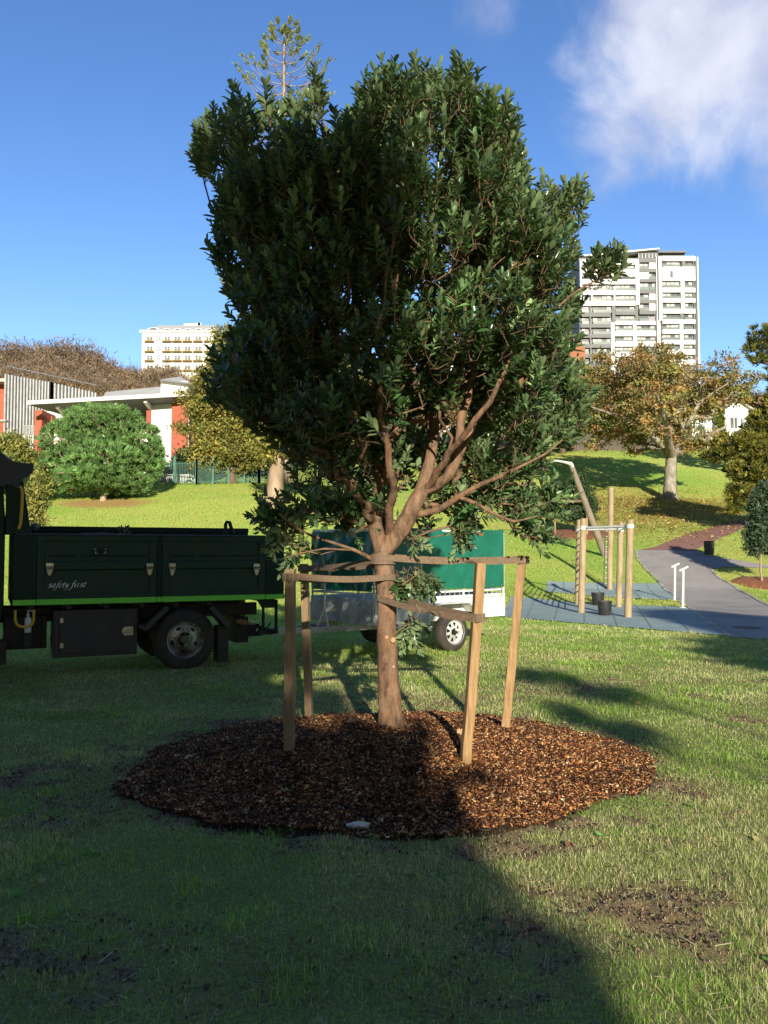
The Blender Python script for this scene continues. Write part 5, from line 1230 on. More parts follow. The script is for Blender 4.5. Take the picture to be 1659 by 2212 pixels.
bucket(599, 1138, 82, 'black tub standing behind the other tub'); bucket(641, 1201, 92, 'black tub nearest the camera under the climbing frame')
b_ = ground(*Z3(1293, 822)); bn = empty('litter_bin', b_, label='black slatted litter bin on the grass beside the red path', cat='litter bin'); s_ = b_[1] / K; r_ = 60 * .3464 * s_ / 2; h_ = 88 * .3464 * s_
mb = MB(); mb.lathe([(0, .05), (r_ * .78, .05), (r_ * .93, h_ * .95), (0, h_ * .9)], (0, 0, 0), 'z', 24); mb.build('liner', blk, bn, smooth=True)
mb = MB()
for k_ in range(22):
    a = 2 * math.pi * k_ / 22; mb.beam((r_ * .84 * math.cos(a), r_ * .84 * math.sin(a), .04), (r_ * 1.0 * math.cos(a), r_ * 1.0 * math.sin(a), h_ * .96), .07, .03, (math.cos(a), math.sin(a), 0))
mb.build('slats', surf('bin_slat', (.035, .035, .037), (.06, .06, .06), 6, .6), bn)
mb = MB(); mb.lathe([(r_ * .9, h_ * .93), (r_ * 1.06, h_ * .94), (r_ * 1.06, h_), (r_ * .8, h_)], (0, 0, 0), 'z', 24); mb.build('rim', blk, bn, smooth=True)
mb = MB(); mb.lathe([(0, 0), (r_ * .8, 0), (r_ * .8, .06), (0, .06)], (0, 0, -.02), 'z', 24); mb.build('base', conc, bn)
# sapling stakes behind the gym
def small_stakes(c, items, lab):
    for (dx, dy, h_, L_) in items:
        o_ = MB().beam((0, 0, -.1), (0, 0, h_), .07).build('sapling_stake', M['stake'], label=L_, cat='stake', group='stakes round the planted saplings'); o_.location = (c[0] + dx, c[1] + dy, h_s(c[0] + dx, c[1] + dy))
def ring_mulch(c, r, lab, col=((.30, .12, .05), (.16, .06, .03))):
    vs = [(0, 0, .12)]; n = 36
    for q in (.5, .8, 1.0):
        for k_ in range(n): a = 2 * math.pi * k_ / n; rr_ = r * q * (1 + .06 * math.sin(3 * a) + .04 * math.sin(7 * a)); vs.append((rr_ * math.cos(a), rr_ * math.sin(a), h_s(c[0] + rr_ * math.cos(a), c[1] + rr_ * math.sin(a)) - c[2] + (.12, .08, .0)[int(q > .5) + int(q > .8)] - (.04 if q == 1 else 0)))
    fs = [(0, 1 + k_, 1 + (k_ + 1) % n) for k_ in range(n)] + [(1 + r_ * n + k_, 1 + (r_ + 1) * n + k_, 1 + (r_ + 1) * n + (k_ + 1) % n, 1 + r_ * n + (k_ + 1) % n) for r_ in (0, 1) for k_ in range(n)]
    mb = MB(); mb.add(vs, fs); o_ = mb.build('mulch_ring', surf('mulch_red', col[0], col[1], 8, .95, bmp=1, dist=.05), smooth=True, kind='stuff', label=lab, cat='mulch'); o_.location = c
sapB = ground(*Z3(462, 690)); ring_mulch(sapB, 2.0, 'reddish mulch ring under the bushy sapling behind the gym')
small_stakes(sapB, ((-1.2, -.6, 1.9, 'pale stake left of the bushy sapling'), (.35, -.9, 1.9, 'pale stake right of the bushy sapling')), '')
mb = MB(); z_ = h_s(sapB[0], sapB[1]) + 1.65; ribbon(mb, [(sapB[0] - 1.2, sapB[1] - .65, z_ - .03), (sapB[0] - .2, sapB[1] - .7, z_), (sapB[0] + .35, sapB[1] - .95, z_)], .12); mb.build('sapling_tie', M['strap'], label='webbing tie strung between the stakes of the bushy sapling', cat='tie')
sapR = ground(*Z3(1622, 1000)); ring_mulch(sapR, 1.1, 'reddish mulch ring at the foot of the young tree by the path')

# ---------------------------------------------------------------- background trees
pn = []
def L3(*ls): return [(*Z3(a, b), rx * .3464, ry * .3464) + tuple(r) for a, b, rx, ry, *r in ls]
bg_tree('sapling_tree', 'bushy dark sapling tied between stakes behind the gym', 'tree', sapB, L3((490, 520, 85, 100), (480, 420, 65, 90), (470, 350, 38, 50), (410, 560, 60, 50), (560, 500, 40, 60), (520, 600, 60, 40)), sapB[1], 420, 36, .17, .14, .06,
        [(.05, .10, .04), (.07, .13, .05), (.10, .15, .08)], M['leaf'], M['twig'], .05, sapB + (0.05, 0, 1.0), 21)
bg_tree('young_tree', 'young round dark tree on a thin pale trunk by the right path', 'tree', sapR, L3((1640, 640, 95, 110), (1610, 520, 60, 110), (1600, 740, 80, 70), (1690, 560, 90, 150), (1560, 700, 40, 60), (1660, 420, 50, 80), (1560, 800, 35, 35), (1690, 760, 70, 70)), sapR[1], 620, 38, .17, .13, .06,
        [(.045, .09, .045), (.07, .12, .06), (.12, .17, .11)], M['leaf'], M['bark_pale'], .045, sapR + (-.05, 0, 1.7), 22)
small_stakes(sapR, ((-.9, .5, 1.5, 'short stake left of the young tree by the path'),), '') if False else None
# big oak
Yo = oakB[1]; print('oak', oakB, 'pine', pineB, 'pads', padA[1], padB[1])
of = at(1450, 985, Yo)
def ol(*p): return [at(a, b, Yo + c_) for a, b, c_ in p]
D4 = lambda zx, zy: (1152 + .3056 * zx, 474.4 + .3056 * zy)
oak_l = [(1330, 800, 62, 45), (1390, 800, 60, 55), (1440, 780, 50, 42), (1500, 850, 62, 60), (1560, 810, 60, 45), (1600, 830, 42, 40), (1300, 850, 60, 55), (1370, 870, 70, 55), (1440, 870, 60, 60), (1270, 900, 40, 45), (1330, 920, 62, 36), (1400, 935, 70, 36), (1470, 930, 60, 40), (1490, 960, 50, 24), (1285, 955, 22, 26), (1360, 965, 25, 18), (1600, 860, 30, 18), (1545, 860, 45, 26), (1510, 895, 26, 16), (1575, 840, 40, 26), (1420, 800, 70, 50, -4), (1400, 880, 90, 60, -5), (1480, 860, 90, 60, 4), (1380, 860, 80, 60, 5), (1545, 955, 36, 16)]
bg_tree('oak_tree', 'big spreading oak with rusty autumn leaves and a pale lichened trunk on the slope', 'tree', oakB, oak_l, Yo, 1050, 38, .40, .21, .14,
        [(.40, .31, .10), (.25, .28, .08), (.50, .29, .11), (.52, .28, .12), (.16, .20, .07)], M['leaf'], M['bark_oak'], .50, of, 31, twig=.035,
        extra_limbs=[(ol((1450, 985, 0), (1400, 930, -1), (1340, 900, -2), (1280, 880, -1)), [.28, .2, .13, .07]), (ol((1450, 985, 0), (1445, 900, 0), (1420, 830, 1), (1400, 780, 1)), [.32, .22, .14, .07]),
                     (ol((1450, 985, 0), (1480, 930, -1), (1510, 870, -1), (1570, 830, -1)), [.26, .18, .12, .06]), (ol((1450, 985, 0), (1440, 940, -3), (1430, 880, -5)), [.35, .25, .1]), (ol((1450, 985, 0), (1520, 950, 2), (1570, 920, 2)), [.3, .2, .1])], w=[.28, .22, .22, .12, .16])
# round pine on the lawn
pl_ = [(222, 1000, 80, 45, -1.6), (215, 1030, 70, 26, -1.8), (250, 1050, 50, 16, -1.4), (150, 1040, 55, 24, -1), (290, 1045, 40, 22, -1), (220, 930, 85, 52), (150, 960, 62, 55), (290, 965, 62, 60), (220, 985, 100, 55), (125, 1005, 38, 45), (315, 1010, 36, 38), (180, 1030, 60, 35), (260, 1040, 40, 28), (140, 1045, 40, 20), (200, 905, 60, 28), (250, 905, 55, 28), (250, 1060, 22, 16), (330, 985, 24, 36)]
bg_tree('round_pine', 'rounded bright green pine bush on the lawn in front of the school building', 'pine', pineB, pl_, pineB[1] + 1.2, 4200, 24, .19, .25, .028,
        [(.21, .38, .12), (.28, .47, .16), (.14, .29, .09)], M['needle'], M['bark_pale'], .16, pineB + (0.1, .3, 1.2), 33, kind='needle', twig=.014, shell=.72, dr=.9)
# Norfolk pine far behind
nb = at(617, 1000, 72); nb[2] = h_s(nb[0], 72); ntop = at(614, 62, 72); H_ = ntop[2] - nb[2]
nf = empty('norfolk_pine', nb, label='very tall sparse pine whose whorled top rises behind the staked tree', cat='pine'); g = np.random.default_rng(8)
mb = MB(); mb.tube([(0, 0, -.5), (.02, 0, H_ * .3), (.0, 0, H_ * .6), (ntop[0] - nb[0], 0, H_ * .85), (ntop[0] - nb[0], 0, H_)], [.5, .42, .3, .14, .05], 10); bm_ = MB(); LPs, LD = [], []
zz = H_ - .3; kk_ = 0
while zz > 9:
    dn = H_ - zz; ln = min(.9 + dn * .52, 4.0) if dn < 9 else min(5.2, 3.5 + dn * .08); nbr = 6 if dn < 8 else 5
    for q in range(nbr):
        a = q * 6.283 / nbr + kk_ * .5 + g.normal() * .15; le = ln * g.uniform(.75, 1.12); rise = .36 if dn < 4 else .30 if dn < 9 else .0
        if dn > 6 and g.uniform() < .3: continue
        pts = []
        for s_ in np.linspace(0, 1, 7): pts.append(np.array([math.cos(a) * le * s_, math.sin(a) * le * s_, zz + le * (rise * s_ + .25 * s_ ** 2.2 - .12 * math.sin(3.14 * s_))]))
        pts = [p + (ntop[0] - nb[0], 0, 0) for p in pts]; bm_.tube([tuple(p) for p in pts], [.045, .04, .035, .03, .028, .02, .012], 4)
        st0 = .74 if dn < 5 else .86
        for t_ in np.arange(st0, 1.02, .07):
            i0 = min(int(t_ * 6), 5); p = pts[i0] + (pts[i0 + 1] - pts[i0]) * (t_ * 6 - i0)
            for _ in range(2): LPs.append(p + g.normal(size=3) * .07 * le * .35); LD.append(unit(np.array([math.cos(a), math.sin(a), .9])))
        if dn < 1.2:
            for t_ in np.arange(.05, .5, .12): LPs.append(pts[int(t_ * 6)]); LD.append(np.array([math.cos(a) * .4, math.sin(a) * .4, 1.]))
    zz -= .95 if dn < 10 else 1.3; kk_ += 1
mb.build('trunk', M['bark_pale'], nf, smooth=True); bm_.build('branches', M['bark_pale'], nf, smooth=True)
LPs = np.array(LPs); LD = np.array(LD); ci = np.repeat(np.arange(len(LPs)), 11); n = len(ci)
V, F, C = leaves(LPs[ci] + g.normal(size=(n, 3)) * .07, unit(LD[ci] + rand_dirs(n, g) * .6), rand_dirs(n, g), g.uniform(.2, .42, n), .06, pick([(.26, .30, .08), (.38, .40, .12), (.16, .21, .06)], n, g), 4)
link('crown', npmesh('crown', V, F, C), M['needle'], nf)
# autumn tree beside the school
def gb_(px, Y): p = at(px, 1040, Y); return np.array([p[0], Y, h_s(p[0], Y)])
b_ = gb_(500, 49); bg_tree('autumn_tree', 'tall mixed yellow and green autumn tree beside the brick wall', 'tree', b_, [(485, 760, 30, 60), (470, 830, 55, 60), (520, 780, 60, 80), (440, 880, 36, 40), (398, 925, 18, 16), (500, 880, 70, 60), (470, 950, 60, 45), (560, 860, 60, 90), (450, 990, 50, 35), (520, 980, 60, 40), (395, 850, 14, 22), (600, 760, 60, 80), (585, 930, 70, 60)], 49, 1500, 38, .42, .17, .12,
        [(.32, .31, .08), (.21, .25, .06), (.42, .36, .09), (.50, .36, .10), (.12, .16, .05)], M['leaf'], M['bark_brown'], .28, b_ + (0, 0, 3.5), 41, twig=.022, w=[.3, .25, .2, .1, .15])
b_ = ground(590, 1090); bg_tree('plane_tree', 'tree with a pale pinkish trunk standing on the lawn behind the staked tree', 'tree', b_, [(640, 900, 110, 80), (720, 830, 120, 90), (600, 960, 60, 40), (700, 960, 90, 40), (650, 800, 80, 60)], b_[1], 520, 24, .42, .22, .15,
        [(.30, .30, .07), (.42, .36, .09), (.17, .22, .06)], M['leaf'], M['bark_pale'], .42, b_ + (0.3, 0, 3.2), 42, twig=.022)
b_ = ground(1175, 1017); bg_tree('slope_tree', 'pale trunked tree on the slope hidden by the right side of the staked crown', 'tree', b_, [(1130, 900, 80, 60), (1060, 860, 80, 60), (1180, 850, 55, 55), (1225, 830, 34, 45), (1100, 800, 90, 60), (1235, 870, 30, 40)], b_[1], 750, 26, .6, .28, .2,
        [(.15, .25, .07), (.22, .31, .09), (.11, .17, .05)], M['leaf'], M['bark_pale'], .35, b_ + (-.5, 0, 4), 43, twig=.03)
# green trees behind the oak
for px, py, rr_, Y_, sd, lab in ((1240, 815, 34, 84, 51, 'green tree between the staked crown and the oak'), (1215, 880, 40, 80, 52, 'dark green tree behind the slope fence'), (1330, 870, 60, 92, 53, 'shaded green tree right behind the oak crown')):
    b_ = gb_(px, Y_); bg_tree('green_tree', lab, 'tree', b_, [(px, py, rr_, rr_ * .9), (px - 25, py + 25, rr_ * .8, rr_ * .8), (px + 22, py + 20, rr_ * .8, rr_ * .8), (px, py + 45, rr_, rr_ * .7)], Y_, 420, 22, .7, .34, .24, [(.13, .24, .07), (.20, .32, .09), (.09, .15, .05)], M['leaf'], M['bark_brown'], .3, b_ + (0, 0, 3), sd, group='green trees behind the oak', twig=.03)
# dark conifers at the right edge
b_ = gb_(1690, 44); CN = dict(kind='needle', twig=.02, shell=.5)
bg_tree('dark_conifer', 'dark olive conifer with drooping layered branches at the right edge', 'conifer', b_, [(1650, 930, 45, 45), (1600, 960, 62, 20), (1560, 985, 42, 14), (1650, 985, 50, 30), (1620, 1020, 50, 24), (1680, 1050, 60, 40), (1600, 1065, 34, 18), (1640, 1085, 40, 22), (1585, 1100, 20, 14), (1700, 930, 60, 60), (1700, 880, 50, 40)], 44, 1500, 20, .26, .36, .055,
        [(.30, .28, .05), (.38, .34, .07), (.16, .18, .04), (.07, .10, .03)], M['needle'], M['bark_brown'], .35, b_ + (0, 0, 3), 61, **CN)
b_ = gb_(1720, 62); bg_tree('tall_conifer', 'top of a tall olive conifer entering at the right edge against the sky', 'conifer', b_, [(1650, 725, 34, 22), (1640, 760, 32, 22), (1635, 782, 22, 8), (1700, 740, 50, 50), (1710, 820, 60, 50)], 62, 520, 20, .34, .42, .07,
        [(.30, .28, .05), (.16, .20, .04), (.09, .12, .05)], M['needle'], M['bark_brown'], .35, b_ + (0, 0, 6), 62, **CN)
# yellow-green shrubs at the left edge
for k_, (ls, Y_, sd, lab) in enumerate((([(80, 1050, 26, 24), (60, 1085, 34, 30), (72, 1120, 24, 18), (40, 1050, 30, 30), (90, 1035, 18, 10)], 24, 71, 'yellow green leafy shrub just behind the truck cab'), ([(25, 960, 30, 20), (50, 975, 26, 18), (0, 975, 40, 26), (15, 1000, 50, 24)], 38, 72, 'golden leafy shrub in front of the brick building at the left edge'), ([(80, 1000, 26, 14), (60, 1010, 24, 14), (100, 1012, 18, 10)], 43, 73, 'small yellow shrub beside the round pine'))):
    b_ = gb_(ls[0][0] - 5, Y_); bg_tree('leafy_shrub', lab, 'shrub', b_, ls, Y_, 300 if k_ < 2 else 140, 26, .2 * Y_ / 24, .13 * Y_ / 24, .05 * Y_ / 24, [(.37, .36, .09), (.27, .31, .08), (.48, .43, .15), (.14, .19, .06)], M['leaf'], M['twig'], .05, b_ + (0, 0, .5), sd, group='yellow green shrubs at the left', twig=.012)
for px, Y_, sd, lab in ((405, 50.5, 81, 'dark shrub behind the railing below the autumn tree'), (440, 51, 82, 'dark shrub behind the railing, right of the first dark shrub'), (540, 52, 83, 'dark shrub behind the fence beside the staked tree')):
    b_ = gb_(px, Y_); bg_tree('dark_shrub', lab, 'shrub', b_, [(px, 995, 26, 22), (px - 15, 1012, 20, 16), (px + 20, 1010, 22, 18)], Y_, 200, 22, .4, .24, .14, [(.04, .07, .025), (.06, .10, .03)], M['leaf'], M['twig'], .06, b_ + (0, 0, .5), sd, group='dark shrubs behind the green fence', twig=.02)
# woods on the far hill: three tree forms, copied
protos = []; M['woodbark'] = bark('bark_woods', (.38, .31, .25), (.20, .16, .13), 2)
for s_ in range(3):
    g = np.random.default_rng(100 + s_); Hh = 15; n = 420
    a = g.uniform(0, 6.28, n); rr_ = 5.2 * np.sqrt(g.uniform(0, 1, n)); z_ = Hh * (.35 + .65 * g.uniform(0, 1, n) ** .8 * (1 - .35 * (rr_ / 5.2) ** 2)); tips = np.stack([rr_ * np.cos(a), rr_ * np.sin(a), z_], -1)
    A, par, rad, tn = grow([([(0, 0, -2), (0, 0, 2), (.2, 0, 5)], [.35, .3, .25], None)], tips, step=.9, seed=s_, wob=.5)
    me, r_2 = skeleton_mesh('branches', A, par, rad, tipr=.035, power=.42, sides=4, maxr=.25)
    rt = empty('bare_tree', (0, 0, -300)); link('trunk', me, M['woodbark'], rt)
    # fine upright twigs and few leaves
    tn_ = 10000; ti = g.integers(0, n, tn_); P = tips[ti] + g.normal(size=(tn_, 3)) * (.9, .9, .8); D = unit(rand_dirs(tn_, g) * .95 + (0, 0, .55))
    V, F, C = leaves(P, D, rand_dirs(tn_, g), g.uniform(.5, 1.5, tn_), g.uniform(.035, .06, tn_), pick([(.42, .32, .24), (.33, .26, .21), (.48, .35, .24)], tn_, g), 4)
    n2 = (700, 2200, 4800)[s_]; ti = g.integers(0, n, n2); P = tips[ti] + g.normal(size=(n2, 3)) * (1., 1., .7) - (0, 0, .8)
    V2, F2, C2 = leaves(P, rand_dirs(n2, g), rand_dirs(n2, g), g.uniform(.35, .7, n2), g.uniform(.25, .45, n2), pick([(.46, .30, .13), (.58, .36, .15), (.36, .28, .11)], n2, g), 4)
    link('crown', npmesh('crown', np.concatenate([V, V2]), np.concatenate([F, F2 + len(V)]), np.concatenate([C, C2])), M['leaf'], rt); protos.append(rt)
g = np.random.default_rng(5); used = set()
spots = []
for row, (Y_, topo) in enumerate(((104, 62), (118, 34), (134, 0))):
    for px in range(-60, 520, 44):
        px_ = px + g.uniform(-12, 12) + row * 14; top = np.interp(px_, [-100, 0, 60, 120, 180, 225, 260, 300, 350, 420, 540], [745, 755, 740, 734, 757, 782, 787, 794, 802, 800, 795]) + topo + g.uniform(-6, 14)
        spots.append((px_, Y_ + g.uniform(-4, 4), top))
# right part behind the oak, lower
for px in range(540, 1720, 58): spots.append((px + g.uniform(-12, 12), 112 + g.uniform(-6, 10), (800 if px < 1180 else 850) + g.uniform(-10, 20)))
for px in range(-420, -70, 60): spots.append((px + g.uniform(-12, 12), 108 + g.uniform(-4, 14), 745 + g.uniform(-6, 16)))
spots.sort(key=lambda s: s[0])
for i_, (px_, Y_, top) in enumerate(spots):
    s_ = (0 if px_ < 215 and g.uniform() < .75 else 1 if g.uniform() < .5 else 2); p = at(px_, 1000, Y_); zb_ = h_s(p[0], Y_); ht = at(px_, top, Y_)[2] - zb_
    rt = protos[s_]
    if s_ in used: rt = copy_tree(rt)
    used.add(s_); rt.location = (p[0], Y_, zb_); k_ = max(ht, 6) / 15.0; rt.scale = (min(k_, 1.15) * g.uniform(.9, 1.1),) * 2 + (k_,); rt.rotation_euler = (0, 0, g.uniform(0, 6.28))
    where = 'above the school roof' if px_ < 430 else 'behind the staked tree' if px_ < 900 else 'behind the oak'
    nm = ('bare twiggy grey brown tree', 'thin rusty tree with few leaves', 'russet leafy tree')[s_]
    tag(rt, '%s on the far hillside %s' % (nm, where), 'tree', '%ss on the far hillside %s' % (nm, where))
for s_ in range(3):
    if s_ not in used: print('unused proto', s_)

# ---------------------------------------------------------------- trees behind the camera that shade the foreground
def UV(u, v, s_):
    """point whose shadow ray meets sun-plane coordinates u (across), v (up)"""
    xy = np.array([LH[1], -LH[0]]) * u + LH * s_; return np.array([xy[0], xy[1], v - s_ * math.tan(EL)])
def shade_tree(lab, s_, lobes_uv, base_u, seed, n=900, name='shade_tree', tr=.28, cr=.30, lf=.42):
    lb = [(UV(u, v, s_ + rng.uniform(-1, 1)), np.array([ru, ru * .9, rv])) for u, v, ru, rv in lobes_uv]; b_ = UV(base_u, 0, s_); b_[2] = h_s(b_[0], b_[1])
    zf_ = min(c[2] for c, r in lb); return bg_tree(name, lab, 'tree', b_, lb, None, n, 26, cr, lf, lf * .66, [(.05, .09, .03), (.07, .12, .04)], M['leaf'], M['bark_brown'], tr, b_ + (0, 0, max(2.2, zf_ * .6)), seed, twig=.016, shell=.2, group='trees behind the photographer')
shade_tree('broad tree behind the photographer', -13, [(-.2, .7, 1.1, .7), (.35, .85, .5, .36), (0, 1.5, .6, .3), (-1.6, 1.1, 1.2, .9), (-3.2, 1.4, 1.5, 1.2), (-.75, 2.2, .6, .45), (.45, 1.9, .3, .12), (-.1, 1.95, .4, .15), (-1.6, 2.9, 1.2, 1.0), (-3.4, 3.4, 1.4, 1.4), (-1.3, 4.3, 1.0, 1.0), (-2.8, 5.2, 1.4, 1.2), (-.35, 5.6, .85, .9), (-1.5, 6.3, 1.1, .9), (-4.6, 2.6, 1.4, 1.6), (-4.6, 5.0, 1.2, 1.3), (-.1, 4.6, .6, .5)], -2.0, 201, 3000)
shade_tree('second tree behind the photographer', -17, [(-5.6, 2.2, 1.2, 1.8), (-6.2, 4.6, 1.2, 1.2), (-3.9, 6.4, 1.2, .9), (-2.6, 6.6, .9, .7), (-5.6, 6.0, 1.0, .8)], -5.6, 202, 1200)
shade_tree('third tree behind the photographer', -15, [(8.2, 4.0, .8, .5), (9.6, 4.3, 1.2, .9), (10.5, 5.5, 1.4, 1.4), (7.2, 3.85, .5, .22)], 10, 203, 700)
shade_tree('thin tree behind the photographer', -11, [(3.4, 3.4, .45, .12), (3.7, 3.0, .4, .12), (3.05, 2.4, .28, .12), (2.7, 2.7, .3, .08)], 6.5, 204, 36, tr=.04, cr=.14, lf=.16)
shade_tree('slender tree with loose sprays behind the photographer', -12, [(.95, .8, .25, .5), (.85, 1.6, .3, .2), (.6, 2.3, .35, .2), (-.3, 3.2, .6, .5), (.5, 3.0, .3, .25)], -1.5, 205, 90, tr=.03, cr=.13, lf=.13)
# ---------------------------------------------------------------- school building on the left
brick = None
def brickmat(name, c1, c2, mort, s=1.0):
    m, nt, b = newmat(name); tc = nt.nodes.new('ShaderNodeTexCoord'); mp = nt.nodes.new('ShaderNodeMapping'); sx = nt.nodes.new('ShaderNodeSeparateXYZ'); cx_ = nt.nodes.new('ShaderNodeCombineXYZ'); ad = nt.nodes.new('ShaderNodeMath')
    nt.links.new(tc.outputs['Object'], sx.inputs[0]); nt.links.new(sx.outputs[0], ad.inputs[0]); nt.links.new(sx.outputs[1], ad.inputs[1]); nt.links.new(ad.outputs[0], cx_.inputs[0]); nt.links.new(sx.outputs[2], cx_.inputs[1])
    bt_ = nt.nodes.new('ShaderNodeTexBrick'); bt_.inputs['Scale'].default_value = 1; bt_.inputs['Brick Width'].default_value = .24 * s; bt_.inputs['Row Height'].default_value = .085 * s; bt_.inputs['Mortar Size'].default_value = .006
    bt_.inputs['Color1'].default_value = (*c1, 1); bt_.inputs['Color2'].default_value = (*c2, 1); bt_.inputs['Mortar'].default_value = (*mort, 1); nt.links.new(cx_.outputs[0], bt_.inputs['Vector'])
    f = noise_node(nt, .8, 4); nt.links.new(mixrgb(nt, ramp(nt, f, [(.4, (0, 0, 0)), (.7, (.35, .35, .35))]), bt_.outputs[0], tuple(v * .6 for v in c1)), b.inputs['Base Color']); b.inputs['Roughness'].default_value = .9; return m
brick = brickmat('brick_red', (.42, .105, .06), (.34, .085, .05), (.36, .16, .11)); cream = surf('cream_wall', (.76, .74, .68), (.68, .66, .60), .8, .8); wht = surf('white_wall', (.80, .82, .84), (.75, .77, .79), .5, .8)
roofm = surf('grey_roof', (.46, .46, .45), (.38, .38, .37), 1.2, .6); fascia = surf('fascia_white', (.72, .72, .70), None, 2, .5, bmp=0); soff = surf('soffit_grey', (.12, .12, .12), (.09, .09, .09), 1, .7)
glass = surf('window_glass', (.05, .06, .07), (.16, .17, .18), .35, .12, bmp=0, spec=.8); dk = surf('dark_opening', (.03, .03, .03), None, 2, .8)
def ZB(zx, zy): return (.3677 * zx, 677.7 + .3677 * zy)
def XZ(zx, zy, Y): p = at(*ZB(zx, zy), Y); return p[0], p[2]
sch = empty('school_building', (0, 0, 0), label='brick and white school building with a broad overhanging grey roof', cat='building')
def slab(mb, a, b_, zlo, zhi, th):
    """wall between two ground points, thickness going back"""
    a = np.array(a, float); b_ = np.array(b_, float); d = (b_ - a) / np.linalg.norm(b_ - a); n = np.array([-d[1], d[0]]) * th
    q = [a, b_, b_ + n, a + n]; mb.hexa([(p[0], p[1], zlo) for p in q], [(p[0], p[1], zhi) for p in q]); return mb
YF = 56.0; gz = 5.0
X = lambda zx, Y=YF: XZ(zx, 0, Y)[0]
zSof = XZ(960, 505, 53.0)[1]; zEave = XZ(1000, 482, 51.5)[1]
mb = MB(); slab(mb, (X(255, 57.5), 57.5), (X(870, 57.5), 57.5), gz, zSof, .3); mb.build('wall', cream, sch)
mb = MB(); slab(mb, (X(250, 55), 55), (X(880, 55), 55), XZ(0, 700, 55)[1] - .9, XZ(0, 690, 55)[1], .2); slab(mb, (X(250, 55), 55), (X(880, 55), 55), gz, XZ(0, 860, 55)[1], .2); mb.build('balcony_wall', cream, sch)
for a, b_ in ((215, 258),): mb = MB(); slab(mb, (X(a, 55), 55), (X(b_, 55), 55), gz, XZ(0, 566, 55)[1], 2.3); mb.build('brick_pier', brick, sch)
mb = MB(); slab(mb, (X(262, 56.5), 56.5), (X(318, 56.5), 56.5), gz, XZ(0, 600, 56.5)[1], .4); mb.build('brick_pier', brick, sch)
mb = MB(); slab(mb, (X(868, 54.6), 54.6), (X(893, 54.6), 54.6), XZ(0, 700, 54.6)[1], XZ(0, 525, 54.6)[1], 2); mb.build('brick_pier', brick, sch)
mb = MB(); slab(mb, (X(880, 54.8), 54.8), (X(1018, 54.8), 54.8), gz, XZ(0, 520, 54.8)[1], 3); mb.build('wall', wht, sch)
mb = MB(); slab(mb, (X(1014, 54.5), 54.5), (X(1112, 54.5), 54.5), gz, XZ(0, 515, 54.5)[1], 3); mb.build('brick_wall', brick, sch)
mb = MB(); slab(mb, (X(1113, 54.4), 54.4), (X(1118, 54.4), 54.4), gz, XZ(0, 515, 54.4)[1], .1); mb.build('downpipe', fascia, sch)
for a in (405, 733): mb = MB(); slab(mb, (X(a - 14, 55.2), 55.2), (X(a + 14, 55.2), 55.2), XZ(0, 700, 55.2)[1], zSof, .5); mb.build('column', cream, sch)
for (a, b_, c_, d) in ((325, 388, 610, 660), (425, 470, 605, 650), (640, 715, 575, 650), (760, 860, 570, 628)):
    z1_, z0_ = XZ(0, c_, 57.4)[1], XZ(0, d, 57.4)[1]; mb = MB(); slab(mb, (X(a, 57.4), 57.4), (X(b_, 57.4), 57.4), z0_, z1_, .08); w_ = mb.build('window', glass, sch)
    mb = MB()
    for t_ in np.linspace(0, 1, 4): x_ = X(a, 57.36) + (X(b_, 57.36) - X(a, 57.36)) * t_; mb.box(x_ - .04, x_ + .04, 57.30, 57.37, z0_, z1_)
    mb.box(X(a, 57.36), X(b_, 57.36), 57.31, 57.38, z1_ - .4, z1_ - .33); mb.build('frame', fascia, w_)
# roof canopy: tapered plate reaching forward, ribs beneath
xL, xR = X(172, 53), X(1120, 53.4)
mb = MB(); yf0, yf1 = 53.0, 53.4; zf0 = XZ(172, 525, yf0)[1]; zf1 = XZ(1000, 474, yf1)[1]
q = [(xL, yf0), (xR, yf1), (xR, 60), (xL + 3, 60)]; zq = [zf0, zf1, zf1 + .1, zf0 + .1]
mb.hexa([(p[0], p[1], z_ - .10 if k_ < 2 else z_ - .75) for k_, (p, z_) in enumerate(zip(q, zq))], [(p[0], p[1], z_ + .10) for p, z_ in zip(q, zq)])
mb.build('roof', soff, sch)
mb = MB(); mb.hexa([(xL, yf0 - .08, zf0 - .11), (xR, yf1 - .08, zf1 - .11), (xR, yf1 - .01, zf1 - .11), (xL, yf0 - .01, zf0 - .11)], [(xL, yf0 - .08, zf0 + .14), (xR, yf1 - .08, zf1 + .14), (xR, yf1 - .01, zf1 + .14), (xL, yf0 - .01, zf0 + .14)]); mb.build('fascia', fascia, sch)
for zx in (360, 530, 700, 870): x_ = X(zx, 54); zz_ = zf0 + (zf1 - zf0) * (x_ - xL) / (xR - xL); mb = MB(); mb.hexa([(x_ - .1, 53.6, zz_ - .32), (x_ + .1, 53.6, zz_ - .32), (x_ + .1, 57, zz_ - 1.2), (x_ - .1, 57, zz_ - 1.2)], [(x_ - .1, 53.6, zz_ - .13), (x_ + .1, 53.6, zz_ - .13), (x_ + .1, 57, zz_ - .5), (x_ - .1, 57, zz_ - .5)]); mb.build('roof_beam', fascia, sch)
mb = MB(); Yr = 60; pts = [(570, 487), (620, 460), (960, 415), (1010, 445), (1130, 480)]; pr = [XZ(a, b_, Yr if k_ in (0, 4) else 66) for k_, (a, b_) in enumerate(pts)]
ys_r = [60, 66, 66, 64, 60]; base_z = zf1 - .1
v_ = [(X(560, 59), 59, zf0 + .1), (X(1150, 59), 59, zf1 + .1), (pr[2][0] + 1.5, 66, pr[2][1]), (pr[1][0], 66, pr[1][1]), (X(560, 59), 74, zf0), (X(1150, 59), 74, zf1)]
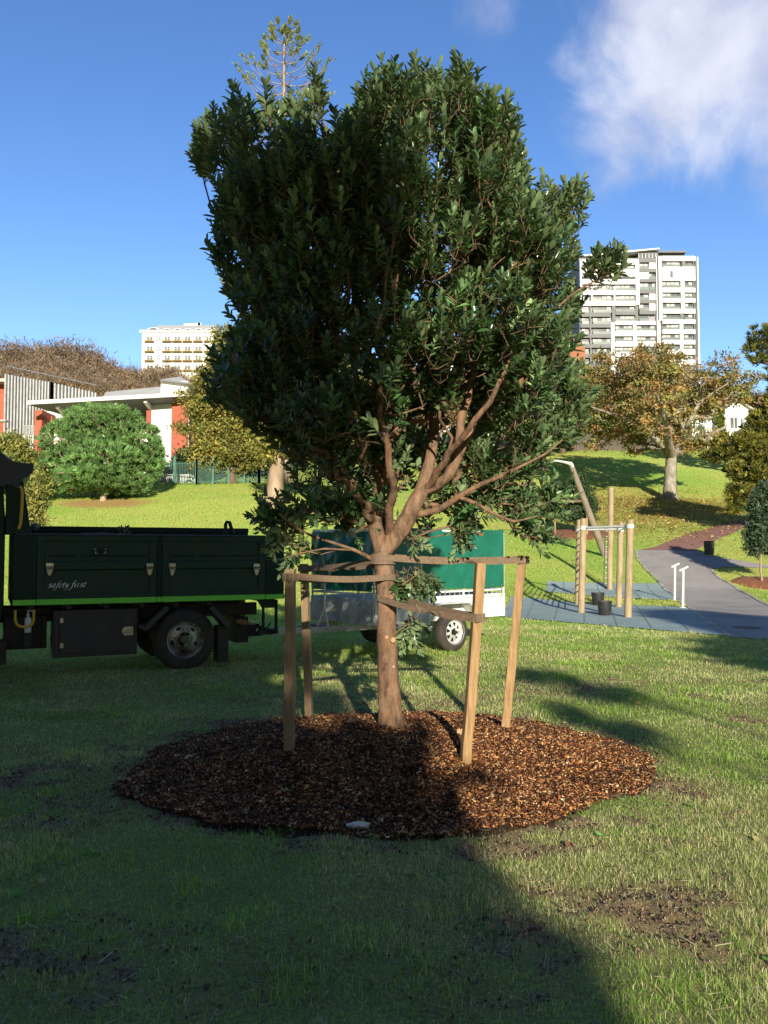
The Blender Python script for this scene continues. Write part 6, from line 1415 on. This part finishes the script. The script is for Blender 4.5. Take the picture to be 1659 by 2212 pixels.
mb.add(v_, [(0, 1, 2, 3), (3, 2, 5, 4), (0, 3, 4), (1, 5, 2)]); mb.build('upper_roof', roofm, sch)
mb = MB(); x0_, z0_ = XZ(945, 440, 64); x1_, z1_ = XZ(1105, 395, 64); mb.box(x0_, x1_, 64, 69, z0_ - 1.5, z1_); ro_ = mb.build('clerestory', cream, sch)
mb = MB(); a_ = XZ(938, 388, 63.5); b2 = XZ(1052, 372, 66); c3_ = XZ(1122, 412, 63.5); mb.add([(a_[0], 63.4, a_[1]), (c3_[0], 63.4, c3_[1]), (c3_[0], 70, c3_[1]), (a_[0], 70, a_[1]), (b2[0], 66.5, b2[1] + .15)], [(0, 1, 4), (1, 2, 4), (2, 3, 4), (3, 0, 4), (0, 3, 2, 1)]); mb.build('clerestory_roof', roofm, ro_)
# door strip near the car
x0_, z0_ = XZ(985, 905, 53.6); mb = MB(); mb.box(x0_, x0_ + .6, 54.68, 54.78, gz, XZ(0, 868, 53.6)[1]); mb.build('door', dk, sch)
# left wing with metal screen
wing = empty('screened_wing', (0, 0, 0), label='brick wing behind a tall grey metal mesh screen with upright fins', cat='building')
scr = surf('screen_metal', (.36, .37, .38), (.29, .30, .31), 2.5, .6, .0)
a = np.array([X(50, 55.5), 55.5]); b_ = np.array([X(318, 58.2), 58.2]); b2_ = np.array([X(575, 62), 62.]); zt1 = XZ(50, 390, 55.5)[1]; zb1 = XZ(50, 735, 55.5)[1]
mb = MB(); slab(mb, a + (.0, .02), b_ + (.0, .02), zb1, zt1, .04); mb.build('screen', scr, wing); mb = MB(); slab(mb, b_, b2_, zb1 + 2, zt1, .04); mb.build('screen', scr, wing)
mb = MB()
for P0, P1, n in ((a, b_, 15), (b_, b2_, 13)):
    for k_ in range(n + 1): p = P0 + (P1 - P0) * k_ / n; mb.box(p[0] - .05, p[0] + .05, p[1] - .28, p[1] - .03, zb1 - .1, zt1 + .35)
for z_ in (zb1 + 1.5, zb1 + 3.2, zb1 + 4.9, zt1 - .05): mb.beam((a[0], a[1] - .05, z_), (b2_[0], b2_[1] - .05, z_), .05)
mb.build('fins', surf('fin_metal', (.42, .43, .44), None, 3, .45, .3), wing)
mb = MB(); slab(mb, (X(-260, 57), 57), (X(48, 57), 57), gz, XZ(0, 400, 57)[1], 8); mb.build('brick_wall', brick, wing)
mb = MB(); slab(mb, (X(-260, 56), 56), (X(49, 56), 56), XZ(0, 398, 56)[1], XZ(0, 388, 56)[1] + .1, 9); mb.build('roof', roofm, wing)
mb = MB(); slab(mb, a + (.6, 1.2), b_ + (.5, 1.4), gz, zt1 - .5, 1.5); mb.build('inner_wall', dk, wing)
mb = MB(); slab(mb, (X(-10, 50.4), 50.4), (X(46, 50.4), 50.4), XZ(0, 632, 50.4)[1], XZ(0, 622, 50.4)[1], .5); slab(mb, (X(150, 52), 52), (X(214, 52), 52), XZ(0, 722, 52)[1], XZ(0, 712, 52)[1], 1.2)
for k_ in range(9): x_ = X(152 + k_ * 7.5, 52); mb.box(x_ - .02, x_ + .02, 51.98, 52.02, XZ(0, 712, 52)[1], XZ(0, 660, 52)[1])
mb.box(X(150, 52), X(214, 52), 51.97, 52.03, XZ(0, 662, 52)[1], XZ(0, 656, 52)[1]); mb.build('balcony', scr, wing)
mb = MB()
for k_ in range(5): x_ = X(160 + k_ * 12, 51.6); mb.box(x_ - .04, x_ + .04, 51.55, 51.65, gz, XZ(0, 830, 51.6)[1] + 1.2)
mb.build('railing', fascia, wing)

# ---------------------------------------------------------------- far white apartment house
apt = None; YA = 230.0
def apartment():
    r_ = empty('apartment_house', (0, 0, 0), label='distant white apartment house with an arched gable, dormers and yellow trimmed balconies', cat='building')
    x0, zt_ = XZ(835, 100, YA); x1 = XZ(1262, 100, YA)[0]; z0 = 30
    s_ = .3677 * YA / K; mb = MB(); mb.box(x0, x1, YA, YA + 16, z0, zt_); mb.build('wall', wht, r_)
    mb = MB(); mb.box(x0 - .6, x1 + .5, YA - .5, YA + .0 - .02, zt_ - .6, zt_ + .1); mb.build('cornice', fascia, r_)
    mb = MB(); xr0, zr = XZ(945, 84, YA + 3); mb.add([(XZ(870, 0, YA)[0], YA + .2, zt_), (x1, YA + .2, zt_), (x1, YA + 6, zt_ + 3.2), (XZ(900, 0, YA)[0], YA + 6, zt_ + 3.2)], [(0, 1, 2, 3)]); rf = mb.build('roof', roofm, r_)
    mb = MB(); n = 12; vs = []
    for k_ in range(n + 1): a_ = math.pi * k_ / n; vs.append((XZ(903, 0, YA)[0] - math.cos(a_) * 38 * s_, zt_ + math.sin(a_) * 18 * s_))
    mb.hexa([(p[0], YA - .3, p[1]) for p in vs], [(p[0], YA + 5, p[1]) for p in vs]); ar = mb.build('arched_gable', wht, r_)
    vs2 = [(XZ(903, 0, YA)[0] - math.cos(math.pi * k_ / n) * 27 * s_, zt_ + .2 + math.sin(math.pi * k_ / n) * 10.5 * s_) for k_ in range(n + 1)]
    mb = MB(); mb.hexa([(p[0], YA - .38, p[1]) for p in vs2], [(p[0], YA - .31, p[1]) for p in vs2]); mb.build('lunette', glass, ar)
    for zx in (985, 1047, 1107, 1170, 1230):
        xx, zz_ = XZ(zx, 92, YA + 1); mb = MB(); mb.box(xx - 17 * s_, xx + 17 * s_, YA + .3, YA + 4, zt_ - .02, zt_ + 16 * s_); d_ = mb.build('dormer', wht, rf); mb = MB(); mb.box(xx - 13 * s_, xx + 13 * s_, YA + .22, YA + .29, zt_ + 3 * s_, zt_ + 13 * s_); mb.build('pane', glass, d_)
    xx, zz_ = XZ(1085, 62, YA + 8); mb = MB(); mb.box(xx, XZ(1190, 0, YA + 8)[0], YA + 7, YA + 12, zt_, XZ(0, 64, YA + 8)[1]); mb.build('penthouse', wht, r_)
    mb = MB(); 
    for zx in (992, 1065, 1168, 1173): xx = XZ(zx, 0, YA + 6)[0]; mb.box(xx - .5, xx + .5, YA + 6, YA + 7, zt_ + 2, XZ(0, 72 if zx < 1100 else 53, YA + 6)[1])
    mb.build('chimney', fascia, rf)
    yt = surf('yellow_trim', (.55, .36, .08), None, 2, .6, bmp=0); rail = surf('balcony_rail', (.25, .22, .18), None, 2, .6, bmp=0)
    first = None
    for row, zy in enumerate((148, 208, 262, 318)):
        for zx, wd_ in ((880, 32), (931, 16), (983, 30), (1042, 32), (1103, 32), (1165, 32), (1228, 30)):
            xx, zz_ = XZ(zx, zy, YA)
            mb = MB(); hw = wd_ * s_ / 2; zc_ = zz_; mb.box(-hw, hw, -.06, -.01, -15 * s_, 15 * s_); 
            w_ = mb.build('window', glass, r_); w_.location = (xx, YA, zc_)
            mb = MB(); mb.box(-hw, hw, -.12, -.07, 4 * s_, 5.5 * s_); mb.box(-.12, .12, -.12, -.07, -15 * s_, 15 * s_); mb.build('frame', wht, w_)
            if wd_ > 20:
                mb = MB(); mb.box(-hw - .6, hw + .6, -1.3, -.13, -17.5 * s_, -15.2 * s_); bl = mb.build('balcony', yt, w_)
                mb = MB(); mb.box(-hw - .55, hw + .55, -1.25, -1.2, -4 * s_, -3 * s_)
                for k_ in range(9): q_ = -hw - .5 + k_ * (2 * hw + 1) / 8; mb.box(q_ - .06, q_ + .06, -1.25, -1.2, -15.2 * s_, -4 * s_)
                mb.build('railing', rail, bl)
    return r_
apartment()

# ---------------------------------------------------------------- tower block on the right
YT = 240.0
def ZT(zx, zy, Y=YT): p = at(1152 + .3056 * zx, 474.4 + .3056 * zy, Y); return p[0], p[2]
tow = empty('tower_block', (0, 0, 0), label='tall white and charcoal apartment tower above the oak', cat='building')
s_ = .3056 * YT / K
char = surf('charcoal_panel', (.13, .14, .15), (.11, .12, .13), .3, .6, bmp=0); twh = surf('tower_white', (.80, .82, .84), (.75, .77, .79), .2, .7, bmp=0); rec = surf('recess_wall', (.30, .30, .31), None, .3, .8, bmp=0); cur = surf('curtain', (.60, .60, .58), (.35, .35, .35), .9, .8, bmp=0, lo=.45, hi=.55); gls = surf('balcony_glass', (.12, .16, .16), (.18, .22, .21), .5, .15, bmp=0)
x0, _ = ZT(325, 0); x1, _ = ZT(1160, 0); z0 = 40
mb = MB(); mb.box(x0 + .1, x1 - .3, YT + 1.2, YT + 22, z0, ZT(0, 262)[1]); mb.build('core_wall', rec, tow)
def blk_(name, mat_, zx0, zx1, zy0, zy1, y0=0., y1=1.2, par=tow):
    a_, zt_ = ZT(zx0, zy0); b_, zb_ = ZT(zx1, zy1); mb = MB(); mb.box(a_, b_, YT + y0, YT + y1, zb_, zt_); return mb.build(name, mat_, par)
# piers
for zx0, zx1, zy0, zy1, mt, y0 in ((885, 914, 262, 712, 0, 0), (885, 902, 712, 1100, 0, .01), (1042, 1072, 430, 660, 0, 0), (1035, 1066, 712, 1100, 0, 0), (1148, 1163, 250, 1100, 0, -.02), (1052, 1078, 290, 330, 1, .3), (1042, 1066, 655, 712, 1, .3), (1133, 1147, 250, 1100, 0, .02),
        (722, 752, 280, 600, 0, -.02), (330, 346, 290, 600, 0, .05), (722, 742, 600, 715, 1, .3), (558, 582, 605, 735, 1, .2), (398, 414, 610, 1100, 1, .1), (326, 334, 610, 1100, 1, .15), (548, 578, 728, 1100, 0, -.06), (706, 734, 740, 1100, 0, .1), (868, 886, 262, 1100, 0, .05), (570, 582, 470, 605, 0, .3), (410, 424, 470, 605, 0, .35)):
    blk_('pier', twh if mt == 0 else char, zx0, zx1, zy0, zy1, y0)
# floor bands: (x range, [y ranges], mat)
for zx0, zx1, mt, ys in ((915, 1147, 0, ((256, 290), (332, 430), (481, 512), (556, 584), (630, 662), (706, 735), (776, 806), (850, 880), (918, 952), (990, 1025))), (346, 722, 0, ((283, 316), (352, 400), (500, 530), (575, 606))), (752, 868, 1, ((270, 300), (345, 370), (418, 440), (494, 520), (565, 590), (640, 668))),
        (334, 548, 1, ((655, 685), (736, 762), (808, 834), (880, 905), (950, 975), (1020, 1045))), (582, 868, 0, ((716, 742), (785, 822), (862, 895), (935, 968), (1005, 1040))), (346, 722, 0, ((420, 455),)), (582, 722, 1, ((648, 672),))):
    for a_, b_ in ys: blk_('floor_band', twh if mt == 0 else char, zx0, zx1, a_, b_, .12, 1.2)
# windows and glass balustrades in each bay
bays = [((918, 1040), ((290, 332), (430, 481), (512, 556), (584, 630), (662, 706), (735, 776), (806, 850), (880, 918), (952, 990))), ((1074, 1132), ((290, 332), (430, 481), (512, 556), (584, 630), (662, 706), (735, 776), (806, 850), (880, 918), (952, 990))),
        ((752, 820), ((300, 345), (440, 494), (520, 565), (590, 640), (668, 716))), ((822, 868), ((370, 418), (440, 494))), ((584, 722), ((316, 352), (455, 500), (530, 575), (606, 648), (672, 716))), ((426, 556), ((455, 500), (530, 575), (606, 655), (685, 736), (762, 808), (834, 880), (905, 950), (975, 1020))), ((346, 396), ((316, 352), (455, 500), (530, 575), (606, 655), (685, 736), (762, 808), (834, 880), (905, 950), (975, 1020))), ((584, 704), ((742, 785), (822, 862), (895, 935), (968, 1005))), ((736, 866), ((742, 785), (822, 862), (895, 935)))]
for (zx0, zx1), ys in bays:
    for a_, b_ in ys:
        w_ = blk_('window', glass, zx0, zx1, a_, b_, .95, 1.15); xa, zt_ = ZT(zx0, a_); xb, zb_ = ZT(zx1, b_); mb = MB(); n = max(2, round((xb - xa) / 1.3)); 
        for k_ in range(n):
            if rng.uniform() < .62: q0 = xa + (xb - xa) * k_ / n; mb.box(q0 + .1, q0 + (xb - xa) / n - .1, YT + .89, YT + .945, zb_ + .1, zt_ - .25)
        if mb.v: mb.build('curtain', cur, w_)
        mb = MB()
        for k_ in range(n + 1): q0 = xa + (xb - xa) * k_ / n; mb.box(q0 - .05, q0 + .05, YT + .85, YT + .95, zb_, zt_)
        mb.build('frame', rec, w_); mb = MB(); mb.box(xa, xb, YT + .25, YT + .30, zb_, zb_ + (zt_ - zb_) * .42); mb.build('balustrade', gls, w_)
for zx0, zx1, zy0, zy1 in ((822, 866, 300, 345), (752, 820, 370, 418), (822, 866, 520, 565), (822, 866, 590, 640)): blk_('white_panel', twh, zx0, zx1, zy0, zy1, .3, 1.2)
blk_('window', glass, 968, 988, 362, 408, .05, .115)
# penthouse
a_, z_ = ZT(370, 245); mb = MB(); mb.box(ZT(350, 0)[0], ZT(745, 0)[0], YT + 3, YT + 18, ZT(0, 285)[1], ZT(0, 246)[1]); mb.box(ZT(745, 0)[0], ZT(885, 0)[0], YT + .8, YT + 18, ZT(0, 275)[1], ZT(0, 226)[1]); mb.box(ZT(890, 0)[0], ZT(1085, 0)[0], YT + 2.5, YT + 18, ZT(0, 262)[1], ZT(0, 222)[1]); mb.build('penthouse', char, tow)
mb = MB(); mb.hexa([(ZT(350, 0)[0], YT + 1, ZT(0, 250)[1]), (ZT(885, 0)[0], YT - .6, ZT(0, 213)[1]), (ZT(885, 0)[0], YT + 19, ZT(0, 213)[1]), (ZT(350, 0)[0], YT + 19, ZT(0, 250)[1])], [(ZT(350, 0)[0], YT + 1, ZT(0, 241)[1]), (ZT(885, 0)[0], YT - .6, ZT(0, 204)[1]), (ZT(885, 0)[0], YT + 19, ZT(0, 204)[1]), (ZT(350, 0)[0], YT + 19, ZT(0, 241)[1])]); mb.build('roof', twh, tow)
mb = MB(); mb.box(ZT(890, 0)[0], ZT(1088, 0)[0], YT + 1.2, YT + 19, ZT(0, 222)[1], ZT(0, 209)[1]); mb.build('roof', char, tow)
for zx0, zx1, zy0, zy1, yy in ((750, 872, 235, 272, .72), (915, 1075, 236, 258, 2.42), (380, 420, 262, 285, 2.92)):
    w_ = blk_('window', glass, zx0, zx1, zy0, zy1, yy, yy + .06); mb = MB(); xa, zt_ = ZT(zx0, zy0); xb, zb_ = ZT(zx1, zy1); n = round((xb - xa) / 1.0)
    for k_ in range(n + 1): q0 = xa + (xb - xa) * k_ / n; mb.box(q0 - .07, q0 + .07, YT + yy - .08, YT + yy - .01, zb_, zt_)
    mb.build('frame', fascia, w_)
mb = MB(); a_, z_ = ZT(1110, 235); mb.box(a_, a_ + 1, YT + 5, YT + 6, ZT(0, 262)[1], z_); mb.build('vent', char, tow)
mb = MB(); mb.box(x1 - .28, x1 + .1, YT + .2, YT + 22.2, z0, ZT(0, 262)[1]); mb.build('side_wall', twh, tow)

# ---------------------------------------------------------------- other houses on the ridge
orange = brickmat('brick_orange', (.36, .12, .06), (.30, .10, .05), (.45, .3, .2)); tile = surf('roof_tile', (.16, .12, .10), (.24, .15, .10), 4, .8)
def house(name, label, zx0, zx1, zy_eave, zy_ridge, zy_base, Y, wallm, roofm_, gable_front=False, depth=8, wins=()):
    r_ = empty(name, (0, 0, 0), label=label, cat='house'); xa, ze = ZT(zx0, zy_eave, Y); xb, zr = ZT(zx1, zy_ridge, Y); zb_ = min(h_s(xa, Y), ZT(0, zy_base, Y)[1]) - 1
    mb = MB(); mb.box(xa, xb, Y, Y + depth, zb_, ze)
    if gable_front: mb.add([(xa, Y, ze), (xb, Y, ze), ((xa + xb) / 2, Y, zr), (xa, Y + depth, ze), (xb, Y + depth, ze), ((xa + xb) / 2, Y + depth, zr)], [(0, 1, 2), (3, 5, 4)])
    wl = mb.build('wall', wallm, r_)
    mb = MB(); e = .4; xm = (xa + xb) / 2
    if gable_front:
        for sg, xe in ((-1, xa - e), (1, xb + e)):
            zz_ = ze - e * (zr - ze) / (xm - xa); mb.hexa([(xe, Y - e, zz_ + .02), (xm, Y - e, zr + .02), (xm, Y + depth + e, zr + .02), (xe, Y + depth + e, zz_ + .02)], [(xe, Y - e, zz_ + .2), (xm, Y - e, zr + .2), (xm, Y + depth + e, zr + .2), (xe, Y + depth + e, zz_ + .2)])
    else:
        d2 = depth / 2; mb.add([(xa - e, Y - e, ze), (xb + e, Y - e, ze), (xb + e, Y + depth + e, ze), (xa - e, Y + depth + e, ze), (xa + 1.2, Y + d2, zr), (xb - 1.2, Y + d2, zr)], [(0, 1, 5, 4), (1, 2, 5), (2, 3, 4, 5), (3, 0, 4), (0, 3, 2, 1)])
    rr_ = mb.build('roof', roofm_, r_)
    for (wx0, wx1, wy0, wy1) in wins:
        a_, zt_ = ZT(wx0, wy0, Y); b_, zb2 = ZT(wx1, wy1, Y); mb = MB(); mb.box(a_, b_, Y - .05, Y - .01, zb2, zt_); w_ = mb.build('window', glass, r_); mb = MB(); mb.box(a_ - .08, b_ + .08, Y - .12, Y - .051, zb2 - .12, zb2 - .01); mb.box((a_ + b_) / 2 - .04, (a_ + b_) / 2 + .04, Y - .12, Y - .051, zb2, zt_); mb.box(a_ - .08, b_ + .08, Y - .12, Y - .051, zt_ + .0, zt_ + .08); mb.build('frame', fascia, w_)
    return r_, rr_
ho, hr = house('brick_house', 'orange brick house with a dark tiled roof left of the tower', 70, 320, 905, 848, 985, 130, orange, tile, wins=((240, 278, 905, 940),))
a_, z_ = ZT(295, 860, 129); mb = MB(); mb.add([(a_ - 2.2, 129.2, z_ - 5), (a_ + 1.6, 129.2, z_ - 5), (a_ + 1.6, 129.2, z_ - 1), (a_ - .3, 129.2, z_ + .6), (a_ - 2.2, 129.2, z_ - 1), (a_ - 2.2, 131, z_ - 5), (a_ + 1.6, 131, z_ - 5), (a_ + 1.6, 131, z_ - 1), (a_ - .3, 131, z_ + .6), (a_ - 2.2, 131, z_ - 1)], [(0, 1, 2, 3, 4), (5, 9, 8, 7, 6), (0, 4, 9, 5), (4, 3, 8, 9), (3, 2, 7, 8), (2, 1, 6, 7)]); mb.build('gable', orange, ho)
house('white_cottage', 'white weatherboard cottage with a bay window seen under the oak branches', 1330, 1535, 1345, 1275, 1520, 88, wht, roofm, True, 9, wins=((1392, 1440, 1400, 1475), (1468, 1490, 1410, 1480)))
house('white_villa', 'white villa with a pale grey roof half hidden by the oak', 1120, 1340, 1375, 1300, 1500, 90, wht, roofm, False, 9, wins=((1180, 1220, 1390, 1440), (1260, 1300, 1390, 1440)))
house('brown_house', 'brown brick house with a flat roof at the right edge above the cottage', 1590, 1900, 1245, 1232, 1330, 105, surf('brown_brick', (.20, .09, .06), (.15, .07, .05), 2, .9), fascia, False, 9)
def ghost(px0, px1, py_e, py_r, py_b, Y, name, label, wm, rm, gf, wins=()):
    c = lambda px: (px - 1152) / .3056; d = lambda py: (py - 474.4) / .3056
    return house(name, label, c(px0), c(px1), d(py_e), d(py_r), d(py_b), Y, wm, rm, gf, 10, [(c(a), c(b_), d(e), d(f)) for a, b_, e, f in wins])
ghost(945, 1000, 748, 722, 850, 140, 'gabled_house', 'white gabled house glimpsed through gaps in the staked crown', wht, tile, True, ((958, 968, 760, 775), (978, 988, 760, 775)))
ghost(1085, 1170, 748, 730, 850, 140, 'pale_house', 'pale house glimpsed behind the right of the staked crown', cream, tile, False, ((1100, 1112, 755, 770), (1130, 1142, 755, 770)))
# slender cypress beside the cottage
b_ = at(1152 + .3056 * 1322, 1000, 86); b_[2] = h_s(b_[0], 86); bg_tree('cypress', 'small pointed golden cypress in front of the white cottage', 'cypress', b_, [(1556, 895, 7, 12), (1556, 915, 9, 18), (1556, 935, 9, 16)], 86, 90, 20, .3, .35, .12, [(.20, .24, .04), (.14, .17, .03)], M['needle'], M['bark_brown'], .1, b_ + (0, 0, 1), 91, kind='needle', twig=.02)

# ---------------------------------------------------------------- fences, parked car
fb = MB(); n = 40; Xa = at(1190, 960, 85)[0]; Xb = at(1440, 960, 84)[0]; fencem = surf('brown_fence', (.10, .085, .075), (.16, .13, .11), 1.5, .9, stretch=(6, 6, .5))
fo = empty('timber_fence', (0, 0, 0), label='dark brown paling fence along the top of the slope', cat='fence')
for k_ in range(n * 4):
    x_ = Xa + (Xb - Xa) * k_ / (n * 4); fb.box(x_ + .01, x_ + (Xb - Xa) / (n * 4) - .01, 85, 85.03, h_s(x_, 85) - .1, h_s(x_, 85) + 1.75 + .03 * math.sin(k_ * 7))
fb.build('palings', fencem, fo); fb = MB()
for k_ in range(n // 3 + 1): x_ = Xa + (Xb - Xa) * k_ / (n // 3); MB().box(x_ - .06, x_ + .06, 85.035, 85.15, h_s(x_, 85) - .2, h_s(x_, 85) + 1.7).build('post', fencem, fo)
for z_ in (.4, 1.4): fb.beam((Xa, 85.06, h_s(Xa, 85) + z_), (Xb, 85.06, h_s(Xb, 85) + z_), .05, .09)
fb.build('rails', fencem, fo)
gm = surf('green_steel', (.02, .10, .07), (.03, .13, .09), 3, .5); gf = empty('green_railing', (0, 0, 0), label='green steel railing fence between the lawn and the school', cat='fence')
def rail_run(pxa, pxb, Y0, Y1, nb):
    xa, xb = at(pxa, 1030, Y0)[0], at(pxb, 1030, Y1)[0]; mb = MB(); pm = MB(); H_ = 1.35
    for k_ in range(nb + 1):
        t_ = k_ / nb; x_ = xa + (xb - xa) * t_; y_ = Y0 + (Y1 - Y0) * t_; zg = h_s(x_, y_)
        mb.box(x_ - .013, x_ + .013, y_ - .013, y_ + .013, zg + .1, zg + H_)
        if k_ % 14 == 0: MB().box(x_ - .07, x_ + .07, y_ - .07, y_ + .07, zg - .1, zg + H_ + .25).lathe([(0, .12), (.07, .08), (.07, 0)], (x_, y_, zg + H_ + .25), 'z', 8).build('post', gm, gf)
    for z_ in (.18, H_ - .12): mb.beam((xa, Y0, h_s(xa, Y0) + z_), (xb, Y1, h_s(xb, Y1) + z_), .04)
    mb.build('bars', gm, gf)
rail_run(330, 425, 48.2, 48.0, 28); rail_run(426, 560, 48.0, 49.5, 56); rail_run(560, 800, 49.5, 50.5, 84)
# car behind the railing
cp = at(398, 1040, 50.6); cz = h_s(cp[0], 50.6) - .45; car = empty('parked_car', (cp[0] - 1.0, 50.6, cz), R(8), label='white parked car with dark windows behind the green railing', cat='car')
cw_ = surf('car_paint', (.72, .73, .74), None, 1, .25, bmp=0); cg = surf('car_glass', (.02, .025, .03), None, 1, .08, bmp=0)
low = [(-2.1, .35), (-2.15, .62), (-2.0, .82), (-1.2, .95), (1.5, .95), (2.1, .80), (2.15, .45), (2.05, .3)]
mb = MB(); mb.hexa([(x_, -.85, z_) for x_, z_ in low], [(x_, .85, z_) for x_, z_ in low]); bd = mb.build('body', cw_, car, bevel=.06)
top = [(-1.25, .95), (-.65, 1.40), (.7, 1.45), (1.5, .97)]; mb = MB(); mb.hexa([(x_, -.76, z_) for x_, z_ in top], [(x_, .76, z_) for x_, z_ in top]); mb.build('cabin', cg, car, bevel=.06)
mb = MB(); mb.hexa([(-.6, -.70, 1.405), (.65, -.70, 1.455), (.65, .70, 1.455), (-.6, .70, 1.405)], [(-.55, -.66, 1.45), (.6, -.66, 1.49), (.6, .66, 1.49), (-.55, .66, 1.45)]); mb.build('roof', cw_, car, bevel=.02)
for x_ in (-1.35, 1.35):
    for y_ in (-.87, .67):
        wh = empty('wheel', (x_, y_, .31)); wh.parent = car; mb = MB(); mb.lathe([(.19, 0), (.3, 0), (.31, .03), (.31, .17), (.3, .2), (.19, .2)], (0, 0, 0), 'y', 24, closed=True); mb.build('tyre', rub, wh); mb = MB(); mb.lathe([(0, .02), (.19, .0), (.19, .2), (0, .18)], (0, 0, 0), 'y', 16); mb.build('rim', galv, wh)
